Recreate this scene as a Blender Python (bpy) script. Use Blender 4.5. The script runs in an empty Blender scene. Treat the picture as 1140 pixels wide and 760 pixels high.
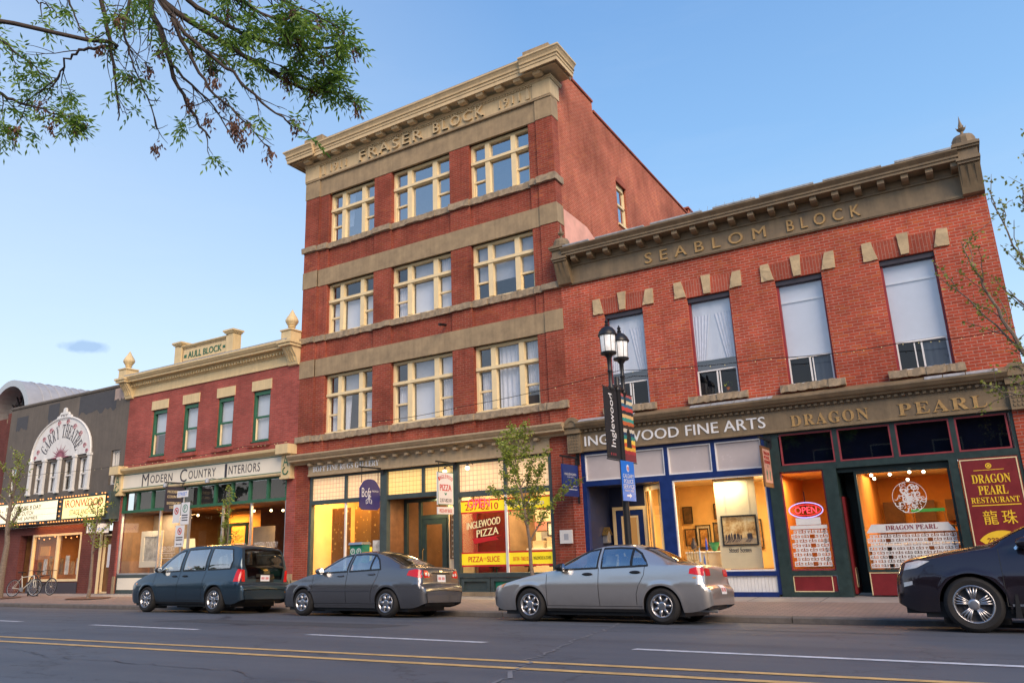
import bpy, bmesh, math, random
from mathutils import Vector, Matrix
rnd = random.Random(11)
SC = bpy.context.scene
COL = SC.collection
PI = math.pi
R = math.radians

# ------------------------------------------------------------------ materials
def _nt(name):
    m = bpy.data.materials.new(name); m.use_nodes = True
    nt = m.node_tree; nt.nodes.clear()
    out = nt.nodes.new('ShaderNodeOutputMaterial')
    return m, nt, out
def N(nt, t, **kw):
    n = nt.nodes.new(t)
    for k, v in kw.items():
        if k in n.inputs.keys(): n.inputs[k].default_value = v
        else: setattr(n, k, v)
    return n
def c4(c): return (c[0], c[1], c[2], 1.0)
def mixc(nt, fac, a, b, mode='MIX'):
    n = nt.nodes.new('ShaderNodeMix'); n.data_type = 'RGBA'; n.blend_type = mode
    for sock, v in ((n.inputs[0], fac), (n.inputs[6], a), (n.inputs[7], b)):
        if hasattr(v, 'links'): nt.links.new(v, sock)
        else: sock.default_value = v if isinstance(v, (int, float)) else c4(v)
    return n.outputs[2]
def noise(nt, vec, scale, detail=5, rough=.6):
    n = N(nt, 'ShaderNodeTexNoise', Scale=scale, Detail=detail, Roughness=rough)
    nt.links.new(vec, n.inputs['Vector']); return n.outputs['Fac']
def ramp(nt, fac, stops):
    n = nt.nodes.new('ShaderNodeValToRGB'); e = n.color_ramp.elements
    while len(e) < len(stops): e.new(0.5)
    for i, (p, c) in enumerate(stops):
        e[i].position = p; e[i].color = c4(c) if not isinstance(c, (int, float)) else (c, c, c, 1)
    nt.links.new(fac, n.inputs['Fac']); return n.outputs['Color']
def bumpn(nt, h, strength, dist=.01):
    b = N(nt, 'ShaderNodeBump', Strength=strength, Distance=dist)
    nt.links.new(h, b.inputs['Height']); return b.outputs['Normal']
def mat(name, col, rough=.6, metal=0., var=.18, vs=5., bump=.0, bs=60., coat=0., spec=.5, em=None, es=0., streak=0.):
    m, nt, out = _nt(name)
    p = nt.nodes.new('ShaderNodeBsdfPrincipled')
    tc = nt.nodes.new('ShaderNodeTexCoord').outputs['Object']
    a = [max(0, c*(1-var)) for c in col]; b = [min(1, c*(1+var*.7)) for c in col]
    f = ramp(nt, noise(nt, tc, vs, 6, .65), [(.3, 0.), (.7, 1.)])
    colr = mixc(nt, f, a, b)
    if streak:
        mp = N(nt, 'ShaderNodeMapping'); mp.inputs['Scale'].default_value = (5, 5, .35)
        nt.links.new(tc, mp.inputs['Vector'])
        s = ramp(nt, noise(nt, mp.outputs[0], 1.6, 6, .7), [(.42, 0.), (.75, streak)])
        colr = mixc(nt, s, colr, [c*.35 for c in col])
    nt.links.new(colr, p.inputs['Base Color'])
    rr = N(nt, 'ShaderNodeMapRange'); rr.inputs['To Min'].default_value = max(.02, rough*.85); rr.inputs['To Max'].default_value = min(1, rough*1.15)
    nt.links.new(f, rr.inputs['Value']); nt.links.new(rr.outputs[0], p.inputs['Roughness'])
    p.inputs['Metallic'].default_value = metal
    p.inputs['Coat Weight'].default_value = coat; p.inputs['Coat Roughness'].default_value = .06
    p.inputs['Specular IOR Level'].default_value = spec
    if em: p.inputs['Emission Color'].default_value = c4(em); p.inputs['Emission Strength'].default_value = es
    if bump: nt.links.new(bumpn(nt, noise(nt, tc, bs, 4), bump), p.inputs['Normal'])
    nt.links.new(p.outputs[0], out.inputs[0]); return m
def emit(name, col, s):
    m, nt, out = _nt(name); e = N(nt, 'ShaderNodeEmission', Strength=s); e.inputs['Color'].default_value = c4(col)
    nt.links.new(e.outputs[0], out.inputs[0]); return m
def brick(name, c1, c2, mortar, odd, bw=.225, rh=.072, ms=.009, soldier=False, stain=.5, rub=.25):
    """brick wall: u = X+Y runs along either wall of a square corner, v = Z"""
    m, nt, out = _nt(name); L = nt.links
    p = nt.nodes.new('ShaderNodeBsdfPrincipled')
    tc = nt.nodes.new('ShaderNodeTexCoord').outputs['Object']
    sx = nt.nodes.new('ShaderNodeSeparateXYZ'); L.new(tc, sx.inputs[0])
    ad = N(nt, 'ShaderNodeMath', operation='ADD'); L.new(sx.outputs[0], ad.inputs[0]); L.new(sx.outputs[1], ad.inputs[1])
    cb = nt.nodes.new('ShaderNodeCombineXYZ')
    if soldier: L.new(sx.outputs[2], cb.inputs[0]); L.new(ad.outputs[0], cb.inputs[1])
    else: L.new(ad.outputs[0], cb.inputs[0]); L.new(sx.outputs[2], cb.inputs[1])
    b = N(nt, 'ShaderNodeTexBrick', offset=.5, squash=1.0)
    for k, v in (('Scale', 1.), ('Mortar Size', ms), ('Mortar Smooth', .25), ('Bias', -.1), ('Brick Width', bw), ('Row Height', rh)): b.inputs[k].default_value = v
    b.inputs['Color1'].default_value = c4(c1); b.inputs['Color2'].default_value = c4(c2); b.inputs['Mortar'].default_value = c4(mortar)
    # wobble the courses slightly
    nz = N(nt, 'ShaderNodeTexNoise', Scale=3., Detail=3.); L.new(cb.outputs[0], nz.inputs['Vector'])
    wob = N(nt, 'ShaderNodeVectorMath', operation='SCALE'); wob.inputs['Scale'].default_value = .012; L.new(nz.outputs['Color'], wob.inputs[0])
    av = N(nt, 'ShaderNodeVectorMath', operation='ADD'); L.new(cb.outputs[0], av.inputs[0]); L.new(wob.outputs[0], av.inputs[1])
    L.new(av.outputs[0], b.inputs['Vector'])
    # patches of odd coloured bricks: second brick texture with the same bond, randomised
    b2 = N(nt, 'ShaderNodeTexBrick', offset=.5, squash=1.0)
    for k, v in (('Scale', 1.), ('Mortar Size', ms), ('Mortar Smooth', .25), ('Bias', -.25), ('Brick Width', bw), ('Row Height', rh)): b2.inputs[k].default_value = v
    b2.inputs['Color1'].default_value = (0, 0, 0, 1); b2.inputs['Color2'].default_value = (1, 1, 1, 1); b2.inputs['Mortar'].default_value = (0, 0, 0, 1)
    L.new(av.outputs[0], b2.inputs['Vector'])
    pa = noise(nt, cb.outputs[0], .55, 4, .6)
    om = N(nt, 'ShaderNodeMath', operation='MULTIPLY'); L.new(ramp(nt, b2.outputs['Color'], [(.35, 0.), (.8, 1.)]), om.inputs[0]); L.new(ramp(nt, pa, [(.35, .1), (.65, 1.)]), om.inputs[1])
    col = mixc(nt, om.outputs[0], b.outputs['Color'], odd)
    # weather: soot, efflorescence, vertical streaks
    st = ramp(nt, noise(nt, cb.outputs[0], .9, 8, .7), [(.38, 0.), (.72, stain)])
    col = mixc(nt, st, col, [c*.42 for c in c1])
    ef = ramp(nt, noise(nt, cb.outputs[0], 2.3, 9, .75), [(.56, 0.), (.8, rub)])
    col = mixc(nt, ef, col, mortar)
    # slow drift of tone over the whole wall and rain streaks below ledges
    col = mixc(nt, 1.0, col, ramp(nt, noise(nt, cb.outputs[0], .38, 5, .65), [(.3, .60), (.72, 1.28)]), 'MULTIPLY')
    smp = N(nt, 'ShaderNodeMapping'); smp.inputs['Scale'].default_value = (2.6, .22, 1); L.new(cb.outputs[0], smp.inputs['Vector'])
    col = mixc(nt, ramp(nt, noise(nt, smp.outputs[0], 1.5, 6, .7), [(.52, 0.), (.78, stain*.9)]), col, [c*.38 for c in c2])
    fine = ramp(nt, noise(nt, cb.outputs[0], 34, 3, .6), [(.2, .72), (.8, 1.22)])
    col = mixc(nt, 1.0, col, fine, 'MULTIPLY')
    L.new(col, p.inputs['Base Color']); p.inputs['Roughness'].default_value = .88; p.inputs['Specular IOR Level'].default_value = .25
    inv = N(nt, 'ShaderNodeMath', operation='MULTIPLY_ADD'); inv.inputs[1].default_value = -1.; L.new(b.outputs['Fac'], inv.inputs[0])
    L.new(noise(nt, cb.outputs[0], 45, 3), inv.inputs[2])
    L.new(bumpn(nt, inv.outputs[0], .55, .008), p.inputs['Normal'])
    L.new(p.outputs[0], out.inputs[0]); return m
def glass(name, tint=(.9, .95, .95), refl=.12, rough=.015, k=1.0):
    m, nt, out = _nt(name); L = nt.links; m['sheet'] = 1
    t = nt.nodes.new('ShaderNodeBsdfTransparent'); t.inputs[0].default_value = c4(tint)
    g = nt.nodes.new('ShaderNodeBsdfGlossy'); g.inputs['Roughness'].default_value = rough; g.inputs['Color'].default_value = (.95, .97, 1, 1)
    tc = nt.nodes.new('ShaderNodeTexCoord').outputs['Object']
    L.new(bumpn(nt, noise(nt, tc, 1.1, 1), .025, .02), g.inputs['Normal'])
    lw = N(nt, 'ShaderNodeLayerWeight', Blend=.5); f = N(nt, 'ShaderNodeMath', operation='POWER'); f.inputs[1].default_value = 4.; L.new(lw.outputs['Facing'], f.inputs[0])
    a = N(nt, 'ShaderNodeMath', operation='MULTIPLY_ADD', use_clamp=True); a.inputs[1].default_value = k; a.inputs[2].default_value = refl
    L.new(f.outputs[0], a.inputs[0])
    mx = nt.nodes.new('ShaderNodeMixShader'); L.new(a.outputs[0], mx.inputs[0]); L.new(t.outputs[0], mx.inputs[1]); L.new(g.outputs[0], mx.inputs[2])
    L.new(mx.outputs[0], out.inputs[0]); return m
def leafm(name, c1, c2, trans=.35):
    m, nt, out = _nt(name); L = nt.links
    tc = nt.nodes.new('ShaderNodeTexCoord').outputs['Object']
    f = ramp(nt, noise(nt, tc, 6, 3), [(.3, 0.), (.7, 1.)])
    col = mixc(nt, f, c1, c2)
    d = nt.nodes.new('ShaderNodeBsdfPrincipled'); d.inputs['Roughness'].default_value = .5; L.new(col, d.inputs['Base Color'])
    t = nt.nodes.new('ShaderNodeBsdfTranslucent'); L.new(col, t.inputs[0])
    mx = nt.nodes.new('ShaderNodeMixShader'); mx.inputs[0].default_value = trans
    L.new(d.outputs[0], mx.inputs[1]); L.new(t.outputs[0], mx.inputs[2]); L.new(mx.outputs[0], out.inputs[0]); return m

# ------------------------------------------------------------------ objects
BASE = {}          # world base of each object's root
def tag(o, label=None, cat=None, group=None, kind=None):
    if label: o['label'] = label
    if cat: o['category'] = cat
    if group: o['group'] = group
    if kind: o['kind'] = kind
    return o
def thing(name, label, cat, loc=(0, 0, 0), group=None, kind=None, parent=None):
    o = bpy.data.objects.new(name, None); COL.objects.link(o); o.location = loc
    o.empty_display_size = .2
    BASE[o] = Vector(loc); return tag(o, label, cat, group, kind)
class MB:
    def __init__(s): s.v = []; s.f = []
    def add(s, vs, fs):
        n = len(s.v); s.v += [tuple(v) for v in vs]; s.f += [tuple(i+n for i in f) for f in fs]; return s
    def box(s, x0, x1, y0, y1, z0, z1):
        return s.add([(x0,y0,z0),(x1,y0,z0),(x1,y1,z0),(x0,y1,z0),(x0,y0,z1),(x1,y0,z1),(x1,y1,z1),(x0,y1,z1)],
            [(0,3,2,1),(4,5,6,7),(0,1,5,4),(1,2,6,5),(2,3,7,6),(3,0,4,7)])
    def cbox(s, x0, x1, y0, y1, z0, z1, b=.01):
        """box with chamfered vertical and horizontal front edges"""
        return s.prof([(y1,z0),(y0+b,z0),(y0,z0+b),(y0,z1-b),(y0+b,z1),(y1,z1)], x0, x1)
    def quad(s, a, b, c, d): return s.add([a,b,c,d], [(0,1,2,3)])
    def prism(s, pts, y0, y1):      # polygon in XZ extruded along Y
        n = len(pts)
        return s.add([(x,y0,z) for x,z in pts]+[(x,y1,z) for x,z in pts],
            [tuple(range(n)), tuple(range(2*n-1,n-1,-1))]+[(i,i+n,(i+1)%n+n,(i+1)%n) for i in range(n)])
    def prismx(s, pts, x0, x1):     # polygon in YZ extruded along X
        n = len(pts)
        return s.add([(x0,y,z) for y,z in pts]+[(x1,y,z) for y,z in pts],
            [tuple(range(n)), tuple(range(2*n-1,n-1,-1))]+[(i,(i+1)%n,(i+1)%n+n,i+n) for i in range(n)])
    prof = prismx
    def sweep(s, path, prof):
        """closed profile (outward offset, z) swept along an open plan path; outward = to the right of travel"""
        P = [Vector(p) for p in path]; n = len(P); rings = []
        for i in range(n):
            d0 = (P[i]-P[i-1]).normalized() if i else (P[1]-P[0]).normalized()
            d1 = (P[i+1]-P[i]).normalized() if i < n-1 else d0
            n0 = Vector((d0.y,-d0.x)); n1 = Vector((d1.y,-d1.x)); mm = (n0+n1)
            mm = mm/ max(.2, mm.dot(n0))
            rings.append([(P[i].x+mm.x*o, P[i].y+mm.y*o, z) for o, z in prof])
        k = len(prof); vs = [v for r_ in rings for v in r_]; fs = []
        for i in range(n-1):
            for j in range(k): fs.append((i*k+j, i*k+(j+1)%k, (i+1)*k+(j+1)%k, (i+1)*k+j))
        fs.append(tuple(range(k))[::-1]); fs.append(tuple((n-1)*k+j for j in range(k)))
        return s.add(vs, fs)
    def tube(s, pts, rad, n=6, cap=True):
        P = [Vector(p) for p in pts]; m = len(P)
        if not hasattr(rad, '__len__'): rad = [rad]*m
        up = Vector((.31,.17,.93)); vs = []; fs = []
        for i in range(m):
            d = (P[min(i+1,m-1)]-P[max(i-1,0)])
            d = d.normalized() if d.length > 1e-9 else Vector((0,0,1))
            a = d.cross(up)
            if a.length < .05: a = d.cross(Vector((1,0,0)))
            a.normalize(); b = d.cross(a); up = b.cross(d) if False else up
            for k in range(n):
                t = 2*PI*k/n; vs.append(P[i]+(a*math.cos(t)+b*math.sin(t))*rad[i])
        for i in range(m-1):
            for k in range(n): fs.append((i*n+k, i*n+(k+1)%n, (i+1)*n+(k+1)%n, (i+1)*n+k))
        if cap: fs.append(tuple(range(n))[::-1]); fs.append(tuple((m-1)*n+k for k in range(n)))
        return s.add(vs, fs)
    def lathe(s, c, prof, n=16, axis='z', a0=0, a1=2*PI):
        vs = []; fs = []; full = abs(a1-a0-2*PI) < 1e-6; cnt = n if full else n+1
        for r, h in prof:
            for k in range(cnt):
                t = a0+(a1-a0)*k/n; u, w = r*math.cos(t), r*math.sin(t)
                vs.append((c[0]+u, c[1]+w, c[2]+h) if axis == 'z' else (c[0]+u, c[1]+h, c[2]+w) if axis == 'y' else (c[0]+h, c[1]+u, c[2]+w))
        for i in range(len(prof)-1):
            for k in range(n):
                k2 = (k+1) % cnt
                fs.append((i*cnt+k, i*cnt+k2, (i+1)*cnt+k2, (i+1)*cnt+k))
        return s.add(vs, fs)
    def ball(s, c, r, n=8, m=6, sz=1.):
        return s.lathe(c, [(r*math.sin(PI*i/m)+1e-5, -r*sz*math.cos(PI*i/m)) for i in range(m+1)], n)
    def build(s, name, m, parent=None, smooth=False, **kw):
        b = BASE.get(parent, Vector((0,0,0)))
        me = bpy.data.meshes.new(name); me.from_pydata([Vector(v)-b for v in s.v], [], s.f)
        me.materials.append(m)
        if smooth:
            me.polygons.foreach_set('use_smooth', [True]*len(me.polygons))
        me.validate(); me.update()
        bm = bmesh.new(); bm.from_mesh(me)
        if smooth: bmesh.ops.remove_doubles(bm, verts=bm.verts, dist=1e-5)
        if not m.get('sheet'): bmesh.ops.recalc_face_normals(bm, faces=bm.faces)      # glass keeps the side it was drawn with
        if smooth is True and len(bm.verts) < 60000:
            for e in bm.edges:
                if len(e.link_faces) == 2 and e.calc_face_angle(0) > .7: e.smooth = False
        bm.to_mesh(me); bm.free()
        o = bpy.data.objects.new(name, me); COL.objects.link(o)
        if parent: o.parent = parent
        BASE[o] = b; return tag(o, **kw) if kw else o
def _each(s, name, m, parent=None, **kw):
    """one object for every loose piece"""
    par = list(range(len(s.v)))
    def fd(i):
        while par[i] != i: par[i] = par[par[i]]; i = par[i]
        return i
    for f in s.f:
        for k in f[1:]: par[fd(k)] = fd(f[0])
    G = {}
    for f in s.f: G.setdefault(fd(f[0]), []).append(f)
    for fs in G.values():
        b = MB(); ids = sorted({k for f in fs for k in f}); mp = {k: i for i, k in enumerate(ids)}
        b.v = [s.v[k] for k in ids]; b.f = [tuple(mp[k] for k in f) for f in fs]; b.build(name, m, parent, **kw)
MB.each = _each
def wall(mb, x0, x1, z0, z1, ops, y, depth):
    """front face on plane y with openings (ax, bx, az, bz), each with reveals going back depth"""
    xs = sorted({x0, x1, *[o[0] for o in ops], *[o[1] for o in ops]}); zs = sorted({z0, z1, *[o[2] for o in ops], *[o[3] for o in ops]})
    xs = [x for x in xs if x0 <= x <= x1]; zs = [z for z in zs if z0 <= z <= z1]
    for i in range(len(xs)-1):
        for j in range(len(zs)-1):
            cx, cz = (xs[i]+xs[i+1])/2, (zs[j]+zs[j+1])/2
            if any(o[0] < cx < o[1] and o[2] < cz < o[3] for o in ops): continue
            mb.quad((xs[i],y,zs[j]),(xs[i+1],y,zs[j]),(xs[i+1],y,zs[j+1]),(xs[i],y,zs[j+1]))
    for a, b, c, d in ops:
        e = y+depth
        mb.quad((a,y,c),(a,e,c),(a,e,d),(a,y,d)); mb.quad((b,y,c),(b,y,d),(b,e,d),(b,e,c))
        mb.quad((a,y,d),(a,e,d),(b,e,d),(b,y,d)); mb.quad((a,y,c),(b,y,c),(b,e,c),(a,e,c))
    return mb
def frame(mb, x0, x1, z0, z1, w, y0, y1):
    mb.box(x0,x0+w,y0,y1,z0,z1); mb.box(x1-w,x1,y0,y1,z0,z1)
    mb.box(x0+w,x1-w,y0,y1,z1-w,z1); mb.box(x0+w,x1-w,y0,y1,z0,z0+w); return mb
def roughen(o, amt, cuts=0, seed=1):
    """chip a stone so that its edges are not machine straight"""
    r = random.Random(seed); bm = bmesh.new(); bm.from_mesh(o.data)
    if cuts:
        bmesh.ops.subdivide_edges(bm, edges=[e for e in bm.edges if e.calc_length() > .25], cuts=cuts, use_grid_fill=True)
    for v in bm.verts: v.co += Vector((r.uniform(-amt,amt)*.3, r.uniform(-amt,amt), r.uniform(-amt,amt)))
    bm.to_mesh(o.data); bm.free(); return o
SERIF = {**{chr(65+i): chr(0x1D400+i) for i in range(26)}, **{chr(97+i): chr(0x1D41A+i) for i in range(26)}, **{chr(48+i): chr(0x1D7CE+i) for i in range(10)}}
_tcache = {}
def glyphs(s, bold=0., space=1.):
    """(verts 2D, faces) of a line of lettering, unit box"""
    key = (s, bold, space)
    if key in _tcache: return _tcache[key]
    cu = bpy.data.curves.new('lettering', 'FONT'); cu.body = s; cu.size = 1; cu.resolution_u = 3; cu.offset = bold; cu.space_character = space
    cu.fill_mode = 'FRONT'
    o = bpy.data.objects.new('lettering', cu); COL.objects.link(o)
    me = bpy.data.meshes.new_from_object(o.evaluated_get(bpy.context.evaluated_depsgraph_get()))
    vs = [(v.co.x, v.co.y) for v in me.vertices]; fs = [tuple(p.vertices) for p in me.polygons]
    bpy.data.objects.remove(o); bpy.data.curves.remove(cu); bpy.data.meshes.remove(me)
    if vs:
        ax, bx = min(v[0] for v in vs), max(v[0] for v in vs); az, bz = min(v[1] for v in vs), max(v[1] for v in vs)
        vs = [((v[0]-ax)/(bx-ax or 1), (v[1]-az)/(bz-az or 1)) for v in vs]
    _tcache[key] = (vs, fs); return vs, fs
def letters(mb, s, o, U, V, n, depth=0., serif=False, bold=0., space=1.):
    """lettering filling the parallelogram o, o+U, o+V, raised along n"""
    if serif: s = ''.join(SERIF.get(ch, ch) for ch in s)
    if bold > 0 and len(s) < 30:      # heavier strokes: the line laid down three times, a hair apart
        Un, Vn = Vector(U), Vector(V); h = Vn.length; n_ = Vector(n); e = Un.normalized()*h*bold*.9
        for q, (d, lift) in enumerate(((-1,0),(1,.0012),(0,.0024))): letters(mb, s, Vector(o)+e*d+n_*lift, Un*1., Vn, n, depth, False, 0., space)
        return mb
    vs, fs = glyphs(s, bold, space); o, U, V, n = Vector(o), Vector(U), Vector(V), Vector(n)
    top = [o+U*a+V*b+n*(depth if depth > .004 else 0) for a, b in vs]
    if depth <= .004: return mb.add(top, fs)
    bot = [o+U*a+V*b for a, b in vs]; k = len(vs); cnt = {}
    for f in fs:
        for i in range(len(f)):
            e = (f[i], f[(i+1) % len(f)]); cnt[e] = 1
    side = [(a, b, b+k, a+k) for a, b in cnt if (b, a) not in cnt]
    return mb.add(top+bot, list(fs)+side)
def text(parent, name, s, x0, x1, z0, z1, y, m, depth=.004, **kw):
    """lettering on a wall that faces -Y, its back on plane y"""
    mb = letters(MB(), s, (x0, y, z0), (x1-x0, 0, 0), (0, 0, z1-z0), (0, -1, 0), depth, **kw)
    if depth <= .004: mb.v = [(v[0], v[1]-depth, v[2]) for v in mb.v]
    return mb.build(name, m, parent)
def textx(parent, name, s, y0, y1, z0, z1, x, m, vertical=False, **kw):
    """lettering on a plate that faces +X"""
    if vertical: mb = letters(MB(), s, (x, y1, z0), (0, 0, z1-z0), (0, y0-y1, 0), (1, 0, 0), 0, **kw)
    else: mb = letters(MB(), s, (x, y0, z0), (0, y1-y0, 0), (0, 0, z1-z0), (1, 0, 0), 0, **kw)
    return mb.build(name, m, parent)
# boughs of the overhanging ash: centre line, radius, twigs, leafiness
ASH_BOUGHS = [
  ([(-5.13, -15.63, 6.29), (-5.05, -15.52, 5.81), (-4.92, -15.42, 5.39), (-4.86, -15.27, 4.98), (-4.74, -15.08, 4.66)], 0.03, 12, 0.3),
  ([(-5.51, -15.78, 6.27), (-5.48, -15.67, 5.9), (-5.52, -15.52, 5.58), (-5.55, -15.44, 5.29), (-5.58, -15.36, 4.97)], 0.022, 7, 0.3),
  ([(-5.52, -15.52, 5.59), (-5.71, -15.61, 5.57), (-5.89, -15.65, 5.52), (-6.11, -15.64, 5.39), (-6.4, -15.76, 5.19)], 0.014, 10, 0.75),
  ([(-6.72, -16.21, 5.56), (-6.61, -15.97, 5.4), (-6.5, -15.8, 5.28), (-6.26, -15.68, 5.17), (-6.09, -15.47, 5.08)], 0.02, 14, 0.9),
  ([(-6.54, -16.2, 5.84), (-6.33, -16.0, 5.67), (-6.23, -15.81, 5.52), (-6.04, -15.67, 5.31)], 0.012, 10, 0.8),
  ([(-6.81, -16.0, 5.28), (-6.68, -15.76, 5.14), (-6.6, -15.64, 4.97)], 0.01, 4, 0.2),
  ([(-4.89, -15.76, 5.99), (-4.79, -15.58, 5.65), (-4.53, -15.29, 5.4), (-4.21, -14.97, 5.13), (-3.99, -14.75, 5.0), (-3.74, -14.55, 4.99)], 0.026, 18, 0.8),
  ([(-4.75, -15.59, 6.04), (-4.66, -15.43, 5.69), (-4.32, -15.07, 5.44), (-4.02, -14.83, 5.37), (-3.78, -14.68, 5.37)], 0.022, 18, 0.9),
  ([(-4.42, -15.47, 5.97), (-4.29, -15.27, 5.64), (-4.06, -15.04, 5.52), (-3.76, -14.85, 5.48)], 0.016, 16, 0.95),
  ([(-4.6, -15.77, 5.67), (-4.52, -15.61, 5.31), (-4.29, -15.33, 5.0), (-4.12, -15.03, 4.74), (-4.02, -14.85, 4.67)], 0.018, 10, 0.22),
  ([(-4.52, -15.63, 5.33), (-4.5, -15.4, 4.99), (-4.38, -15.19, 4.75), (-4.22, -14.92, 4.48)], 0.012, 6, 0.1),
  ([(-4.89, -15.51, 5.49), (-4.88, -15.39, 5.23), (-4.74, -15.14, 4.99), (-4.66, -14.9, 4.67)], 0.012, 8, 0.15),
  ([(-5.15, -15.63, 5.61), (-5.17, -15.55, 5.34), (-5.15, -15.42, 5.07), (-5.21, -15.24, 4.82)], 0.01, 7, 0.25),
  ([(-5.84, -15.89, 6.27), (-5.77, -15.78, 5.96), (-5.74, -15.67, 5.75), (-5.67, -15.58, 5.6)], 0.012, 7, 0.25),
  ([(-6.18, -16.08, 6.29), (-6.05, -15.9, 6.01), (-6.03, -15.83, 6.0), (-5.94, -15.74, 5.88)], 0.008, 5, 0.2),
  ([(-4.02, -15.44, 5.71), (-3.92, -15.26, 5.52), (-3.71, -15.09, 5.41), (-3.57, -14.84, 5.32)], 0.014, 14, 0.95),
  ([(-4.21, -14.97, 5.13), (-4.08, -14.82, 5.13), (-3.89, -14.7, 5.04), (-3.75, -14.65, 5.13)], 0.009, 9, 0.9),
  ([(-4.75, -15.42, 5.41), (-4.65, -15.19, 5.34), (-4.41, -15.04, 5.32), (-4.25, -14.81, 5.28)], 0.01, 9, 0.6),
]
CLOUD_DIR = (-0.8400, 0.4870, 0.2396)   # where the small dark cloud stands in the sky
# ------------------------------------------------------------------ camera, sky, sun
cam = bpy.data.cameras.new('camera'); co = bpy.data.objects.new('camera', cam); COL.objects.link(co)
yaw, pit, rol = R(30.4174), R(14.8575), R(-2.1481)
fw = Vector((-math.sin(yaw)*math.cos(pit), math.cos(yaw)*math.cos(pit), math.sin(pit)))
rt = fw.cross(Vector((0,0,1))).normalized(); up = rt.cross(fw)
r2 = rt*math.cos(rol)+up*math.sin(rol); u2 = up*math.cos(rol)-rt*math.sin(rol)
mw = Matrix((r2, u2, -fw)).transposed().to_4x4(); mw.translation = (0, -18.5, 1.468); co.matrix_world = mw
cam.sensor_width = 36; cam.lens = 832.03/1140*36; cam.clip_end = 4000; cam.clip_start = .05
SC.camera = co
SC.render.resolution_x, SC.render.resolution_y = 1024, 682
SC.view_settings.view_transform = 'Standard'; SC.view_settings.look = 'None'; SC.view_settings.exposure = 0
SC.cycles.max_bounces = 7; SC.cycles.transparent_max_bounces = 12; SC.cycles.diffuse_bounces = 3
SC.cycles.sample_clamp_indirect = 4.0; SC.cycles.use_denoising = True
SUN_EL, SUN_AZ = R(34), R(128)      # low evening sun behind the camera's right shoulder (azimuth from +Y, clockwise)
w = bpy.data.worlds.new('World'); SC.world = w; w.use_nodes = True
nt = w.node_tree; nt.nodes.clear(); L = nt.links
wo = nt.nodes.new('ShaderNodeOutputWorld'); bg = N(nt, 'ShaderNodeBackground', Strength=1.0)
sky = nt.nodes.new('ShaderNodeTexSky'); sky.sky_type = 'NISHITA'; sky.sun_disc = False
sky.sun_elevation = SUN_EL; sky.sun_rotation = SUN_AZ; sky.air_density = 1.0; sky.dust_density = .6; sky.ozone_density = 2.0
gen = nt.nodes.new('ShaderNodeTexCoord').outputs['Generated']
sp = nt.nodes.new('ShaderNodeSeparateXYZ'); L.new(gen, sp.inputs[0])
# evening haze: pale at the horizon, clear blue overhead
hz = ramp(nt, sp.outputs[2], [(.0, (.86,.88,.90)), (.10, (.70,.82,.95)), (.26, (.46,.69,.94)), (.46, (.26,.51,.87)), (.75, (.13,.31,.68)), (1., (.08,.24,.6))])
# paler towards the left end of the street, pink afterglow behind the camera
lx = N(nt, 'ShaderNodeMath', operation='MULTIPLY_ADD', use_clamp=True); lx.inputs[1].default_value = -.75; lx.inputs[2].default_value = -.28; L.new(sp.outputs[0], lx.inputs[0])
hz = mixc(nt, lx.outputs[0], hz, (.82, .86, .92))
back = N(nt, 'ShaderNodeMath', operation='MULTIPLY_ADD', use_clamp=True); back.inputs[1].default_value = -1.5; back.inputs[2].default_value = .0; L.new(sp.outputs[1], back.inputs[0])
low = ramp(nt, sp.outputs[2], [(0., 1.), (.12, .75), (.26, .2), (.5, 0.)])
gl = N(nt, 'ShaderNodeMath', operation='MULTIPLY'); L.new(back.outputs[0], gl.inputs[0]); L.new(low, gl.inputs[1])
hz = mixc(nt, gl.outputs[0], hz, (.84, .68, .56))
# thin streaks of cloud and one small dark cloud low over the left roofs
mp = N(nt, 'ShaderNodeMapping'); mp.inputs['Scale'].default_value = (1.2, 1.2, 7); L.new(gen, mp.inputs['Vector'])
cl = ramp(nt, noise(nt, mp.outputs[0], 2.2, 8, .62), [(.52, 0.), (.85, .07)])
hz = mixc(nt, cl, hz, (.88, .92, .97))
dv = N(nt, 'ShaderNodeVectorMath', operation='SUBTRACT'); L.new(gen, dv.inputs[0]); dv.inputs[1].default_value = CLOUD_DIR
ds = N(nt, 'ShaderNodeVectorMath', operation='MULTIPLY'); L.new(dv.outputs[0], ds.inputs[0]); ds.inputs[1].default_value = (36, 36, 120)
nzc = N(nt, 'ShaderNodeTexNoise', Scale=55., Detail=5.); L.new(gen, nzc.inputs['Vector'])
nsc = N(nt, 'ShaderNodeVectorMath', operation='MULTIPLY_ADD'); L.new(nzc.outputs['Color'], nsc.inputs[0]); nsc.inputs[1].default_value = (1.1, 1.1, 1.1); L.new(ds.outputs[0], nsc.inputs[2])
ln = N(nt, 'ShaderNodeVectorMath', operation='LENGTH'); L.new(nsc.outputs[0], ln.inputs[0])
cf = ramp(nt, ln.outputs['Value'], [(.55, .75), (1., 0.)])
hz = mixc(nt, cf, hz, (.27, .40, .60))
nish = N(nt, 'ShaderNodeVectorMath', operation='SCALE'); nish.inputs['Scale'].default_value = .05; L.new(sky.outputs[0], nish.inputs[0])
hs = N(nt, 'ShaderNodeVectorMath', operation='SCALE'); hs.inputs['Scale'].default_value = .90; L.new(hz, hs.inputs[0])
ad = N(nt, 'ShaderNodeVectorMath', operation='ADD'); L.new(nish.outputs[0], ad.inputs[0]); L.new(hs.outputs[0], ad.inputs[1])
L.new(ad.outputs[0], bg.inputs[0]); L.new(bg.outputs[0], wo.inputs[0])
sl = bpy.data.lights.new('sun', 'SUN'); sl.energy = 3.6; sl.angle = R(36); sl.color = (1., .76, .54)
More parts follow.
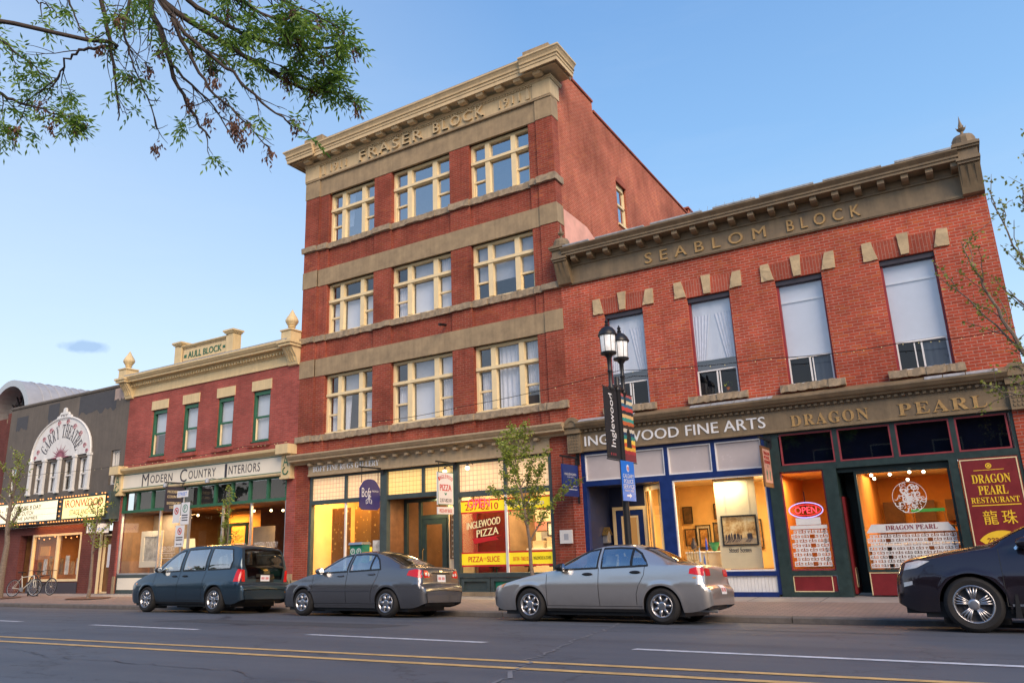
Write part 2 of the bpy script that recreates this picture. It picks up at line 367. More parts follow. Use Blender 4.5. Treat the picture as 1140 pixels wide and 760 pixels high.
so = bpy.data.objects.new('sun', sl); COL.objects.link(so); so.location = (20, -30, 25)
sd = Vector((math.sin(SUN_AZ)*math.cos(SUN_EL), math.cos(SUN_AZ)*math.cos(SUN_EL), math.sin(SUN_EL)))
so.rotation_euler = sd.to_track_quat('Z', 'Y').to_euler()
def lamp(name, loc, power, col=(1,.62,.25), size=.6, kind='AREA', size_y=None, rot=None):
    l = bpy.data.lights.new(name, kind); l.energy = power; l.color = col
    if kind == 'AREA':
        l.size = size
        if size_y: l.shape = 'RECTANGLE'; l.size_y = size_y
    else: l.shadow_soft_size = size
    o = bpy.data.objects.new(name, l); COL.objects.link(o); o.location = loc
    if rot: o.rotation_euler = rot
    return o
M = {}
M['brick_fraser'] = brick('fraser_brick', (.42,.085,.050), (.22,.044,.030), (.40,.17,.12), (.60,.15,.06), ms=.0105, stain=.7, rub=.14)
M['brick_fraser_side_lit'] = brick('fraser_side_brick_lit', (.55,.125,.064), (.34,.072,.040), (.60,.29,.20), (.76,.22,.08), ms=.012, stain=.6, rub=.6)  # lighter than the front brick: side light put into the colour
M['brick_seablom'] = brick('seablom_brick', (.60,.106,.054), (.30,.050,.033), (.56,.27,.21), (.82,.20,.062), ms=.0105, stain=.55, rub=.18)
M['brick_arch'] = brick('arch_brick', (.42,.095,.058), (.34,.07,.045), (.44,.2,.15), (.44,.1,.06), bw=.42, rh=.072, soldier=True, stain=.1, rub=.1)
M['brick_aull'] = brick('aull_brick', (.48,.112,.088), (.31,.066,.053), (.36,.15,.13), (.46,.13,.10), ms=.009, stain=.3, rub=.16)
M['brick_garry'] = brick('garry_brick', (.19,.055,.045), (.14,.04,.034), (.20,.10,.085), (.22,.07,.05), ms=.007, stain=.25, rub=.1)
M['pink_plaster'] = mat('pink_plaster', (.80,.42,.33), .9, var=.2, vs=1.5, bump=.3, bs=25)
M['stone'] = mat('sandstone', (.37,.275,.165), .9, var=.28, vs=2.2, bump=.35, bs=30, streak=.35)
M['stone_rough'] = mat('rock_faced_stone', (.36,.28,.19), .92, var=.4, vs=7, bump=.9, bs=11)
M['stone_pale'] = mat('pale_stone', (.52,.40,.24), .9, var=.22, vs=5, bump=.7, bs=14)
M['cream_stone'] = mat('cream_painted_stone', (.67,.515,.30), .75, var=.14, vs=3, bump=.15, bs=30, streak=.25)
M['cream_paint'] = mat('cream_paint', (.86,.69,.40), .5, var=.07, vs=4, streak=.12)
M['aull_cream'] = mat('yellow_cream_paint', (.74,.58,.32), .6, var=.1, vs=4, streak=.25)
M['sign_cream'] = mat('cream_sign_board', (.86,.80,.66), .5, var=.04, vs=2)
M['brown_paint'] = mat('brown_painted_metal', (.235,.172,.10), .55, var=.25, vs=3, streak=.35)
M['lead'] = mat('weathered_flashing', (.36,.38,.40), .5, var=.45, vs=6)
M['gold'] = mat('gold_letter_paint', (.46,.29,.11), .5, var=.3, vs=14)
M['white_letter'] = mat('white_letter_paint', (.82,.83,.84), .45, var=.05)
M['black_letter'] = mat('black_letter_paint', (.02,.02,.022), .5)
M['charcoal'] = mat('charcoal_letter_paint', (.05,.045,.06), .5)
M['green_trim'] = mat('green_window_paint', (.03,.14,.075), .45, var=.2)
M['dark_green'] = mat('dark_green_paint', (.022,.045,.043), .45, var=.3, vs=6)
M['slate_trim'] = mat('slate_shop_paint', (.06,.085,.085), .45, var=.2)
M['blue_trim'] = mat('blue_shop_paint', (.006,.027,.15), .4, var=.25, vs=6)
M['navy'] = mat('navy_paint', (.012,.022,.075), .5, var=.3)
M['red_panel'] = mat('oxblood_paint', (.20,.012,.016), .5, var=.2, vs=4)
M['red_trim'] = mat('red_trim_paint', (.28,.04,.05), .5, var=.2)
M['cream_line'] = mat('cream_line_paint', (.80,.66,.38), .5, var=.05)
M['white_wood'] = mat('white_painted_wood', (.80,.79,.76), .5, var=.08, vs=8, streak=.15)
M['white_frame'] = mat('white_window_frame', (.82,.82,.82), .4, var=.05)
M['alu'] = mat('pale_aluminium', (.55,.56,.57), .35, metal=.6, var=.1)
M['black_metal'] = mat('black_metal', (.014,.014,.016), .4, var=.2)
M['stucco'] = mat('grey_brown_stucco', (.150,.130,.110), .92, var=.2, vs=1.6, bump=.5, bs=18, streak=.3)
M['patch'] = mat('dark_grey_patch_paint', (.075,.078,.088), .9, var=.2)
M['patch_pale'] = mat('bare_plaster_patch', (.5,.38,.32), .9, var=.2)
M['dark_wall'] = mat('dark_surface', (.045,.04,.04), .9)
M['room_grey'] = mat('upper_room', (.22,.22,.24), .9)
M['blind'] = mat('white_roller_blind', (.74,.76,.80), .8, var=.04)
M['curtain'] = mat('lace_curtain', (.72,.73,.78), .9, var=.12, vs=9)
M['curtain_grey'] = mat('grey_blind', (.42,.45,.50), .8, var=.1)
M['pane'] = glass('window_pane', (.86,.90,.94), .16, .012, .9)
M['pane_sky'] = glass('window_pane_sky', (.90,.93,.97), .15, .012, .9)
M['pane_blue'] = glass('mirror_pane', (.6,.7,.8), .42, .012, 1.3)
M['shop_glass'] = glass('shop_glass', (.96,.97,.96), .025, .01, .8)
M['shop_glass_refl'] = glass('shop_glass_reflecting', (.88,.9,.9), .09, .012, 1.1)
M['transom_dark'] = glass('dark_transom_glass', (.25,.3,.36), .05, .012, .9)
M['frosted'] = mat('frosted_transom', (.52,.47,.47), .25, var=.06, vs=2, spec=.6)
M['ochre_wall'] = mat('ochre_interior', (.84,.57,.25), .85, var=.12, vs=2)
M['cream_wall'] = mat('cream_interior', (.82,.70,.46), .85, var=.1, vs=2)
M['orange_wall'] = mat('orange_interior', (.66,.29,.07), .85, var=.15, vs=2)
M['brown_wall'] = mat('brown_interior', (.26,.15,.08), .85, var=.3, vs=2)
M['wood'] = mat('brown_wood', (.20,.09,.035), .5, var=.4, vs=3, streak=.4)
M['wood_floor'] = mat('wooden_floor', (.22,.12,.06), .45, var=.3)
M['bulb'] = emit('lit_bulb', (1.,.66,.30), 14.)
M['bulb_white'] = emit('lit_white_bulb', (1.,.84,.6), 12.)
M['bulb_small'] = emit('marquee_bulb', (1.,.36,.10), 2.6)
M['string_bulb'] = mat('string_bulb_glass', (.8,.7,.35), .3, em=(1.,.8,.35), es=.08)
M['neon_red'] = emit('red_neon', (1.,.03,.05), 1.6)
M['neon_pink'] = emit('pink_neon', (1.,.06,.09), 2.6)
M['neon_white'] = emit('violet_neon', (.55,.45,1.), 1.5)
M['lit_sign'] = mat('lit_marquee_panel', (.95,.84,.45), .5, em=(1.,.74,.22), es=1.1, var=.03)
M['lit_sign_pale'] = mat('lit_letter_board', (.95,.92,.8), .5, em=(1.,.82,.40), es=.7, var=.03)
M['yellow_vinyl'] = mat('yellow_vinyl', (.90,.68,.02), .5, var=.03, em=(1,.75,.02), es=.38)  # emission in the vinyl mimics shop light shining through
M['red_vinyl'] = mat('red_vinyl', (.58,.015,.02), .5, var=.05, em=(1,.03,.03), es=.10)  # faint glow of its own added, as if backlit by the shop
M['white_vinyl'] = mat('white_vinyl', (.80,.79,.76), .6, var=.05)
M['black_vinyl'] = mat('black_vinyl', (.02,.02,.02), .6)
M['yellow_paint'] = mat('yellow_letter_paint', (.90,.58,.03), .5, var=.05)
M['sign_blue'] = mat('blue_sign_plate', (.006,.030,.19), .4, var=.1)
M['sign_purple'] = mat('indigo_sign_plate', (.035,.035,.17), .35, var=.1)
M['road_blue'] = mat('bright_blue_sign', (.0,.17,.74), .35, var=.04)
M['sign_white'] = mat('white_sign_plate', (.80,.80,.80), .4, var=.04)
M['sign_red'] = mat('red_sign_print', (.62,.03,.03), .45)
M['sign_green'] = mat('green_sign_print', (.01,.22,.13), .45)
M['steel'] = mat('galvanised_steel', (.42,.43,.44), .4, metal=.7, var=.15)
M['bark'] = mat('grey_bark', (.20,.155,.12), .9, var=.4, vs=18, bump=.6, bs=40)
M['bark_dark'] = mat('dark_bark', (.075,.058,.05), .9, var=.4, vs=18, bump=.6, bs=40)
M['leaf'] = leafm('fresh_green_leaves', (.20,.27,.035), (.36,.42,.08))
M['leaf_dark'] = leafm('ash_leaves', (.09,.20,.025), (.30,.46,.07))
M['leaf_right'] = leafm('young_leaves', (.12,.16,.03), (.36,.38,.07))
M['leaf_far'] = leafm('shaded_leaves', (.03,.06,.015), (.06,.10,.02), .2)
M['seed'] = leafm('dry_seed_clusters', (.10,.05,.03), (.22,.11,.07), .2)
M['soil'] = mat('tree_pit_soil', (.16,.085,.055), .95, var=.4, vs=9, bump=.8, bs=30)
M['tyre'] = mat('tyre_rubber', (.012,.012,.013), .8, var=.2)
M['rubber'] = mat('black_rubber_trim', (.012,.012,.013), .45, var=.1)
M['alloy'] = mat('alloy_wheel', (.42,.42,.44), .32, metal=.9, var=.1)
M['alloy_dark'] = mat('shadowed_alloy', (.035,.035,.04), .5, metal=.3)
M['tail_red'] = mat('red_lamp_lens', (.50,.004,.008), .2, var=.2, vs=25, coat=.4, em=(1,.02,.02), es=.10)
M['lens_clear'] = mat('clear_lamp_lens', (.62,.62,.62), .1, var=.25, vs=30, coat=1.)
M['amber'] = mat('amber_lamp_lens', (.7,.25,.03), .15, coat=1.)
M['car_glass'] = glass('car_glass', (.74,.88,.92), .42, .008, 1.1)
M['car_glass_dark'] = glass('tinted_car_glass', (.16,.17,.18), .05, .008, .9)
M['shop_tan'] = mat('tan_shop_cornice', (.46,.35,.215), .7, var=.15, vs=3, streak=.35)
M['seat'] = mat('grey_car_seat', (.22,.22,.225), .9)
M['chrome'] = mat('chrome', (.75,.75,.76), .12, metal=1., var=.05)
M['brass'] = mat('brass', (.62,.42,.16), .3, metal=.9)
# road: dark blue-grey asphalt with tyre polish, patches and cracks
m, nt, out = _nt('asphalt'); L = nt.links
p = nt.nodes.new('ShaderNodeBsdfPrincipled'); tc = nt.nodes.new('ShaderNodeTexCoord').outputs['Object']
mpx = N(nt, 'ShaderNodeMapping'); mpx.inputs['Scale'].default_value = (.06, .9, 1); L.new(tc, mpx.inputs['Vector'])
lanes = ramp(nt, noise(nt, mpx.outputs[0], 1.4, 4), [(.3, 0.), (.7, 1.)])
colr = mixc(nt, lanes, (.052,.064,.084), (.094,.110,.134))
colr = mixc(nt, ramp(nt, noise(nt, tc, 1.1, 7, .7), [(.35, 0.), (.7, .5)]), colr, (.125,.125,.13))
colr = mixc(nt, ramp(nt, noise(nt, tc, 160, 2), [(.55, 0.), (.75, .55)]), colr, (.15,.15,.16))
vo = N(nt, 'ShaderNodeTexVoronoi', feature='DISTANCE_TO_EDGE', Scale=.22)
wv = N(nt, 'ShaderNodeTexNoise', Scale=.8, Detail=8., Roughness=.7); L.new(tc, wv.inputs['Vector'])
wa = N(nt, 'ShaderNodeVectorMath', operation='MULTIPLY_ADD'); wa.inputs[1].default_value = (2.2, 2.2, 0); L.new(wv.outputs['Color'], wa.inputs[0]); L.new(tc, wa.inputs[2])
L.new(wa.outputs[0], vo.inputs['Vector'])
crk = ramp(nt, vo.outputs['Distance'], [(.0, .8), (.0045, 0.)])
colr = mixc(nt, crk, colr, (.016,.016,.02))
L.new(colr, p.inputs['Base Color']); p.inputs['Roughness'].default_value = .62; p.inputs['Specular IOR Level'].default_value = .45
L.new(bumpn(nt, noise(nt, tc, 120, 3), .5, .006), p.inputs['Normal']); L.new(p.outputs[0], out.inputs[0]); M['asphalt'] = m
# pavement: pinkish brick-paved strip in front of the shops, concrete slabs by the kerb
m, nt, out = _nt('pavement'); L = nt.links
p = nt.nodes.new('ShaderNodeBsdfPrincipled'); tc = nt.nodes.new('ShaderNodeTexCoord').outputs['Object']
bb = N(nt, 'ShaderNodeTexBrick', offset=.5)
for k, v in (('Scale', 1.), ('Mortar Size', .008), ('Brick Width', .22), ('Row Height', .11)): bb.inputs[k].default_value = v
bb.inputs['Color1'].default_value = (.30,.215,.19,1); bb.inputs['Color2'].default_value = (.25,.185,.165,1); bb.inputs['Mortar'].default_value = (.12,.10,.09,1)
L.new(tc, bb.inputs['Vector'])
sb = N(nt, 'ShaderNodeTexBrick', offset=0.)
for k, v in (('Scale', 1.), ('Mortar Size', .012), ('Brick Width', 1.5), ('Row Height', 1.5)): sb.inputs[k].default_value = v
sb.inputs['Color1'].default_value = (.36,.33,.31,1); sb.inputs['Color2'].default_value = (.32,.295,.28,1); sb.inputs['Mortar'].default_value = (.10,.09,.085,1)
L.new(tc, sb.inputs['Vector'])
sx = nt.nodes.new('ShaderNodeSeparateXYZ'); L.new(tc, sx.inputs[0])
sel = ramp(nt, sx.outputs[1], [(.0, 0.), (.001, 1.)])   # (set below by a map range on Y)
mr = N(nt, 'ShaderNodeMapRange'); mr.inputs['From Min'].default_value = -1.16; mr.inputs['From Max'].default_value = -1.15; L.new(sx.outputs[1], mr.inputs['Value'])
colr = mixc(nt, mr.outputs[0], bb.outputs['Color'], sb.outputs['Color'])
colr = mixc(nt, ramp(nt, noise(nt, tc, 1.3, 8, .7), [(.35, 0.), (.75, .6)]), colr, (.13,.11,.10))
colr = mixc(nt, ramp(nt, noise(nt, tc, 60, 3), [(.5, 0.), (.8, .35)]), colr, (.32,.28,.26))
L.new(colr, p.inputs['Base Color']); p.inputs['Roughness'].default_value = .8
L.new(bumpn(nt, noise(nt, tc, 70, 3), .3, .005), p.inputs['Normal']); L.new(p.outputs[0], out.inputs[0]); M['pavement'] = m
M['kerb'] = mat('kerb_concrete', (.15,.135,.125), .85, var=.35, vs=4, bump=.4, bs=30, streak=.3)
M['road_white'] = mat('worn_white_road_paint', (.58,.59,.62), .7, var=.4, vs=9)
M['road_faint'] = mat('faded_road_paint', (.14,.145,.16), .7, var=.5, vs=9)
M['road_yellow'] = mat('worn_yellow_road_paint', (.64,.40,.15), .7, var=.35, vs=7)
M['earth'] = mat('far_ground', (.10,.095,.085), .95, var=.3, vs=.05)
# prism glass transoms whose own emission mimics light from the shop behind
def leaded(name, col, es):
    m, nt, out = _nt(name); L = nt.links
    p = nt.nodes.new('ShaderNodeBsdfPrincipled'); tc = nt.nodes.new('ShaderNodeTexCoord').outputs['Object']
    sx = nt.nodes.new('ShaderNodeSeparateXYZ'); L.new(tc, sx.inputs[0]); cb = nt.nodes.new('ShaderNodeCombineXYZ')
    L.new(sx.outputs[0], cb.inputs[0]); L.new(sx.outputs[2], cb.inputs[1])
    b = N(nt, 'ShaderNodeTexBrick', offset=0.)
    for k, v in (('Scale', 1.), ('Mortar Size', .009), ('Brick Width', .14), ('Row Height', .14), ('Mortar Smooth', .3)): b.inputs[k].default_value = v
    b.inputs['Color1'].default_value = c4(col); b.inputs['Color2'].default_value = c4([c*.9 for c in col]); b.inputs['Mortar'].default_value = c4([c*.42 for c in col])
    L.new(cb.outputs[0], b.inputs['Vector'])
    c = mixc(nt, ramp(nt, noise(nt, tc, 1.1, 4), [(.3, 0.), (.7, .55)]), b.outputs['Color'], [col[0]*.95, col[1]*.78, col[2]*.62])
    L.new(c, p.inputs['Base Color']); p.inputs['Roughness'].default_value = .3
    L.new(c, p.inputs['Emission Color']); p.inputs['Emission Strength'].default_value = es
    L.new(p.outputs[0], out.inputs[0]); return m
M['leaded'] = leaded('glowing_leaded_glass', (.95,.66,.38), .62)
M['leaded_bright'] = leaded('glowing_leaded_glass_amber', (.98,.66,.24), .75)
# ------------------------------------------------------------------ ground
KY, KZ, GZ, SL = -4.0, -.02, -.12, .07      # kerb line, kerb top, gutter, cross fall of the road
def road_z(y): return GZ + SL*min(max(KY-y, 0), 13.2)
MB().quad((-900,-900,-.6),(900,-900,-.6),(900,900,-.6),(-900,900,-.6)).build('ground', M['earth'], kind='structure')
mb = MB(); ys = [KY-.0]+[KY-.6*i for i in range(1, 23)]+[-60]
for a, b in zip(ys, ys[1:]): mb.quad((-120,a,road_z(a)),(80,a,road_z(a)),(80,b,road_z(b)),(-120,b,road_z(b)))
mb.build('road', M['asphalt'], smooth=False, kind='structure')
MB().quad((-120,.6,0),(80,.6,0),(80,KY+.18,KZ),(-120,KY+.18,KZ)).build('pavement', M['pavement'], kind='structure')
mb = MB(); x = -120.
while x < 80:
    mb.prismx([(KY,GZ-.1),(KY,KZ-.02),(KY+.025,KZ+.002),(KY+.18,KZ+.004),(KY+.18,GZ-.1)], x, x+2.985); x += 3
mb.build('kerb', M['kerb'], kind='structure')
def paint(mb, x0, y0, x1, y1, w, lift=.004, seg=10):
    for i in range(seg):
        a, b = i/seg, (i+1)/seg
        p, q = (x0+(x1-x0)*a, y0+(y1-y0)*a), (x0+(x1-x0)*b, y0+(y1-y0)*b)
        mb.quad((p[0],p[1]-w/2,road_z(p[1]-w/2)+lift),(q[0],q[1]-w/2,road_z(q[1]-w/2)+lift),(q[0],q[1]+w/2,road_z(q[1]+w/2)+lift),(p[0],p[1]+w/2,road_z(p[1]+w/2)+lift))
    return mb
mb = MB()
for k in (0, 1): paint(mb, -30, -14.33-.50*k, 10, -12.01-.50*k, .135, .004, 40)
mb.build('road_markings', M['road_yellow'], kind='structure')
mb = MB()
for x0 in (-33.6,-28.4,-23.2,-18.2,-12.95,-7.75,-3.1,2.1,7.3):
    x1 = x0+2.85 if x0 != -3.1 else x0+3.4
    paint(mb, x0, -11.15-.034*max(x0,-20), x1, -11.15-.034*max(x1,-20), .16)
mb.build('road_markings', M['road_white'], kind='structure')
mb = MB()
for a, b in ((-14.2,-10.2),(-6.8,-1.0),(-24,-20.4)): paint(mb, a, -6.75, b, -6.8, .09)
mb.build('road_markings', M['road_faint'], kind='structure')
# ------------------------------------------------------------------ the other side of the street (seen only in the glass)
def far_block(label, x0, x1, z1, m, y=-31.):
    t = thing('brick_building', label, 'building', ((x0+x1)/2, y, road_z(-20)), 'low shops across the street'); zb = road_z(-20)
    MB().box(x0, x1, y-12, y, zb, z1).build('wall', m, t); MB().box(x0-.2, x1+.2, y-12, y+.25, z1+.01, z1+.35).build('cornice', M['brown_paint'], t)
    k = max(2, int((x1-x0)/3.2))
    for i in range(k):
        a = x0+(x1-x0)*(i+.15)/k; b = x0+(x1-x0)*(i+.85)/k
        w_ = frame(MB(), a, b, zb+.5, zb+2.9, .1, y+.02, y+.10).build('shop_window', M['slate_trim'], t); MB().quad((a+.1,y+.05,zb+.6),(b-.1,y+.05,zb+.6),(b-.1,y+.05,zb+2.8),(a+.1,y+.05,zb+2.8)).build('pane', M['black_vinyl'], w_)
        if z1 > 6: w_ = frame(MB(), a+.4, b-.4, zb+4., zb+5.4, .08, y+.02, y+.08).build('window', M['cream_paint'], t); MB().quad((a+.48,y+.05,zb+4.1),(b-.48,y+.05,zb+4.1),(b-.48,y+.05,zb+5.3),(a+.48,y+.05,zb+5.3)).build('pane', M['black_vinyl'], w_)
    return t
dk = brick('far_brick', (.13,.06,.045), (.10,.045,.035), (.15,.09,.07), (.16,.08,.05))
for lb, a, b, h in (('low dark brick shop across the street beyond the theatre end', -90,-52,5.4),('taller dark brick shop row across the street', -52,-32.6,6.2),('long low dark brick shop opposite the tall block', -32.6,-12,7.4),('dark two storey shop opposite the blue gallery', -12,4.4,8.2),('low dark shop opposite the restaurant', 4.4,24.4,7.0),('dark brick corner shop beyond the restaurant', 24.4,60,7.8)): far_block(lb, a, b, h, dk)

def crack(pts, w, name, m, seed):
    r = random.Random(seed); P = []
    for a, b in zip(pts, pts[1:]):
        n = max(2, int(math.hypot(b[0]-a[0], b[1]-a[1])/.12))
        for i in range(n): t = i/n; P.append((a[0]+(b[0]-a[0])*t+r.gauss(0,.03), a[1]+(b[1]-a[1])*t+r.gauss(0,.03)))
    mb = MB()
    for a, b in zip(P, P[1:]):
        d = math.hypot(b[0]-a[0], b[1]-a[1]) or 1; k = w*r.uniform(.4,1.2)/2; nx, ny = -(b[1]-a[1])/d*k, (b[0]-a[0])/d*k
        mb.quad(*[(x, y, road_z(y)+.0055) for x, y in ((a[0]-nx,a[1]-ny),(b[0]-nx,b[1]-ny),(b[0]+nx,b[1]+ny),(a[0]+nx,a[1]+ny))])
    mb.build(name, m, kind='structure')
crack([(-6.6,-4.1),(-5.76,-5.2),(-4.95,-7.5),(-4.25,-10.0),(-3.4,-12.6),(-2.79,-14.1),(-2.2,-16)], .03, 'road_crack', mat('sealed_crack', (.20,.20,.21), .8), 1)
crack([(-9.6,-14.0),(-8.0,-14.3),(-7.05,-14.53),(-6.18,-14.5),(-5.44,-14.5),(-4.75,-14.47),(-4.37,-14.72),(-3.3,-14.65),(-1.5,-14.9)], .014, 'road_crack', M['charcoal'], 2)



M['patch_dark'] = mat('darker_asphalt_patch', (.060,.064,.072), .75, var=.25, vs=4, bump=.4, bs=90); M['gutter'] = mat('gutter_grime', (.045,.043,.042), .9, var=.5, vs=5)
def slab(x0, x1, y0, y1, lift, name, m, seed):
    r = random.Random(seed); n = 8; mb = MB(); e = lambda: r.uniform(-.04,.04)
    top = [(x0+(x1-x0)*i/n, y1+e()) for i in range(n+1)]; bot = [(x0+(x1-x0)*i/n, y0+e()) for i in range(n+1)]
    for i in range(n): mb.quad(*[(x, y, road_z(y)+lift) for x, y in (bot[i], bot[i+1], top[i+1], top[i])])
    mb.build(name, m, kind='structure')
slab(-13.5,-8.2,-9.2,-8.1,.0025,'road_patch',M['patch_dark'],1); slab(-24,-18,-11.9,-11.0,.0025,'road_patch',M['patch_dark'],3)
for x in range(-60, 40, 8): slab(x, x+8, -4.42, -4.005, .002, 'road_gutter', M['gutter'], x)
# ------------------------------------------------------------------ helpers for shops
def room(parent, x0, x1, y0, y1, z0, z1, wm, fm='wood_floor', cm='cream_wall'):
    MB().quad((x0,y1,z0),(x1,y1,z0),(x1,y1,z1),(x0,y1,z1)).quad((x0,y0,z0),(x0,y1,z0),(x0,y1,z1),(x0,y0,z1)).quad((x1,y0,z0),(x1,y0,z1),(x1,y1,z1),(x1,y1,z0)).build('interior_wall', M[wm], parent)
    MB().quad((x0,y0,z0),(x1,y0,z0),(x1,y1,z0),(x0,y1,z0)).build('interior_floor', M[fm], parent)
    MB().quad((x0,y0,z1),(x0,y1,z1),(x1,y1,z1),(x1,y0,z1)).build('interior_ceiling', M[cm], parent)
def pane(parent, x0, x1, z0, z1, y, m):
    return MB().quad((x0,y,z0),(x1,y,z0),(x1,y,z1),(x0,y,z1)).build('pane', M[m], parent)
def curtain(mb, x0, x1, z0, z1, y, folds=6, amp=.03, taper=0.):
    n = folds*6; 
    for i in range(n):
        def P(k, z): 
            t = k/n; x = x0+(x1-x0)*t
            if taper and z < z1: x = x0+(x1-x0)*t*(1-taper)
            return (x, y+amp*math.sin(t*folds*2*PI), z)
        mb.quad(P(i,z0),P(i+1,z0),P(i+1,z1),P(i,z1))
    return mb
def downlight(parent, x, y, z, m='bulb_white', r=.045): MB().ball((x,y,z), r).build('light_bulb', M[m], parent)
# ------------------------------------------------------------------ four storey red brick block
FL, FR = -19.65, -9.143
fb = thing('brick_building', 'tall four storey red brick block with heavy tan cornice and 1911 carved in its frieze', 'building', (-14.4, 0, 0))
cols = [(-18.5,-16.32),(-15.54,-13.06),(-12.28,-10.02)]
rows = [(5.17,7.24),(8.69,10.57),(12.15,14.12)]
# recessed spandrel wall with the window openings
mb = MB(); wall(mb, -18.95, -9.6, 4.4, 14.12, [(a,b,c,d) for a,b in cols for c,d in rows], .12, .22); mb.build('front_wall', M['brick_fraser'], fb)
mb = MB()
for a, b in ((-16.32,-15.54),(-13.06,-12.28)):
    for c, d in ((4.4,7.24),(7.86,10.57),(11.2,14.12)): mb.box(a,b,.05,.13,c,d)
for a, b in ((-18.95,-18.5),(-10.02,-9.72)): mb.box(a,b,.05,.13,4.4,14.12)
mb.each('pier', M['brick_fraser'], fb)
mb = MB()
mb.box(FL,-18.95,0,.13,4.4,14.12); mb.box(-9.72,FR,0,.4,4.4,14.12)
mb.each('corner_pilaster', M['brick_fraser'], fb)
# side walls, stepped parapet towards the back
mb = MB()
prof = [(.4,4.0),(22,4.0),(22,15.95),(15.0,15.95),(15.0,16.28),(13.9,16.28),(13.9,15.9),(3.24,15.9),(3.24,16.26),(.4,16.26)]
def side(x0, x1, win):
    m_ = MB()
    m_.prismx(prof, x0, x1); return m_
# right side wall built from cells so that it carries a real window opening
mb = MB(); sy0, sy1, sz0, sz1 = 4.95, 5.85, 12.3, 14.0
ys_ = [.4, 3.24, sy0, sy1, 13.9, 15.0, 22]; zs_ = [4.0, sz0, sz1, 15.9]
for a, b in zip(ys_, ys_[1:]):
    for c, d in zip(zs_, zs_[1:]):
        if a == sy0 and c == sz0: continue
        mb.quad((FR,a,c),(FR,b,c),(FR,b,d),(FR,a,d))
mb.quad((FR,.4,15.9),(FR,3.24,15.9),(FR,3.24,16.26),(FR,.4,16.26)); mb.quad((FR,13.9,15.9),(FR,15,15.9),(FR,15,16.28),(FR,13.9,16.28))
e = FR-.2
mb.quad((FR,sy0,sz0),(e,sy0,sz0),(e,sy0,sz1),(FR,sy0,sz1)).quad((FR,sy1,sz0),(FR,sy1,sz1),(e,sy1,sz1),(e,sy1,sz0)).quad((FR,sy0,sz1),(e,sy0,sz1),(e,sy1,sz1),(FR,sy1,sz1)).quad((FR,sy0,sz0),(FR,sy1,sz0),(e,sy1,sz0),(e,sy0,sz0))
mb.build('side_wall', M['brick_fraser_side_lit'], fb)
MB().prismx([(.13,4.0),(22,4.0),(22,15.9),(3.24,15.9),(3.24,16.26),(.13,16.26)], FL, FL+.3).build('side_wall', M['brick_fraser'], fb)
mb = MB(); mb.box(FR-.32,FR+.05,.4,3.24,16.262,16.34); mb.box(FR-.32,FR+.05,3.26,13.9,15.902,15.98); mb.box(FR-.32,FR+.05,13.88,15.03,16.282,16.36); mb.box(FR-.32,FR+.05,15.03,22,15.95,16.02)
mb.box(FL-.03,FL+.32,.4,22,16.262,16.34)
mb.build('parapet_coping', M['brick_fraser'], fb)
MB().quad((FL,.2,15.4),(FR,.2,15.4),(FR,22,15.4),(FL,22,15.4)).quad((FL,22,4),(FR,22,4),(FR,22,15.9),(FL,22,15.9)).build('flat_roof', M['dark_wall'], fb)
# rendered patch where an older neighbour once stood
mb = MB(); mb.prismx([(.45,8.6),(6.2,8.6),(4.6,10.2),(2.1,11.12),(.45,11.14)], FR+.003, FR+.012); mb.build('plaster_patch', M['pink_plaster'], fb)
# side window
fr = MB(); fr.box(FR-.16,FR-.08,sy0,sy0+.07,sz0,sz1); fr.box(FR-.16,FR-.08,sy1-.07,sy1,sz0,sz1); fr.box(FR-.16,FR-.08,sy0,sy1,sz1-.22,sz1); fr.box(FR-.16,FR-.08,sy0,sy1,13.1,13.18); fr.box(FR-.1,FR+.06,sy0-.06,sy1+.06,sz0-.08,sz0-.002)
wn = fr.build('window', M['cream_paint'], fb); MB().quad((FR-.13,sy0,sz0),(FR-.13,sy1,sz0),(FR-.13,sy1,sz1),(FR-.13,sy0,sz1)).build('pane', M['pane_blue'], wn)
MB().prismx([(sy0-.02,sz1-.05),(sy1+.02,sz1-.05),(sy1-.12,sz1+.16),((sy0+sy1)/2,sz1+.22),(sy0+.12,sz1+.16)], FR+.004, FR+.03).build('window_arch', M['brick_arch'], wn)
# stone bands and sills: they step out over piers and corner pilasters
for c, d in ((7.24,7.86),(10.57,11.2),(14.12,14.86)):
    mb = MB(); mb.box(-18.95,-9.72,.03,.2,c,d); mb.box(FL-.015,-18.95,-.02,.2,c,d); mb.box(-9.72,FR+.015,-.02,.42,c,d)
    mb.build('stone_band', M['stone'], fb)
    if d > 14: continue
mb = MB(); mb.box(FL-.03,FR+.03,-.05,.21,14.80,14.86); mb.build('stone_ledge', M['stone'], fb)
for k, (c, d) in enumerate(((4.97,5.17),(8.49,8.69),(11.95,12.15))):
    mb = MB()
    xs = [(FL-.05,-18.98,-.1),(-18.98,-18.5,-.05),(-18.5,-16.32,.02),(-16.32,-15.54,-.05),(-15.54,-13.06,.02),(-13.06,-12.28,-.05),(-12.28,-10.02,.02),(-10.02,-9.74,-.05),(-9.74,FR+.06,-.1)]
    for a, b, y in xs:
        n = max(1, int((b-a)/.5)); 
        for i in range(n): mb.box(a+(b-a)*i/n, a+(b-a)*(i+1)/n, y+rnd.uniform(-.015,.015), .3 if b < -9.2 else .45, c+rnd.uniform(-.012,.012), d)
    o = roughen(mb.build('stone_sill', M['stone_rough'], fb), .018, 3, k)
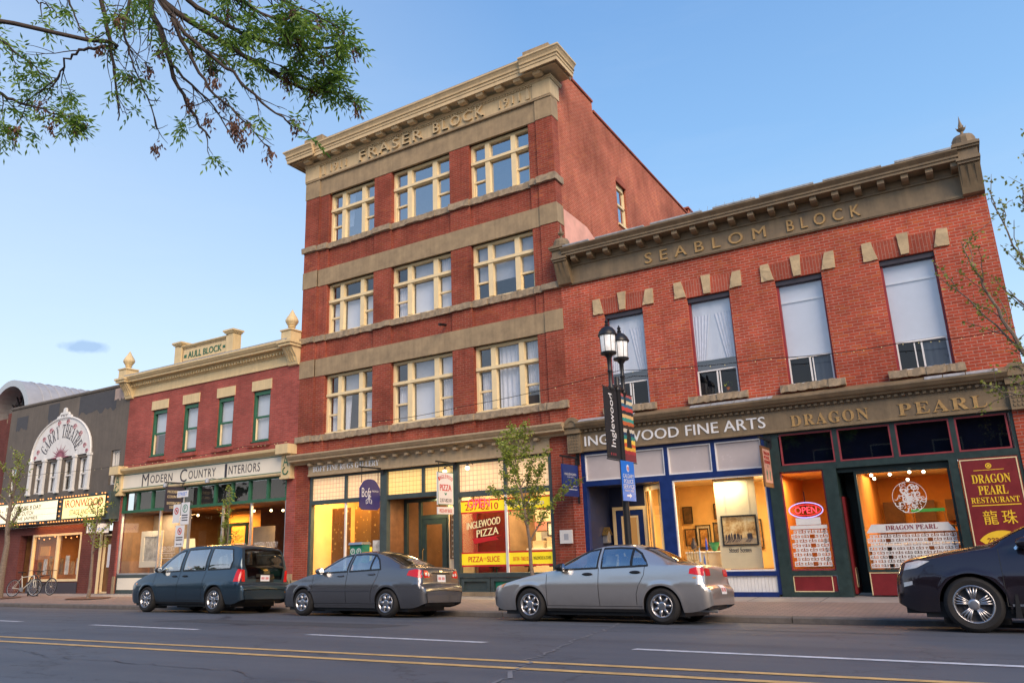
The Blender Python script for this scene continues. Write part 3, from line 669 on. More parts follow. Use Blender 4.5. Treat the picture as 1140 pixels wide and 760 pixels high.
# windows
def fraser_window(x0, x1, z0, z1, blind, k):
    w = x1-x0; h = z1-z0; y = .2
    f = MB(); frame(f, x0, x1, z0, z1, .085, y, y+.14)
    zt = z1-h*.36
    ml = (x0+w*.245, x0+w*.32); mr_ = (x1-w*.32, x1-w*.245)
    for a, b in (ml, mr_): f.box(a, b, y-.02, y+.13, z0+.1, z1-.1)
    for a, b in ((x0+.1, ml[0]), (ml[1], mr_[0]), (mr_[1], x1-.1)): f.box(a, b, y-.01, y+.12, zt-.04, zt+.04)
    f.box(x0+.02, x1-.02, y-.05, y-.021, zt-.02, zt+.075)
    f.box(x0-.02, x1+.02, y-.06, y-.001, z0-.001, z0+.06)
    zm = z0+(zt-z0)*.5
    for a, b in ((x0+.1, ml[0]), (mr_[1], x1-.1)):
        f.box(a, b, y+.03, y+.1, zm-.03, zm+.03)
        f.box(a, a+.035, y+.05, y+.1, z0+.1, zm-.03); f.box(b-.035, b, y+.05, y+.1, z0+.1, zm-.03)
    win = f.build('window', M['cream_paint'], fb)
    pane(win, x0+.05, x1-.05, z0+.05, z1-.05, y+.09, 'pane_blue' if z0 > 12 else 'pane_sky')
    L_, C_, R_ = (x0+.1, ml[0]), (ml[1], mr_[0]), (mr_[1], x1-.1)
    for what, seg, za, zb in blind:
        a, b = {'L': L_, 'C': C_, 'R': R_, 'A': (x0+.1, x1-.1)}[seg]
        za, zb = z0+h*za, z0+h*zb
        if what == 'blind': MB().quad((a,y+.2,za),(b,y+.2,za),(b,y+.2,zb),(a,y+.2,zb)).build('blind', M['blind'], win)
        elif what == 'grey': MB().quad((a,y+.21,za),(b,y+.21,za),(b,y+.21,zb),(a,y+.21,zb)).build('blind', M['curtain_grey'], win)
        elif what == 'cur': curtain(MB(), a, b, za, zb, y+.22, 5, .025).build('curtain', M['curtain'], win)
        elif what == 'curl': curtain(MB(), a, a+(b-a)*.35, za, zb, y+.22, 3, .025, .3).build('curtain', M['curtain'], win)
        elif what == 'open': 
            MB().quad((a,y+.085,z0+.1),(b,y+.085,z0+.1),(b,y+.085,z0+.1+h*.12),(a,y+.085,z0+.1+h*.12)).build('sash_gap_shade', M['dark_wall'], win)  # dark sheet before the pane stands for the shade in the open gap
    return win
bl = {(0,0): [('curl','C',.05,.62),('cur','L',.05,.62),('cur','R',.05,.62),('grey','C',.68,.96)],
      (0,1): [('blind','C',.05,.62),('cur','L',.33,.62),('cur','R',.05,.62),('grey','C',.68,.96),('blind','R',.68,.96),('grey','L',.05,.3)],
      (0,2): [('cur','C',.05,.96),('cur','R',.25,.96),('open','R',0,0),('cur','L',.05,.6)],
      (1,0): [('blind','C',.05,.62),('blind','L',.05,.62),('blind','R',.05,.62)],
      (1,1): [('blind','C',.05,.62),('blind','R',.05,.62),('cur','L',.05,.62),('grey','C',.68,.96),('cur','R',.68,.96)],
      (1,2): [('grey','A',.33,.96)], (2,0): [('curl','C',.3,.96)], (2,1): [], (2,2): []}
for r_, (c, d) in enumerate(rows):
    for k, (a, b) in enumerate(cols): fraser_window(a, b, c, d, bl[(r_, k)], k)
for c, d in ((4.6,7.9),(8.2,11.2),(11.6,14.6)):
    MB().quad((-18.9,1.6,c),(-9.6,1.6,c),(-9.6,1.6,d),(-18.9,1.6,d)).quad((-18.9,.36,c),(-9.6,.36,c),(-9.6,1.6,c),(-18.9,1.6,c)).build('interior_wall', M['room_grey'], fb)
# frieze and cornice
path = [(FL,.5),(FL,0),(FR,0),(FR,.7)]
MB().sweep([(FL,.38),(FL,0),(FR,0),(FR,.39)], [(-.2,14.86),(.0,14.86),(.0,15.42),(-.2,15.42)]).build('frieze', M['cream_stone'], fb)
mb = MB()
for a, b in ((FL-.03,-18.95),(-9.75,FR+.03)): mb.box(a,b,-.06,.1,14.87,15.40)
mb.box(FR-.2,FR+.03,.1,.55,14.87,15.40)
for a in (-18.8,-9.96): mb.prism([(a-.04,14.95),(a+.1,14.95),(a+.06,15.32),(a-.02,15.36)], -.035, .02)
mb.each('frieze_block', M['cream_stone'], fb)
MB().sweep(path, [(-.2,15.42),(.05,15.42),(.05,15.46),(.08,15.48),(.08,15.54),(-.2,15.54)]).build('bed_moulding', M['cream_stone'], fb)
mb = MB().box(FL,FR,-.012,.02,15.37,15.414); x = FL+.02
while x < FR: mb.box(x, x+.055, -.04, .02, 15.36, 15.415); x += .11
mb.build('dentil_course', M['cream_stone'], fb)
nb = 15
for i in range(nb):
    x = FL+.28+(FR-FL-.56)*i/(nb-1)
    MB().prismx([(-.37,15.655),(-.37,15.55),(-.33,15.50),(-.16,15.49),(-.082,15.545),(-.082,15.655)], x-.13, x+.13).build('modillion', M['cream_stone'], fb)
crown = [(-.2,15.66),(.38,15.66),(.38,15.58),(.42,15.58),(.42,15.70),(.445,15.715),(.445,15.79),(.485,15.81),(.455,15.84),(.465,15.90),(.51,15.97),(.545,16.0),(.545,16.05),(-.2,16.10)]
MB().sweep(path, crown).build('cornice', M['cream_stone'], fb)
brk = [(o+.12 if o > 0 else o-.05, z+(.012 if o > 0 else -.02)) for o, z in crown]
MB().sweep([(-9.9,0),(FR,0),(FR,.62)], brk).build('cornice_break', M['cream_stone'], fb)
MB().sweep([(FL,.5),(FL,0),(-18.85,0)], brk).build('cornice_break', M['cream_stone'], fb)
MB().sweep(path, [(-.25,16.09),(.006,16.09),(.006,16.268),(-.25,16.268)]).build('parapet', M['brick_fraser'], fb)
MB().sweep(path, [(-.3,16.27),(.05,16.27),(.05,16.47),(-.3,16.50)]).build('parapet_coping', M['stone'], fb)
for a, b in ((FL-.08,-18.8),(-10.0,FR+.08)): MB().box(a, b, -.13, .35, 16.29, 16.62).build('coping_block', M['stone'], fb)
mb = MB(); letters(mb, 'FRASER', (-16.98,-.0,14.95), (2.85,0,0), (0,0,.38), (0,-1,0), .07, bold=.012, space=1.25); mb.build('carved_lettering', M['cream_stone'], fb)
mb = MB(); letters(mb, 'BLOCK', (-13.65,-.0,14.95), (2.05,0,0), (0,0,.38), (0,-1,0), .07, bold=.012, space=1.25); mb.build('carved_lettering', M['cream_stone'], fb)
for a in (-18.42,-11.0): letters_ = MB(); letters(letters_, '1911', (a,-.0,14.98), (.78,0,0), (0,0,.30), (0,-1,0), .05, bold=.01, space=1.2); letters_.build('carved_lettering', M['cream_stone'], fb)
MB().tube([(-13.3,.05,8.12),(-13.3,-.3,8.06)], .045, 8).build('wall_pipe', M['black_metal'], fb)
# ------------------------------------------------------------------ shop floor of the tall block
mb = MB(); wall(mb, FL, FR, 0, 4.42, [(-19.05,-9.76,.0,3.84)], .02, .3); mb.build('shop_pier', M['brick_fraser'], fb)
mb = MB(); mb.box(FL-.04,-19.04,-.05,.05,0,.45); mb.box(-9.78,FR+.02,-.05,.05,0,.45); mb.each('pier_plinth', M['stone'], fb)
MB().box(-19.03,-9.77,-.04,.1,3.78,4.2).build('shop_fascia', M['shop_tan'], fb)
mb = MB(); mb.prof([(.1,4.2),(-.10,4.2),(-.12,4.26),(-.34,4.30),(-.34,4.36),(-.37,4.375),(-.44,4.47),(-.44,4.52),(.1,4.56)], FL-.05, FR-.02); mb.box(-19.0,-9.8,-.10,-.041,3.78,3.84)
mb.build('shop_cornice', M['shop_tan'], fb)
mb = MB().box(-18.95,-9.7,-.06,-.043,4.17,4.197)
x = -18.9
while x < -9.7: mb.box(x, x+.12, -.22, -.042, 4.13, 4.198); x += .46
mb.build('dentil_course', M['shop_tan'], fb)
text(fb, 'painted_lettering', 'Boft Fine Rugs Gallery'.upper(), -18.82, -15.92, 3.92, 4.1, -.042, M['white_letter'], serif=True, bold=.012)
# frame of both shop fronts
f = MB(); y0, y1 = .06, .22
f.box(-19.04,-18.94,y0,y1,.0,3.775); f.box(-15.93,-15.66,y0-.02,y1,.0,3.775); f.box(-13.12,-12.92,y0-.02,y1,.0,3.775); f.box(-9.88,-9.77,y0,y1,.0,3.775)
f.box(-18.94,-15.93,y0,y1,2.84,2.98); f.box(-15.66,-13.12,y0,y1,2.84,2.98); f.box(-12.92,-9.88,y0,y1,2.74,2.9)
f.box(-18.94,-15.93,y0,y1,3.7,3.775); f.box(-15.66,-13.12,y0,y1,3.7,3.775); f.box(-12.92,-9.88,y0,y1,3.7,3.775)
f.box(-17.47,-17.37,y0,y1,2.98,3.7); f.box(-14.3,-14.2,y0,y1,2.98,3.7); f.box(-11.35,-11.25,y0,y1,2.9,3.7)
f.box(-18.94,-15.93,y0-.02,y1,.40,.52); f.box(-12.92,-9.88,y0-.02,y1,.48,.6)
sf = f.build('shop_front_frame', M['slate_trim'], fb)
mb = MB(); mb.box(-18.94,-15.93,.1,.2,.0,.4); mb.build('stall_riser', M['dark_green'], fb)
mb = MB()
for i in range(3):
    a = -12.9+i*1.01; frame(mb, a, a+.98, .02, .47, .1, .07, .2); mb.box(a+.1, a+.88, .14, .2, .12, .37)
mb.build('stall_riser', M['slate_trim'], fb)
MB().box(-11.76,-11.10,.125,.139,.14,.36).build('riser_panel', M['sign_green'], fb)
MB().box(-13.1,-9.6,-.25,.1,.0,.09).build('stone_step', M['stone'], fb)
wn = MB().box(-17.46,-17.40,.08,.14,.52,2.84).build('display_window', M['white_frame'], fb); pane(wn, -18.94,-15.93,.52,2.84,.14,'shop_glass')
wn = MB().box(-11.36,-11.29,.08,.14,.6,2.74).build('display_window', M['white_frame'], fb); pane(wn, -12.92,-9.88,.6,2.74,.14,'shop_glass')
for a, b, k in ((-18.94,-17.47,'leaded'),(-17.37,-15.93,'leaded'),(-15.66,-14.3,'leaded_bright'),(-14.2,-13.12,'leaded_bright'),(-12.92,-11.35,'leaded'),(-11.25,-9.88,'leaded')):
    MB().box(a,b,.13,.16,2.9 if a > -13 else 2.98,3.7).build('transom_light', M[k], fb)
# rug shop interior, entrance recess, pizza shop interior
room(fb, -19.1, -15.75, .23, 3.6, .3, 3.6, 'ochre_wall')
room(fb, -12.98, -9.4, .23, 4.6, .1, 3.7, 'cream_wall', 'wood_floor')
rc = MB(); rc.quad((-15.66,.22,0),(-15.5,.8,0),(-15.5,.8,3.7),(-15.66,.22,3.7)).quad((-13.12,.22,0),(-13.12,.22,3.7),(-13.12,.8,3.7),(-13.12,.8,0)).quad((-15.66,.22,2.86),(-13.12,.22,2.86),(-13.12,.8,2.86),(-15.5,.8,2.86)); rc.build('entrance_recess', M['wood'], fb)
MB().box(-13.7,-13.125,.62,.80,.02,2.85).build('entrance_side_panel', M['cream_wall'], fb)
nb_ = frame(MB(), -13.64, -13.2, 1.0, 2.5, .03, .58, .62).build('notice_board', M['wood'], fb); mb = MB()
for i in range(9):
    for j in range(5): mb.box(-13.58+.07*j,-13.54+.07*j,.605,.618,1.08+.155*i,1.18+.155*i)
mb.build('pinned_card_row', M['brown_wall'], nb_)
dr = MB(); frame(dr, -15.5, -13.7, 0, 2.85, .12, .7, .8); dr.box(-14.92,-14.82,.7,.8,.12,2.73); frame(dr, -14.82, -13.86, .12, 2.2, .17, .72, .78); dr.box(-14.82,-13.82,.71,.79,2.2,2.32)
d_ = dr.build('shop_door', M['dark_green'], fb); pane(d_, -15.4,-13.8,.1,2.75,.76,'shop_glass')
MB().tube([(-14.72,.70,.9),(-14.72,.64,.95),(-14.72,.64,1.25),(-14.72,.70,1.3)], .015).build('handle', M['brass'], d_)
room(fb, -15.6, -12.9, .85, 4.6, .05, 3.6, 'brown_wall', 'wood_floor', 'ochre_wall')
MB().box(-14.6,-13.5,2.6,2.7,1.75,1.95).build('lit_menu_panel', emit('lit_red_panel', (1.,.12,.06), 1.1), fb)
lamp('rug_shop_light', (-17.4,.9,3.5), 250, (1,.62,.22), 2.4, size_y=1.2)
lamp('entrance_light', (-14.0,.45,2.8), 52.8, (1,.60,.26), .5)
lamp('back_room_light', (-14.3,3,3.4), 62.4, (1,.60,.26), .8)
lamp('pizza_shop_light', (-11.3,2.0,3.6), 390, (1,.80,.46), 2.4, size_y=1.6)
# rugs hanging in the left window, posters on the glass
for k, (a, b, z0, z1, y) in enumerate(((-18.6,-17.75,.7,2.72,.7),(-17.85,-16.95,.7,2.76,1.0),(-16.95,-16.15,.7,2.66,.8))):
    m, nt, out = _nt('rug_weave_%d' % k); p = nt.nodes.new('ShaderNodeBsdfPrincipled'); tc = nt.nodes.new('ShaderNodeTexCoord').outputs['Object']
    ck = N(nt, 'ShaderNodeTexVoronoi', Scale=6., distance='MANHATTAN'); nt.links.new(tc, ck.inputs['Vector'])
    nt.links.new(mixc(nt, ramp(nt, ck.outputs['Distance'], [(.12,0.),(.42,1.)]), ((.70,.42,.10),(.62,.36,.08),(.66,.40,.12))[k], ((.22,.09,.02),(.24,.12,.03),(.18,.08,.02))[k]), p.inputs['Base Color'])
    p.inputs['Roughness'].default_value = .95; nt.links.new(p.outputs[0], out.inputs[0])
    o = curtain(MB(), a, b, z0, z1, y, 1, .02).build('hanging_rug', m)
    tag(o, ('gold patterned rug hanging at the left of the shop window','tall gold rug hanging in the middle of the shop window','darker gold rug hanging beside the shop entrance post')[k], 'rug', 'rugs hanging in the shop window')
# ------------------------------------------------------------------ two storey orange-red block on the right
SX0, SX1 = FR+.001, 1.413
sb_ = thing('brick_building', 'two storey orange red brick block with brown metal cornice and four tall windows', 'building', (-3.9, 0, 0))
swin = [(-7.86,-6.73),(-5.5,-4.38),(-3.25,-2.16),(-.90,.23)]
mb = MB(); wall(mb, SX0, SX1, 4.3, 8.55, [(a,b,4.8,7.43) for a,b in swin], 0, .24); mb.build('front_wall', M['brick_seablom'], sb_)
MB().quad((SX1,0,0),(SX1,14,0),(SX1,14,9.2),(SX1,0,9.2)).build('side_wall', M['brick_seablom'], sb_)
MB().quad((SX0,.1,8.95),(SX1,.1,8.95),(SX1,14,8.95),(SX0,14,8.95)).build('flat_roof', M['dark_wall'], sb_)
MB().box(SX0+.1,SX1-.05,1.5,1.6,4.4,8.2).build('interior_wall', M['room_grey'], sb_)
for k, (a, b) in enumerate(swin):
    f = MB(); y = .12
    f.box(a,a+.05,y,y+.1,4.8,7.31); f.box(b-.05,b,y,y+.1,4.8,7.31); win = f.build('window', M['red_trim'], sb_)
    MB().box(a,b,y-.06,y+.1,7.31,7.42).build('blind_box', M['charcoal'], win)
    g = MB(); z1 = 5.47; yy = .13
    frame(g, a+.055, b-.055, 4.81, z1, .032, yy, yy+.07); mid = (a+b)/2
    g.box(mid-.02,mid+.015,yy,yy+.06,4.855,z1-.045)
    if k == 3: g.box(mid-.16,mid-.135,yy+.02,yy+.06,4.855,z1-.045)
    else: g.box(mid+.05,mid+.075,yy+.02,yy+.06,4.855,z1-.045)
    g.build('sliding_sash', M['white_frame'], win)
    MB().quad((a,.33,4.8),(b,.33,4.8),(b,.33,5.72 if k < 2 else 5.47),(a,.33,5.72 if k < 2 else 5.47)).build('dark_surface', M['dark_wall'], win)  # dark sheet put in place of the unlit room behind the sash
    pane(win, a+.05, b-.05, z1, 7.31, .17, 'pane_sky'); pane(win, a+.08, b-.08, 4.84, z1-.02, .165, 'transom_dark')
    if k < 2:
        curtain(MB(), a, b, 5.75, 7.4, .235, 3, .006).build('blind', M['blind'], win)
        curtain(MB(), a+.05, a+.5, 5.75, 6.95, .215, 5, .010, .45).build('curtain', M['curtain'], win)
        curtain(MB(), b-.05, b-.5, 5.75, 6.95, .215, 5, .010, .45).build('curtain', M['curtain'], win)
    else:
        MB().quad((a,.235,5.5),(b,.235,5.5),(b,.235,7.4),(a,.235,7.4)).build('blind', M['blind'], win)
        MB().box(a+.05,b-.05,.20,.22,6.86,6.91).build('blind_rail', M['white_frame'], win)
        curtain(MB(), mid, b-.04, 4.85, 5.43, .20, 4, .008).build('curtain', M['blind'], win)
    mb = MB(); n = 4
    for i in range(n): mb.box(a-.18+(b-a+.36)*i/n, a-.18+(b-a+.36)*(i+1)/n, -.13+rnd.uniform(-.012,.012), .12, 4.63, 4.795)
    roughen(mb.build('stone_sill', M['stone_rough'], win), .016, 3, k+20)
    # flat brick arch with three rough voussoirs
    MB().prism([(a-.01,7.435),(b+.01,7.435),(b+.14,7.88),(a-.12,7.88)], -.006, .03).build('brick_arch', M['brick_arch'], win)
    c = mid
    for q in ([(a-.31,7.46),(a-.005,7.46),(a-.10,7.90),(a-.30,7.89)],[(c-.085,7.46),(c+.085,7.46),(c+.12,7.96),(c-.12,7.96)],[(b+.02,7.47),(b+.33,7.47),(b+.34,7.88),(b+.13,7.89)]):
        roughen(MB().prism(q, -.045, .03).build('voussoir', M['stone_pale'], win), .012, 3, int(q[0][0]*100))
MB().lathe((-4.72,.24,4.86), [(.001,0),(.07,0),(.09,.12),(.001,.12)], 10).build('flower_pot', mat('terracotta_pot', (.35,.12,.05)), None)
fp = bpy.data.objects['flower_pot']; tag(fp, 'small green plant in a pot on the sill of the second sash window', 'pot plant')
mb = MB()
for i in range(40):
    p0 = Vector((-4.72+rnd.gauss(0,.06), .24+rnd.gauss(0,.04), 5.0+rnd.uniform(0,.1))); a = rnd.uniform(0,6.28); s = .04
    mb.quad(p0, p0+Vector((math.cos(a)*s,math.sin(a)*s,.01)), p0+Vector((math.cos(a)*s,math.sin(a)*s,.05)), p0+Vector((0,0,.04)))
mb.build('foliage', M['leaf'], fp)
# frieze, modillions, cornice
mb = MB(); mb.box(SX0+.3,1.05,-.05,.1,8.55,9.02); mb.box(SX0+.3,1.0,-.085,.08,8.50,8.55); mb.box(SX0+.3,1.0,-.07,.05,8.475,8.499); mb.box(SX0+.3,1.0,-.09,.05,9.02,9.07)
mb.build('frieze', M['brown_paint'], sb_)
text(sb_, 'raised_lettering', 'SEABLOM', -6.52, -3.30, 8.60, 8.90, -.052, M['gold'], .03, bold=.012, space=1.75)
text(sb_, 'raised_lettering', 'BLOCK', -2.78, -1.10, 8.60, 8.90, -.052, M['gold'], .03, bold=.012, space=1.75)
n = 20
for i in range(n):
    x = SX0+.62+(9.9-.45)*i/(n-1)
    MB().prismx([(-.40,9.23),(-.40,9.13),(-.34,9.09),(-.26,9.075),(-.091,9.075),(-.091,9.23)], x-.075, x+.075).build('modillion', M['brown_paint'], sb_)
MB().prof([(.1,9.07),(-.10,9.07),(-.10,9.23),(-.46,9.23),(-.46,9.29),(-.49,9.30),(-.49,9.345),(-.55,9.40),(-.58,9.43),(-.58,9.46),(.1,9.5)], SX0+.3, 1.03).build('cornice', M['brown_paint'], sb_)
mb = MB(); x = SX0+.4
while x < .9:
    l = rnd.uniform(.7,1.5); mb.box(x, min(x+l,.92), -.585, .05, 9.50-.03, 9.505+rnd.uniform(0,.012)); x += l+rnd.uniform(.05,.3)
mb.each('roof_flashing', M['lead'], sb_)
for cx in (SX0+.2, 1.2):
    m_ = MB(); w_ = .21
    m_.prismx([(-.10,8.5),(-.16,8.52),(-.30,8.85),(-.40,9.10),(-.40,9.12),(.1,9.12),(.1,8.5)], cx-w_, cx+w_)
    for q in (-.14, 0, .14): m_.prismx([(-.13,8.58),(-.19,8.60),(-.33,8.88),(-.43,9.08),(-.3,9.08),(-.1,8.6)], cx+q-.035, cx+q+.035)
    for d, z0, z1 in ((.46,9.12,9.18),(.50,9.18,9.25),(.46,9.25,9.45),(.52,9.45,9.50),(.56,9.50,9.56),(.50,9.56,9.60)):
        m_.box(cx-w_-(d-.46)*.6, cx+w_+(d-.46)*.6, -d, .1, z0, z1)
    m_.lathe((cx,-.22,9.60), [(.26,0),(.26,.06),(.23,.08),(.235,.16),(.20,.23),(.07,.27),(.035,.30),(.03,.36),(.07,.40),(.09,.43),(.05,.47),(.045,.52),(.02,.62),(.002,.76)], 14)
    for t in range(6): a = t*PI/3; m_.tube([(cx,-.22,10.0),(cx+.07*math.cos(a),-.22+.07*math.sin(a),10.03),(cx+.1*math.cos(a),-.22+.1*math.sin(a),10.09)], [.025,.02,.004], 5)
    m_.build('end_pier', M['brown_paint'], sb_)
# ------------------------------------------------------------------ shop level
mb = MB(); mb.box(SX0,-8.86,.0,.3,0,4.3); mb.build('shop_pier', M['brick_seablom'], sb_)
mb = MB(); mb.box(1.06,SX1,.0,.3,0,4.3); mb.build('shop_pier', M['brick_seablom'], sb_)
MB().box(SX0+.35,1.1,-.06,.1,3.76,4.22).build('shop_fascia', M['brown_paint'], sb_)
MB().prof([(.1,4.22),(-.08,4.22),(-.10,4.29),(-.22,4.30),(-.24,4.34),(-.30,4.36),(-.36,4.44),(-.36,4.475),(.0,4.6),(.1,4.6)], SX0+.35, 1.1).build('shop_cornice', M['brown_paint'], sb_)
MB().prof([(.05,3.70),(-.09,3.70),(-.09,3.74),(-.065,3.76),(.05,3.76)], SX0+.35, 1.1).build('fascia_moulding', M['brown_paint'], sb_)
mb = MB().box(SX0+.4,1.08,-.09,-.082,4.225,4.284); x = SX0+.4
while x < 1.05: mb.box(x, x+.07, -.15, -.081, 4.225, 4.285); x += .14
mb.build('dentil_course', M['brown_paint'], sb_)
mb = MB()
for a, b in ((-8.7,-7.1),(-5.6,-3.6),(-.4,.95)):
    x = a
    while x < b: l = rnd.uniform(.3,.9); mb.box(x, min(b,x+l), -.365, -.2, 4.505, 4.515+.004*rnd.random()) ; x += l+.02
mb.v = [(x, y, z+(y+.36)*.45-.025) for x, y, z in mb.v]; mb.each('cornice_flashing', M['lead'], sb_)
for cx in (SX0+.2, 1.26):
    m_ = MB(); w_ = .2
    m_.box(cx-w_,cx+w_,-.16,.1,3.68,4.20); m_.box(cx-w_-.03,cx+w_+.03,-.24,.1,4.20,4.36); m_.box(cx-w_-.05,cx+w_+.05,-.3,.1,4.36,4.42)
    m_.lathe((cx,-.26,4.42), [(.22,0),(.22,.3)], 14, 'y', 0, PI); m_.lathe((cx,-.26,4.42), [(.001,0),(.22,0)], 14, 'y', 0, PI); m_.lathe((cx,-.285,4.42), [(.12,0),(.15,0),(.15,.03)], 14, 'y', 0, PI)
    for i in range(4):
        for j in range(5): m_.box(cx-.15+i*.075+.01*(j%2), cx-.10+i*.075, -.175, -.16, 3.75+j*.085, 3.80+j*.085)
    m_.build('console_block', M['brown_paint'], sb_)
text(sb_, 'fascia_lettering', 'INGLEWOOD FINE ARTS', -8.66, -3.88, 3.84, 4.11, -.062, M['white_letter'], .015, bold=.018, space=1.02)
text(sb_, 'fascia_lettering', 'DRAGON', -3.30, -1.62, 3.80, 4.06, -.062, M['gold'], .02, serif=True, space=1.2)
text(sb_, 'fascia_lettering', 'PEARL', -1.02, .66, 3.80, 4.06, -.062, M['gold'], .02, serif=True, space=1.2)
# --- gallery: blue front
f = MB(); a0, a1 = .04, .2
f.box(-8.86,-8.74,a0,a1,.05,3.70); f.box(-4.06,-3.98,a0,a1,.05,3.70); f.box(-8.74,-4.06,a0,a1,2.78,2.92); f.box(-8.74,-4.06,a0,a1,3.62,3.70)
for x in (-7.62,-6.46,-5.24): f.box(x-.05,x+.05,a0,a1,2.92,3.62)
f.box(-6.68,-6.36,a0-.02,a1,.05,2.78); f.box(-6.36,-4.06,a0-.02,a1,.46,.56); f.box(-6.68,-4.06,a0-.05,a1,.0,.10)
f.build('shop_front_frame', M['blue_trim'], sb_)
for a, b in ((-8.74,-7.67),(-7.57,-6.51),(-6.41,-5.29),(-5.19,-4.06)):
    m_ = frame(MB(), a, b, 2.922, 3.62, .03, .05, .12).build('transom_light', M['white_frame'], sb_)
    MB().box(a+.03,b-.03,.1,.11,2.95,3.59).build('pane', M['frosted'], m_)
mb = MB()
x = -6.35
while x < -4.07: mb.box(x, min(x+.075,-4.062), .07, .12, .10, .46); x += .08
mb.build('beadboard_riser', M['white_wood'], sb_)
wn = frame(MB(), -6.355, -4.065, .565, 2.775, .035, .06, .12).build('display_window', M['white_frame'], sb_); pane(wn, -6.33,-4.09,.59,2.75,.1,'shop_glass')
# entrance recess of the gallery
MB().quad((-8.74,.2,0),(-8.74,1.5,0),(-8.74,1.5,2.9),(-8.74,.2,2.9)).quad((-8.74,1.5,0),(-7.58,1.5,0),(-7.58,1.5,2.9),(-8.74,1.5,2.9)).add([(-8.74,.2,2.8),(-8.74,1.5,2.8),(-7.6,1.5,2.8),(-6.68,.2,2.8)], [(0,1,2,3)]).build('entrance_recess', M['navy'], sb_)
d_ = frame(MB(), -8.62, -7.62, 0, 2.25, .09, 1.38, 1.47).build('door_frame', M['cream_paint'], sb_)
d2 = frame(MB(), -8.53, -7.71, .02, 2.15, .17, 1.40, 1.45).build('shop_door', M['blue_trim'], sb_)
MB().box(-8.35,-7.89,1.41,1.43,.9,1.98).build('pane', emit('glowing_door_glass', (.80,.38,.12), .5), d2); frame(MB(), -8.37, -7.87, .88, 2.0, .05, 1.385, 1.40).build('glazing_bead', M['cream_paint'], d2)  # the pane itself glows in place of a lit room behind it
MB().tube([(-7.80,1.36,.98),(-7.80,1.3,1.0),(-7.80,1.3,1.2),(-7.80,1.36,1.22)], .015).build('handle', M['brass'], d2)
mb = MB()    # angled side window of the entrance, cream frame
P0, P1 = Vector((-7.60,1.36,0)), Vector((-6.68,.21,0))
def ang(t, z): q = P0.lerp(P1, t); return (q.x-.03, q.y, z)
for t0, t1 in ((0,.07),(.30,.42),(.9,1)): mb.quad(ang(t0,.3),ang(t1,.3),ang(t1,2.75),ang(t0,2.75))
mb.quad(ang(0,2.62),ang(1,2.62),ang(1,2.78),ang(0,2.78)); mb.quad(ang(0,.2),ang(1,.2),ang(1,.6),ang(0,.6))
wn = mb.build('side_window', M['cream_paint'], sb_)
MB().quad((P0.x,P0.y,.5),(P1.x,P1.y,.5),(P1.x,P1.y,2.7),(P0.x,P0.y,2.7)).build('pane', M['shop_glass'], wn)
MB().quad((-7.6,4.2,.45),(-3.95,4.2,.45),(-3.95,4.2,2.85),(-7.6,4.2,2.85)).quad((-7.6,1.4,.45),(-7.6,4.2,.45),(-7.6,4.2,2.85),(-7.6,1.4,2.85)).quad((-3.95,.24,.45),(-3.95,.24,2.85),(-3.95,4.2,2.85),(-3.95,4.2,.45)).build('interior_wall', M['ochre_wall'], sb_)
for nm_, z_, mt_ in (('interior_floor',.45,'wood_floor'),('interior_ceiling',2.85,'cream_wall')): MB().add([(-6.68,.24,z_),(-3.95,.24,z_),(-3.95,4.2,z_),(-7.6,4.2,z_),(-7.6,1.4,z_)], [(0,1,2,3,4)]).build(nm_, M[mt_], sb_)
curtain(MB(), -7.2, -6.75, .5, 2.7, 1.25, 3, .03).build('curtain', M['cream_wall'], sb_)
lamp('gallery_light', (-5.2,1.7,2.78), 192, (1,.64,.26), 1.6, size_y=1.6)
lamp('gallery_window_spot', (-5.2,.3,2.7), 30, (1,.78,.48), .8, size_y=.1)
lamp('gallery_recess_light', (-7.6,.8,2.75), 9.6, (1,.7,.4), .2)
# --- restaurant: dark green front
f = MB()
f.box(-3.98,-3.72,.02,.2,0,3.70); f.box(-2.76,-2.48,.02,.2,0,2.78); f.box(-.24,-.07,.02,.2,0,2.78); f.box(-3.98,-3.66,.021,.21,2.92,3.66); f.box(-3.72,1.06,.02,.2,2.78,2.92); f.box(-3.72,1.06,.02,.2,3.66,3.70); f.box(1.0,1.06,.02,.2,0,2.78); f.box(1.0,1.06,.02,.2,2.92,3.66)
f.box(-3.72,-2.76,.02,.2,.46,.56); f.box(-3.72,-2.76,.03,.2,.0,.10); f.box(-2.48,-.24,.16,.3,2.68,2.78)
f.box(-.07,1.0,.05,.2,0,.28)
f.build('shop_front_frame', M['dark_green'], sb_)
xs = [-3.68,-2.40,-1.20,-.05,1.0]
for a, b in zip(xs, xs[1:]):
    if b < .9: MB().box(b-.05,b+.05,.025,.26,2.92,3.66).build('transom_mullion', M['dark_green'], sb_)
    m_ = frame(MB(), a+.05, b-.05, 2.925, 3.655, .035, .03, .10).build('transom_light', M['red_trim'], sb_)
    MB().quad((a+.04,.08,2.95),(b-.04,.08,2.95),(b-.04,.08,3.63),(a+.04,.08,3.63)).build('pane', M['transom_dark'], m_)
    MB().quad((a+.02,.25,2.93),(b-.02,.25,2.93),(b-.02,.25,3.65),(a+.02,.25,3.65)).build('dark_backing', M['navy'], m_)  # navy sheet added behind the glass to stand for the dark interior
mb = MB(); frame(mb, -3.71,-2.87,.105,.455,.02,.05,.06); cl_ = mb.build('panel_beading', M['cream_line'], sb_)
MB().box(-3.69,-2.79,.055,.1,.12,.44).build('riser_panel', M['red_panel'], sb_)
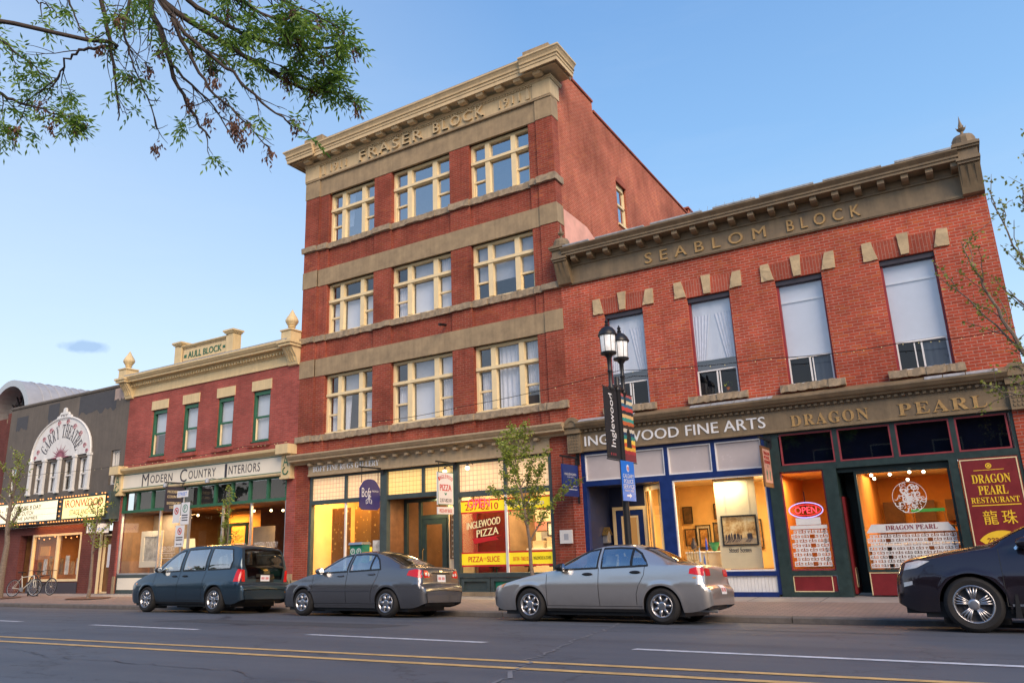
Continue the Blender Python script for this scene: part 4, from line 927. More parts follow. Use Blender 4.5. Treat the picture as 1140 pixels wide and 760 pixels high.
mb = MB().box(-2.12,-.25,.17,.25,.03,.5); mb.build('riser_panel', M['red_panel'], sb_); MB().box(-2.12,-2.10,.16,.169,.03,.5).box(-2.10,-.25,.16,.169,.485,.5).build('panel_beading', M['cream_line'], sb_)
wn = frame(MB(), -3.715,-2.765,.565,2.775,.03,.06,.12).build('display_window', M['red_trim'], sb_); pane(wn, -3.69,-2.79,.59,2.75,.10,'shop_glass')
wn = frame(MB(), -2.14,-.245,.51,2.675,.05,.18,.26).build('display_window', M['dark_green'], sb_); pane(wn, -2.10,-.29,.55,2.63,.22,'shop_glass')
MB().quad((-2.48,.2,0),(-2.48,1.3,0),(-2.48,1.3,2.8),(-2.48,.2,2.8)).quad((-2.48,1.3,0),(-2.14,1.3,0),(-2.14,1.3,2.8),(-2.48,1.3,2.8)).quad((-2.48,.2,2.7),(-2.14,.2,2.7),(-2.14,1.3,2.7),(-2.48,1.3,2.7)).build('entrance_recess', M['dark_green'], sb_)
d_ = MB().box(-2.47,-2.42,.26,1.1,.05,2.15).build('shop_door', M['red_panel'], sb_)
mb = MB(); mb.box(-2.417,-2.41,.35,.42,.2,.45)
for y in (.34,.62): mb.box(-2.417,-2.408,y,y+.02,.18,.6)
mb.box(-2.417,-2.408,.34,.64,.18,.2).box(-2.417,-2.408,.34,.64,.58,.6); mb.build('panel_beading', M['cream_line'], d_)
mb = MB(); mb.quad((-2.14,.26,0),(-2.14,1.3,0),(-2.14,1.3,2.8),(-2.14,.26,2.8)); mb.build('recess_side', M['wood'], sb_)
room(sb_, -3.9, -2.5, .24, 3.8, .5, 2.78, 'orange_wall')
room(sb_, -2.13, 1.2, .3, 5.0, .3, 2.76, 'orange_wall')
lamp('restaurant_light', (-1.2,2.4,2.7), 95, (1,.55,.18), 1.8, size_y=1.6)
lamp('restaurant_side_light', (-3.3,1.2,2.7), 52, (1,.55,.20), .8, size_y=.6)

for k, (x, y) in enumerate(((-1.75,1.3),(-.5,1.6),(-1.3,2.4),(.3,2.2))):
    t = thing('dining_table', ('small dark dining table nearest the fret patterned restaurant window','small dark dining table near the restaurant wall behind the medallion','small dark dining table in the middle of the restaurant','small dark dining table behind the red sign board')[k], 'table', (x,y,.3))
    MB().box(x-.35,x+.35,y-.35,y+.35,1.02,1.06).build('table_top', M['white_wood'], t); MB().lathe((x,y,.3), [(.2,0),(.04,.04),(.04,.72)], 10).build('table_leg', M['black_metal'], t)
for k, (x, y) in enumerate(((-1.75,1.85),(-.5,2.15),(-1.3,2.95),(.3,2.75))):
    t = thing('dining_chair', ('dark wooden chair behind the left window table of the restaurant','dark wooden chair behind the right window table of the restaurant','dark wooden chair behind the middle table of the restaurant','dark wooden chair at the table behind the red board')[k], 'chair', (x,y,.3))
    MB().box(x-.2,x+.2,y-.2,y+.2,.74,.78).build('seat', M['wood'], t); MB().box(x-.2,x+.2,y+.17,y+.2,.85,1.3).build('backrest', M['wood'], t)
    for sx in (-.18,.15):
        for sy in (-.18,.15): MB().box(x+sx,x+sx+.03,y+sy,y+sy+.03,.3,.74).build('leg', M['wood'], t)
MB().quad((-2.0,4.9,.3),(1.15,4.9,.3),(1.15,4.9,1.25),(-2.0,4.9,1.25)).build('wainscot', M['wood'], sb_)
for x in (-1.8,-1.05,-.3): MB().box(x-.25,x+.25,4.82,4.88,1.55,2.1).build('wall_panel', M['wood'], sb_)
for x, z in ((-5.6,2.74),(-5.0,2.76),(-6.9,2.7)): MB().tube([(x,1.2,z+.08),(x,1.2,z-.02),(x+.08,1.1,z-.1)], [.012,.012,.05], 8).build('track_light', M['black_metal'], sb_)
MB().box(-4.4,-4.0,2.2,4.0,.45,1.3).build('display_cabinet', M['wood'], sb_)

MB().box(-4.35,-3.97,1.0,1.05,2.2,2.7).build('bulkhead_panel', M['ochre_wall'], sb_); MB().box(-4.4,-4.1,1.9,2.5,2.3,2.36).build('light_tube', M['bulb_white'], sb_)
MB().quad((-4.4,2.15,.45),(-3.96,1.7,.45),(-3.96,1.7,2.3),(-4.4,2.15,2.3)).build('shelf_back', M['brown_wall'], sb_)
# ------------------------------------------------------------------ printed glass, neon, signs and window displays
def fret(mb, x0, x1, z0, z1, y, cell, rows):
    """greek key fret strips in white vinyl"""
    h = (z1-z0)/rows; n = max(1, int((x1-x0)/h)); cw = (x1-x0)/n; t = h*.15
    for r_ in range(rows):
        for i in range(n):
            ax, az = x0+i*cw, z0+r_*h
            if (r_ % 2 == 0) and (i % 9 == 4): continue
            ax += (cw*.5 if r_ % 2 else 0)-(cw if r_ % 2 and i == n-1 else 0)*.5
            fl = -1 if (i+r_) % 2 else 1
            def bar(u0,u1,v0,v1):
                if fl < 0: u0, u1 = 1-u1, 1-u0
                mb.quad((ax+u0*cw,y,az+v0*h),(ax+u1*cw,y,az+v0*h),(ax+u1*cw,y,az+v1*h),(ax+u0*cw,y,az+v1*h))
            bar(0,1,0,.18); bar(0,.19,.18,.90); bar(.19,.88,.72,.90); bar(.69,.88,.30,.72); bar(.36,.69,.30,.48); bar(.36,.53,.48,.60)
        mb.quad((x0,y,z0+r_*h-.01),(x1,y,z0+r_*h-.01),(x1,y,z0+r_*h),(x0,y,z0+r_*h))
    return mb
G = sb_
mb = MB(); fret(mb, -3.64, -2.84, .66, 1.46, .088, .15, 8); mb.quad((-3.64,.088,1.47),(-2.84,.088,1.47),(-2.84,.088,1.55),(-3.64,.088,1.55)); mb.build('fret_decal', M['white_vinyl'], G)
mb = MB(); fret(mb, -2.06, -.33, .60, 1.30, .205, .15, 8); mb.quad((-2.06,.205,1.33),(-.33,.205,1.33),(-.45,.205,1.51),(-1.94,.205,1.51)); mb.build('fret_decal', M['white_vinyl'], G)
text(G, 'window_lettering', 'DRAGON PEARL', -1.66, -.66, 1.38, 1.48, .202, M['red_trim'], serif=True)
text(G, 'window_lettering', 'RESTAURANT', -1.5, -.8, 1.335, 1.37, .2005, M['white_letter'], serif=True)
# round etched dragon medallion: ring with coiling strokes
mb = MB(); cx, cz, rr_ = -1.1, 2.06, .34
def ring(mb, cx, cz, r0, r1, y, n=40, a0=0, a1=2*PI):
    for i in range(n):
        a, b = a0+(a1-a0)*i/n, a0+(a1-a0)*(i+1)/n
        mb.quad((cx+r0*math.cos(a),y,cz+r0*math.sin(a)),(cx+r1*math.cos(a),y,cz+r1*math.sin(a)),(cx+r1*math.cos(b),y,cz+r1*math.sin(b)),(cx+r0*math.cos(b),y,cz+r0*math.sin(b)))
ring(mb, cx, cz, .325, .335, .205)
r_d = random.Random(5)
for i in range(90):
    a = r_d.uniform(0,6.28); rad = r_d.uniform(.02,.29); r0 = r_d.uniform(.02,.07); s0 = r_d.uniform(0,6.28)
    ring(mb, cx+rad*math.cos(a), cz+rad*math.sin(a), r0*.66, r0, .2045-.00001*i, 10, s0, s0+r_d.uniform(2,5))
mb.build('medallion_decal', M['white_vinyl'], G)
# ceiling spots inside the restaurant
for x, y, z in ((-1.85,.9,2.62),(-1.5,1.4,2.64),(-1.05,.8,2.63),(-.8,1.6,2.66),(-1.9,2.0,2.6),(-1.2,2.4,2.55)): downlight(G, x, y, z, 'bulb_white', .035)
# table, counter and picture at the back of the restaurant
t = thing('service_counter', 'dark wooden counter at the back of the restaurant below the green shelf', 'counter', (-1.1,3.4,.3))
MB().box(-1.7,-.4,3.2,3.7,.3,1.4).build('counter_body', M['wood'], t); MB().box(-1.75,-.35,3.15,3.75,1.4,1.45).build('counter_top', M['dark_wall'], t)
MB().box(-1.3,-.55,3.4,3.6,1.78,1.86).build('shelf', M['sign_green'], t); MB().box(-1.3,-1.27,3.4,3.6,1.45,1.78).box(-.58,-.55,3.4,3.6,1.45,1.78).build('shelf_post', M['wood'], t)
def picture(label, x0, x1, z0, z1, y, m, fw_=.03, group=None, fm='black_vinyl'):
    t = thing('framed_picture', label, 'picture', ((x0+x1)/2, y, z0), group)
    frame(MB(), x0, x1, z0, z1, fw_, y-.03, y).build('picture_frame', M[fm], t)
    MB().quad((x0+fw_,y-.005,z0+fw_),(x1-fw_,y-.005,z0+fw_),(x1-fw_,y-.005,z1-fw_),(x0+fw_,y-.005,z1-fw_)).build('picture_sheet', m, t); return t
def paintm(name, cs, scale):
    m, nt, out = _nt(name); p = nt.nodes.new('ShaderNodeBsdfPrincipled'); tc = nt.nodes.new('ShaderNodeTexCoord').outputs['Object']
    f = noise(nt, tc, scale, 6, .7); n = len(cs)
    nt.links.new(ramp(nt, f, [(.32+.36*i/(n-1), c) for i, c in enumerate(cs)]), p.inputs['Base Color']); p.inputs['Roughness'].default_value = .5
    nt.links.new(p.outputs[0], out.inputs[0]); return m
M['art_dark'] = paintm('dark_landscape_canvas', [(.04,.03,.02),(.12,.07,.03),(.3,.17,.06)], 5)
M['art_warm'] = paintm('warm_landscape_canvas', [(.10,.05,.02),(.34,.17,.05),(.6,.4,.16)], 5)
M['art_photo'] = paintm('grey_photo_print', [(.25,.24,.22),(.5,.49,.46),(.75,.73,.7)], 4)
picture('red framed picture on the back wall of the restaurant', -.75+.2, -.2, 1.55, 1.95, 4.95, M['red_panel'])
# neon OPEN sign in the narrow restaurant window
def neon_open(label, x0, x1, z0, z1, y, ovalm, txtm):
    t = thing('neon_sign', label, 'neon sign', ((x0+x1)/2, y, z0))
    cx, cz, a, b = (x0+x1)/2, (z0+z1)/2, (x1-x0)/2, (z1-z0)/2
    if ovalm:
        MB().tube([(cx+a*math.cos(q*PI/16), y, cz+b*math.sin(q*PI/16)) for q in range(33)], .012, 5).build('oval_tube', ovalm, t)
        MB().tube([(cx+(a-.05)*math.cos(q*PI/16), y, cz+(b-.05)*math.sin(q*PI/16)) for q in range(33)], .008, 5).build('oval_tube', M['neon_red'], t)
        i = .13
    else: i = .0
    letters(MB(), 'OPEN', (x0+i, y-.01, z0+i*.75), (x1-x0-2*i,0,0), (0,0,z1-z0-1.5*i), (0,-1,0), .01, bold=-.002).build('letter_tubes', txtm, t)
    MB().box(cx-.01,cx+.01,y+.01,y+.02,z0,z1+.25).build('hanger', M['black_metal'], t); return t
neon_open('oval neon OPEN sign glowing red in the narrow restaurant window', -3.62, -2.88, 1.72, 2.06, .08, M['neon_white'], M['neon_pink'])
neon_open('pink neon OPEN sign above the red lettering of the pizza window', -12.62, -11.86, 2.42, 2.68, .10, None, M['neon_pink'])
MB().quad((-3.5,.087,1.56),(-2.96,.087,1.56),(-2.96,.087,1.72),(-3.5,.087,1.72)).build('menu_sheet', M['white_vinyl'], G)
# big red restaurant sign board
t = thing('sign_board', 'tall dark red restaurant sign board with yellow lettering and Chinese characters', 'sign', (.46,.0,.28))
MB().box(-.06,.995,.0,.045,.29,2.77).build('board', M['red_panel'], t)
frame(MB(), -.045, .98, .31, 2.75, .022, -.006, .0-.0005).build('border', M['cream_line'], t)
yb = -.0005
text(t, 'sign_lettering', 'DRAGON', .12, .80, 2.25, 2.43, yb, M['yellow_paint'], serif=True, bold=.01)
text(t, 'sign_lettering', 'PEARL', .20, .72, 2.02, 2.20, yb, M['yellow_paint'], serif=True, bold=.01)
text(t, 'sign_lettering', 'RESTAURANT', .04, .89, 1.85, 1.97, yb, M['yellow_paint'], serif=True, bold=.01)
text(t, 'sign_lettering', '龍', .20, .45, 1.42, 1.70, yb, M['yellow_paint'], bold=.012); text(t, 'sign_lettering', '珠', .53, .78, 1.42, 1.70, yb, M['yellow_paint'], bold=.012)
mb = MB(); mb.box(.04,.90,-.004,-.0005,1.795,1.815).box(.18,.72,-.004,-.0005,2.51,2.522); mb.build('sign_rule', M['yellow_paint'], t)
mb = MB(); ring(mb, .46, 2.60, .035, .055, -.003, 20); ring(mb, .46, 2.60, .0, .025, -.003, 12); mb.build('sign_emblem', M['yellow_paint'], t)
mb = MB(); ring(mb, .46, .78, .12, .52, -.004, 24, R(40), R(140)); mb.build('sign_fan', M['yellow_paint'], t)
text(t, 'sign_lettering', '233-8818', .20, .72, 1.05, 1.16, -.005, M['red_panel'], serif=True)
# painting on the white screen in the gallery window
scr = thing('display_screen', 'cream hanging screen in the gallery window with a street scene title', 'screen', (-4.9,.5,.6))
MB().box(-5.44,-4.44,.50,.52,.60,2.72).build('fabric_panel', M['cream_wall'], scr); MB().box(-5.46,-4.42,.49,.53,2.72,2.76).build('top_rail', M['brass'], scr)
text(scr, 'script_lettering', 'Street Scenes', -5.22, -4.68, .98, 1.10, .495, M['charcoal'], serif=True)
M['art_street'] = paintm('street_scene_canvas', [(.16,.07,.03),(.6,.32,.10),(.85,.62,.30),(.9,.78,.5)], 4.5)
pc = thing('framed_picture', 'large black framed street scene painting hung on the cream screen', 'picture', (-4.9,.48,1.15))
frame(MB(), -5.34,-4.48,1.14,1.86,.035,.455,.485).build('picture_frame', M['black_vinyl'], pc); MB().box(-5.305,-4.515,.474,.484,1.175,1.825).build('canvas', M['art_street'], pc)
mb = MB(); r_d = random.Random(3)
for i in range(13):
    x = -5.24+.045*i+r_d.uniform(-.012,.012) if i < 9 else -4.72+.03*(i-9); h = r_d.uniform(.09,.15); z = 1.27+r_d.uniform(0,.04)
    mb.prism([(x-.012,z),(x+.012,z),(x+.016,z+h*.7),(x+.008,z+h),(x-.008,z+h),(x-.016,z+h*.7)], .468, .473)
    mb.prism([(x,z),(x+.01,z),(x-.06,z-.07),(x-.08,z-.07)], .470, .4735)
mb.build('painted_figures', M['charcoal'], pc)
mb = MB(); mb.quad((-5.3,.473,1.18),(-4.52,.473,1.18),(-4.52,.473,1.30),(-5.3,.473,1.36)); mb.build('painted_pavement', paintm('canvas_pavement', [(.3,.2,.12),(.6,.45,.28)], 6), pc)
MB().tube([(-5.2,.49,1.86),(-5.2,.49,2.72)], .003, 4).tube([(-4.62,.49,1.86),(-4.62,.49,2.72)], .003, 4).build('hanging_wire', M['alu'], pc)
for k, (x0, x1, z0, z1, y) in enumerate(((-6.35,-6.0,1.2,1.75,3.2),(-5.95,-5.45,1.0,1.5,4.15),(-6.3,-5.9,.62,1.1,3.0))):
    picture(('dark upright picture on the left wall of the gallery','wide dark picture on the back wall of the gallery','dark picture leaning low at the left of the gallery')[k], x0, x1, z0, z1, y, M['art_dark'])
for k, (x0, x1, z0, z1) in enumerate(((-6.98+.15,-6.7+.15,1.05,1.6),(-7.5,-7.15,1.1,1.6))): picture(('picture seen through the angled side window of the gallery','wide warm picture on the back wall beyond the angled gallery window')[k], x0, x1, z0, z1, (3.4,4.15)[k], M['art_warm'])
# candle stands
for k, (x, z, h, cm) in enumerate(((-5.93,.75,.34,(.45,.55,.72)),(-5.76,1.02,.30,(.03,.09,.55)),(-5.86,.58,.36,(.10,.2,.6)))):
    c = thing('candlestick', ('pale blue candle on the tall brass stand in the gallery window','dark blue candle on the right brass stand in the gallery window','mid blue candle on the lowest brass stand in the gallery window')[k], 'candle', (x,.4+.06*k,.56))
    y = .4+.06*k
    MB().lathe((x,y,.56), [(.07,0),(.07,.015),(.015,.04),(.012,max(.08,z-.56)*.5),(.022,max(.08,z-.56)*.55),(.012,max(.08,z-.56)*.6),(.014,z-.56),(.045,z-.55),(.04,z-.53)], 10).build('stand', M['brass'], c, smooth=True)
    MB().lathe((x,y,z+.03), [(.028,0),(.026,h*.6),(.004,h)], 10).build('candle', mat('candle_wax_%d' % k, cm, .4), c, smooth=True)
cd = thing('candelabra', 'branched brass candelabra at the left of the gallery window', 'candelabra', (-6.12,.5,.56))
mb = MB().lathe((-6.12,.5,.56), [(.09,0),(.03,.03),(.015,.1),(.015,.5),(.03,.52)], 10)
for a in (-.13,-.07,.07,.13): mb.tube([(-6.12,.5,.8),(-6.12+a*.7,.5,.82),(-6.12+a,.5,.9),(-6.12+a,.5,1.0+abs(a))], .009, 5).lathe((-6.12+a,.5,1.0+abs(a)), [(.03,0),(.035,.03)], 8)
mb.build('branches', M['brass'], cd)
mx = thing('mailbox', 'small brass house shaped mailbox on the blue wall of the gallery entrance', 'mailbox', (-8.65,1.0,1.35))
MB().prismx([(.88,1.3),(1.12,1.3),(1.12,1.52),(1.0,1.66),(.88,1.52)], -8.735, -8.6).build('box', M['steel'], mx); MB().prismx([(.84,1.5),(1.0,1.68),(1.16,1.5),(1.16,1.53),(1.0,1.72),(.84,1.53)], -8.735, -8.57).build('roof', M['brass'], mx)
# pizza window: vinyl bands, lettering
y = .128
P = fb
mb = MB(); mb.quad((-12.9,y,2.30),(-9.9,y,2.30),(-9.9,y,2.60),(-12.9,y,2.60)); mb.quad((-12.9,y,.82),(-9.9,y,.82),(-9.9,y,1.13),(-12.9,y,1.13)); mb.build('window_band', M['yellow_vinyl'], P)
mb = MB()
for z in (2.26,2.60,.77,1.13): mb.quad((-12.9,y-.001,z),(-9.9,y-.001,z),(-9.9,y-.001,z+.045),(-12.9,y-.001,z+.045))
mb.build('window_band', M['red_vinyl'], P)
text(P, 'window_lettering', '237-8210', -12.75, -11.6, 2.35, 2.54, y, M['red_vinyl'], bold=.02)
text(P, 'window_lettering', 'inglewoodpizza.ca', -11.2, -10.1, 2.36, 2.54, y, M['white_vinyl'], bold=.02)
mb = MB(); letters(mb, 'INGLEWOOD', (-12.70,y-.002,1.80), (1.15,0,.14), (0,0,.20), (0,-1,0), 0, bold=.03); letters(mb, 'PIZZA', (-12.36,y-.002,1.58), (.74,0,.08), (0,0,.20), (0,-1,0), 0, bold=.03); mb.build('window_lettering', mat('cream_vinyl', (.90,.80,.45), .5, em=(1,.85,.45), es=.25), P)  # cream lettering glows by itself to mimic backlight
MB().prism([(-12.45,1.40),(-11.95,1.47),(-11.62,1.50),(-11.72,1.58),(-11.5,1.62),(-12.0,1.58),(-12.52,1.55)], y-.004, y-.001).build('window_ribbon', M['red_vinyl'], P)
mb = MB(); mb.quad((-12.89,y+.012,1.18),(-12.35,y+.012,1.18),(-12.35,y+.012,2.26),(-12.89,y+.012,2.26)); mb.build('window_film', M['red_vinyl'], P); MB().box(-12.95,-11.8,1.0,1.04,.1,2.62).build('red_partition', M['red_panel'], P)
text(P, 'window_lettering', 'PIZZA', -12.66, -12.16, .90, 1.05, y-.002, M['red_vinyl'], bold=.03); text(P, 'window_lettering', 'SLICE', -12.02, -11.6, .90, 1.05, y-.002, M['red_vinyl'], bold=.03)
text(P, 'window_lettering', 'EAT IN - TAKE OUT', -11.15, -10.6, .91, 1.02, y-.002, M['red_vinyl'], bold=.02); text(P, 'window_lettering', 'INGLEWOOD & DOVER', -10.5, -9.95, .93, 1.02, y-.002, M['black_vinyl'], bold=.02)
text(P, 'window_lettering', 'BY THE', -12.14, -12.05, .94, 1.02, y-.002, M['red_vinyl'])
# pizza shop fittings
c = thing('service_counter', 'cream and red pizza counter inside the shop window', 'counter', (-10.9,2.6,.1))
MB().box(-12.0,-9.6,2.5,3.0,.1,1.15).build('counter_body', M['cream_wall'], c); MB().box(-12.05,-9.55,2.45,3.05,1.15,1.2).build('counter_top', M['white_wood'], c)
mb = MB(); mb.box(-12.9,-9.5,4.55,4.59,1.75,2.05).build('menu_board', mat('pink_wall_band', (.62,.25,.2), .7), fb); MB().box(-10.9,-10.2,4.52,4.549,1.72,2.0).build('menu_board', M['yellow_vinyl'], fb)
for k, (x0, x1, z0, z1) in enumerate(((-11.9,-11.6,1.55,2.0),(-11.5,-11.25,1.45,1.85),(-10.55,-10.35,1.75,2.2),(-10.52,-10.34,1.35,1.7))):
    picture(('wide black framed notice beside the steel pizza oven','smaller black framed notice beside the pizza menu','tall upper black framed notice over the pizza counter','short lower black framed notice over the pizza counter')[k], x0, x1, z0, z1, 3.6, M['art_photo'], .04)
for k, x in enumerate((-12.2,-11.0,-10.2)):
    t = thing('stool', ('dark stool beside the red partition behind the pizza window','dark stool between the other two behind the pizza window','dark stool under the plain pane of the pizza window')[k], 'stool', (x,.8,.1))
    MB().lathe((x,.8,.1), [(.001,.62),(.17,.62),(.18,.66),(.17,.70),(.001,.70)], 12).build('seat', M['black_vinyl'], t)
    for a in range(4): MB().tube([(x+.05*math.cos(a*PI/2),.8+.05*math.sin(a*PI/2),.72),(x+.17*math.cos(a*PI/2),.8+.17*math.sin(a*PI/2),.1)], .015, 5).build('leg', M['black_metal'], t)
for x, yy, z in ((-12.1,1.2,3.45),(-10.8,1.5,3.5),(-10.2,2.8,3.3)): downlight(fb, x, yy, z, 'bulb_white', .05)
# notices on the rug shop glass, fire extinguisher, white box on the pier
MB().box(-16.55,-16.32,.12,.132,.98,1.42).build('paper_notice', M['yellow_vinyl'], fb); MB().box(-16.28,-15.98,.12,.132,1.0,1.62).build('paper_notice', M['art_photo'], fb)
t = thing('fire_extinguisher', 'red fire extinguisher on the wall of the shop entrance', 'extinguisher', (-13.3,.5,.75))
MB().lathe((-13.28,.52,.75), [(.001,0),(.06,.0),(.065,.02),(.065,.28),(.03,.34),(.02,.36)], 12).build('cylinder', M['sign_red'], t, smooth=True); MB().box(-13.31,-13.25,.48,.56,1.11,1.16).box(-13.37,-13.27,.495,.515,1.14,1.16).build('handle', M['black_metal'], t); MB().tube([(-13.3,.48,1.13),(-13.37,.46,1.05),(-13.36,.46,.87)], .012, 5).build('hose', M['black_metal'], t)
t = thing('wall_box', 'white meter box on the brick pier between the pizza shop and the gallery', 'meter box', (-9.42,0,1.35))
MB().box(-9.56,-9.20,-.07,-.002,1.33,1.68).build('box', M['white_wood'], t); MB().box(-9.43,-9.30,-.075,-.071,1.42,1.58).build('label_plate', M['curtain_grey'], t)
# hanging signs: plates that hang square to the wall
def hang_sign(label, x, y0, y1, z0, z1, m, arm_z, shape=None, th=.04, lampy=None):
    t = thing('hanging_sign', label, 'sign', (x, 0, z0))
    q = shape or [(y0,z0),(y1,z0),(y1,z1),(y0,z1)]
    MB().prismx(q, x-th/2, x+th/2).build('sign_plate', M[m], t)
    b = MB(); b.box(x-.02,x+.02,y0-.06,0.0,arm_z,arm_z+.045); b.box(x-.05,x+.05,-.015,.0,arm_z-.15,arm_z+.15)
    for y in (y0+.08, y1-.08): b.box(x-.008,x+.008,y-.008,y+.008,z1-.12,arm_z)
    b.build('bracket', M['black_metal'], t); return t
FXB = -15.8
def arcshape(y0, y1, z0, z1):
    c, r = (y0+y1)/2, (y1-y0)/2
    return [(y0,z0+.08),(y0+.12,z0),(y1-.12,z0),(y1,z0+.08),(y1,z1-.28),(y1-.05,z1-.22)]+[(c+r*.78*math.cos(a*PI/10), z1-.2+.2*math.sin(a*PI/10)) for a in range(1,10)]+[(y0+.05,z1-.22),(y0,z1-.28)]
t = hang_sign('indigo scalloped hanging sign with white script outside the rug shop', FXB, -1.05, -.14, 2.52, 3.45, 'sign_purple', 3.78, arcshape(-1.05,-.14,2.52,3.45))
textx(t, 'sign_lettering', 'Boft', -.98, -.56, 2.90, 3.18, FXB+.025, M['white_letter'], bold=-.005); textx(t, 'sign_lettering', 'FINE RUGS', -.52, -.22, 3.06, 3.11, FXB+.025, M['white_letter'])
mb = MB()
for s_ in (-1, 1): mb.tube([(FXB+.026,-.66+s_*.02,2.98),(FXB+.026,-.66+s_*.02,2.86),(FXB+.026,-.66+s_*.05,2.72),(FXB+.026,-.66+s_*.12,2.70),(FXB+.026,-.66+s_*.13,2.80),(FXB+.026,-.66+s_*.06,2.85),(FXB+.026,-.66+s_*.02,2.86)], .009, 4)
mb.build('sign_flourish', M['white_letter'], t)
PX = -13.0
t = hang_sign('white hanging pizza sign with red lettering and phone number, smaller plate below', PX, -.9, -.12, 2.52, 3.46, 'sign_white', 3.72)
mb = MB()
for z in (2.52,3.44): mb.box(PX+.021,PX+.024,-.9,-.12,z,z+.02)
mb.box(PX+.021,PX+.024,-.9,-.88,2.52,3.46).box(PX+.021,PX+.024,-.14,-.12,2.52,3.46); mb.build('sign_border', M['sign_green'], t)
mb = MB()
for i, ch in enumerate('INGLEWOOD'):
    a = R(118-56*i/8); c0 = Vector((PX+.024, -.52+.62*math.cos(a), 2.66+.62*math.sin(a))); ud = Vector((0, math.sin(a), -math.cos(a))); vd = Vector((0, math.cos(a), math.sin(a)))
    letters(mb, ch, c0-ud*.028, ud*.056, vd*.11, (1,0,0), 0, bold=.02)
mb.build('sign_lettering', M['sign_red'], t)
textx(t, 'sign_lettering', 'PIZZA', -.80, -.24, 2.92, 3.10, PX+.024, M['sign_red'], bold=.035); textx(t, 'sign_lettering', '237-8210', -.80, -.24, 2.60, 2.70, PX+.024, M['black_vinyl'], bold=.02)
MB().prismx([(-.55,2.80),(-.49,2.80),(-.46,2.87),(-.52,2.84),(-.58,2.87)], PX+.021, PX+.025).build('sign_emblem', M['sign_green'], t)
MB().box(PX-.02,PX+.02,-.9,-.12,2.26,2.46).build('lower_plate', M['sign_white'], t); textx(t, 'sign_lettering', 'PIZZA BY SLICE', -.82, -.22, 2.31, 2.40, PX+.024, M['sign_red'], bold=.03)
MB().box(PX-.006,PX+.006,-.8,-.79,2.46,2.52).box(PX-.006,PX+.006,-.25,-.24,2.46,2.52).build('chain', M['black_metal'], t)
BX = -8.92
t = hang_sign('navy rectangular hanging sign with small white lettering on the brick pier', BX, -1.0, -.1, 2.52, 3.34, 'sign_blue', 3.52)
textx(t, 'sign_lettering', 'INGLEWOOD', -.9, -.22, 3.06, 3.12, BX+.024, M['white_letter']); textx(t, 'sign_lettering', 'FINE ARTS', -.75, -.38, 3.00, 3.03, BX+.024, M['white_letter']); textx(t, 'sign_lettering', 'framing gallery', -.85, -.2, 2.76, 2.80, BX+.024, M['white_letter'])
MB().box(BX+.021,BX+.024,-.92,-.2,2.69,2.705).build('sign_rule', M['white_letter'], t); MB().box(BX-.04,BX+.0,-.06,.0,2.35,3.62).build('wall_post', M['black_metal'], t)
DX = -3.86
t = hang_sign('brown framed pink hanging sign with red lettering and green figures', DX, -1.0, -.14, 2.42, 3.34, 'wood', 3.5)
MB().box(DX+.021,DX+.026,-.92,-.22,2.52,3.28).build('sign_face', mat('pink_sign_face', (.62,.36,.28), .5), t)
for i, (s, z) in enumerate((('DRAGON',3.15),('PEARL',3.05),('RESTAURANT',2.95))): textx(t, 'sign_lettering', s, -.85, -.3, z, z+.075, DX+.029, M['sign_red'], bold=.02)
for yy in (-.72,-.42): MB().prismx([(yy-.05,2.58),(yy+.05,2.58),(yy+.03,2.68),(yy+.045,2.76),(yy,2.82),(yy-.045,2.76),(yy-.03,2.68)], DX+.026, DX+.029).build('sign_figure', M['sign_green'], t)
MB().box(DX+.026,DX+.029,-.59,-.55,2.86,2.92).build('sign_figure', M['black_vinyl'], t)
# sign lamps
def spot(label, x, y, z):
    t = thing('sign_lamp', label, 'lamp', (x, y, z)); MB().tube([(x,.0,z+.1),(x,y*.6,z+.16),(x,y,z+.1)], .012, 5).build('arm', M['black_metal'], t)
    MB().lathe((x,y,z), [(.04,.03),(.035,.07),(.02,.11),(.012,.12)], 10).build('shade', M['black_metal'], t); MB().ball((x,y,z-.02), .065).build('light_bulb', M['bulb'], t)
spot('lit bare bulb lamp above the white pizza sign', -13.05, -.45, 3.5)
spot('lit bulb lamp at the left end of the pizza transom window', -12.35, -.3, 3.56)

t = thing('drinks_cooler', 'tall glass fronted drinks cooler inside the pizza shop behind the right pane', 'cooler', (-9.9,3.4,.1))
MB().box(-10.2,-9.65,3.3,3.9,.1,2.0).build('cabinet', M['charcoal'], t); frame(MB(), -10.18,-9.67,.2,1.95,.05,3.26,3.29).build('door', M['alu'], t)
mb = MB(); r_d = random.Random(8)
for z in (.35,.72,1.09,1.46):
    for i in range(6): mb.box(-10.12+.075*i,-10.07+.075*i,3.27,3.299,z,z+.24)
mb.build('bottle_row', paintm('drink_bottles', [(.5,.05,.03),(.1,.3,.1),(.6,.4,.1),(.05,.1,.4)], 9), t)
for k, (x, n) in enumerate(((-11.7,5),(-11.2,7))):
    t = thing('pizza_box_stack', ('short stack of cardboard pizza boxes on the counter','taller stack of cardboard pizza boxes on the counter')[k], 'boxes', (x,2.7,1.2))
    for i in range(n): MB().box(x-.19+.01*(i%2),x+.19+.01*(i%2),2.56,2.94,1.201+.045*i,1.243+.045*i).build('cardboard_box', mat('cardboard_%d%d' % (k, i), (.52+.03*(i%2),.40,.25), .9), t)
t = thing('pizza_oven', 'steel pizza oven at the back of the pizza shop', 'oven', (-11.6,4.0,.1)); MB().box(-12.2,-11.1,3.7,4.4,.1,1.7).build('oven_body', M['steel'], t); MB().box(-12.1,-11.2,3.67,3.699,1.15,1.45).build('oven_door', M['black_metal'], t); MB().box(-12.1,-11.2,3.64,3.669,1.5,1.53).build('handle', M['alu'], t)

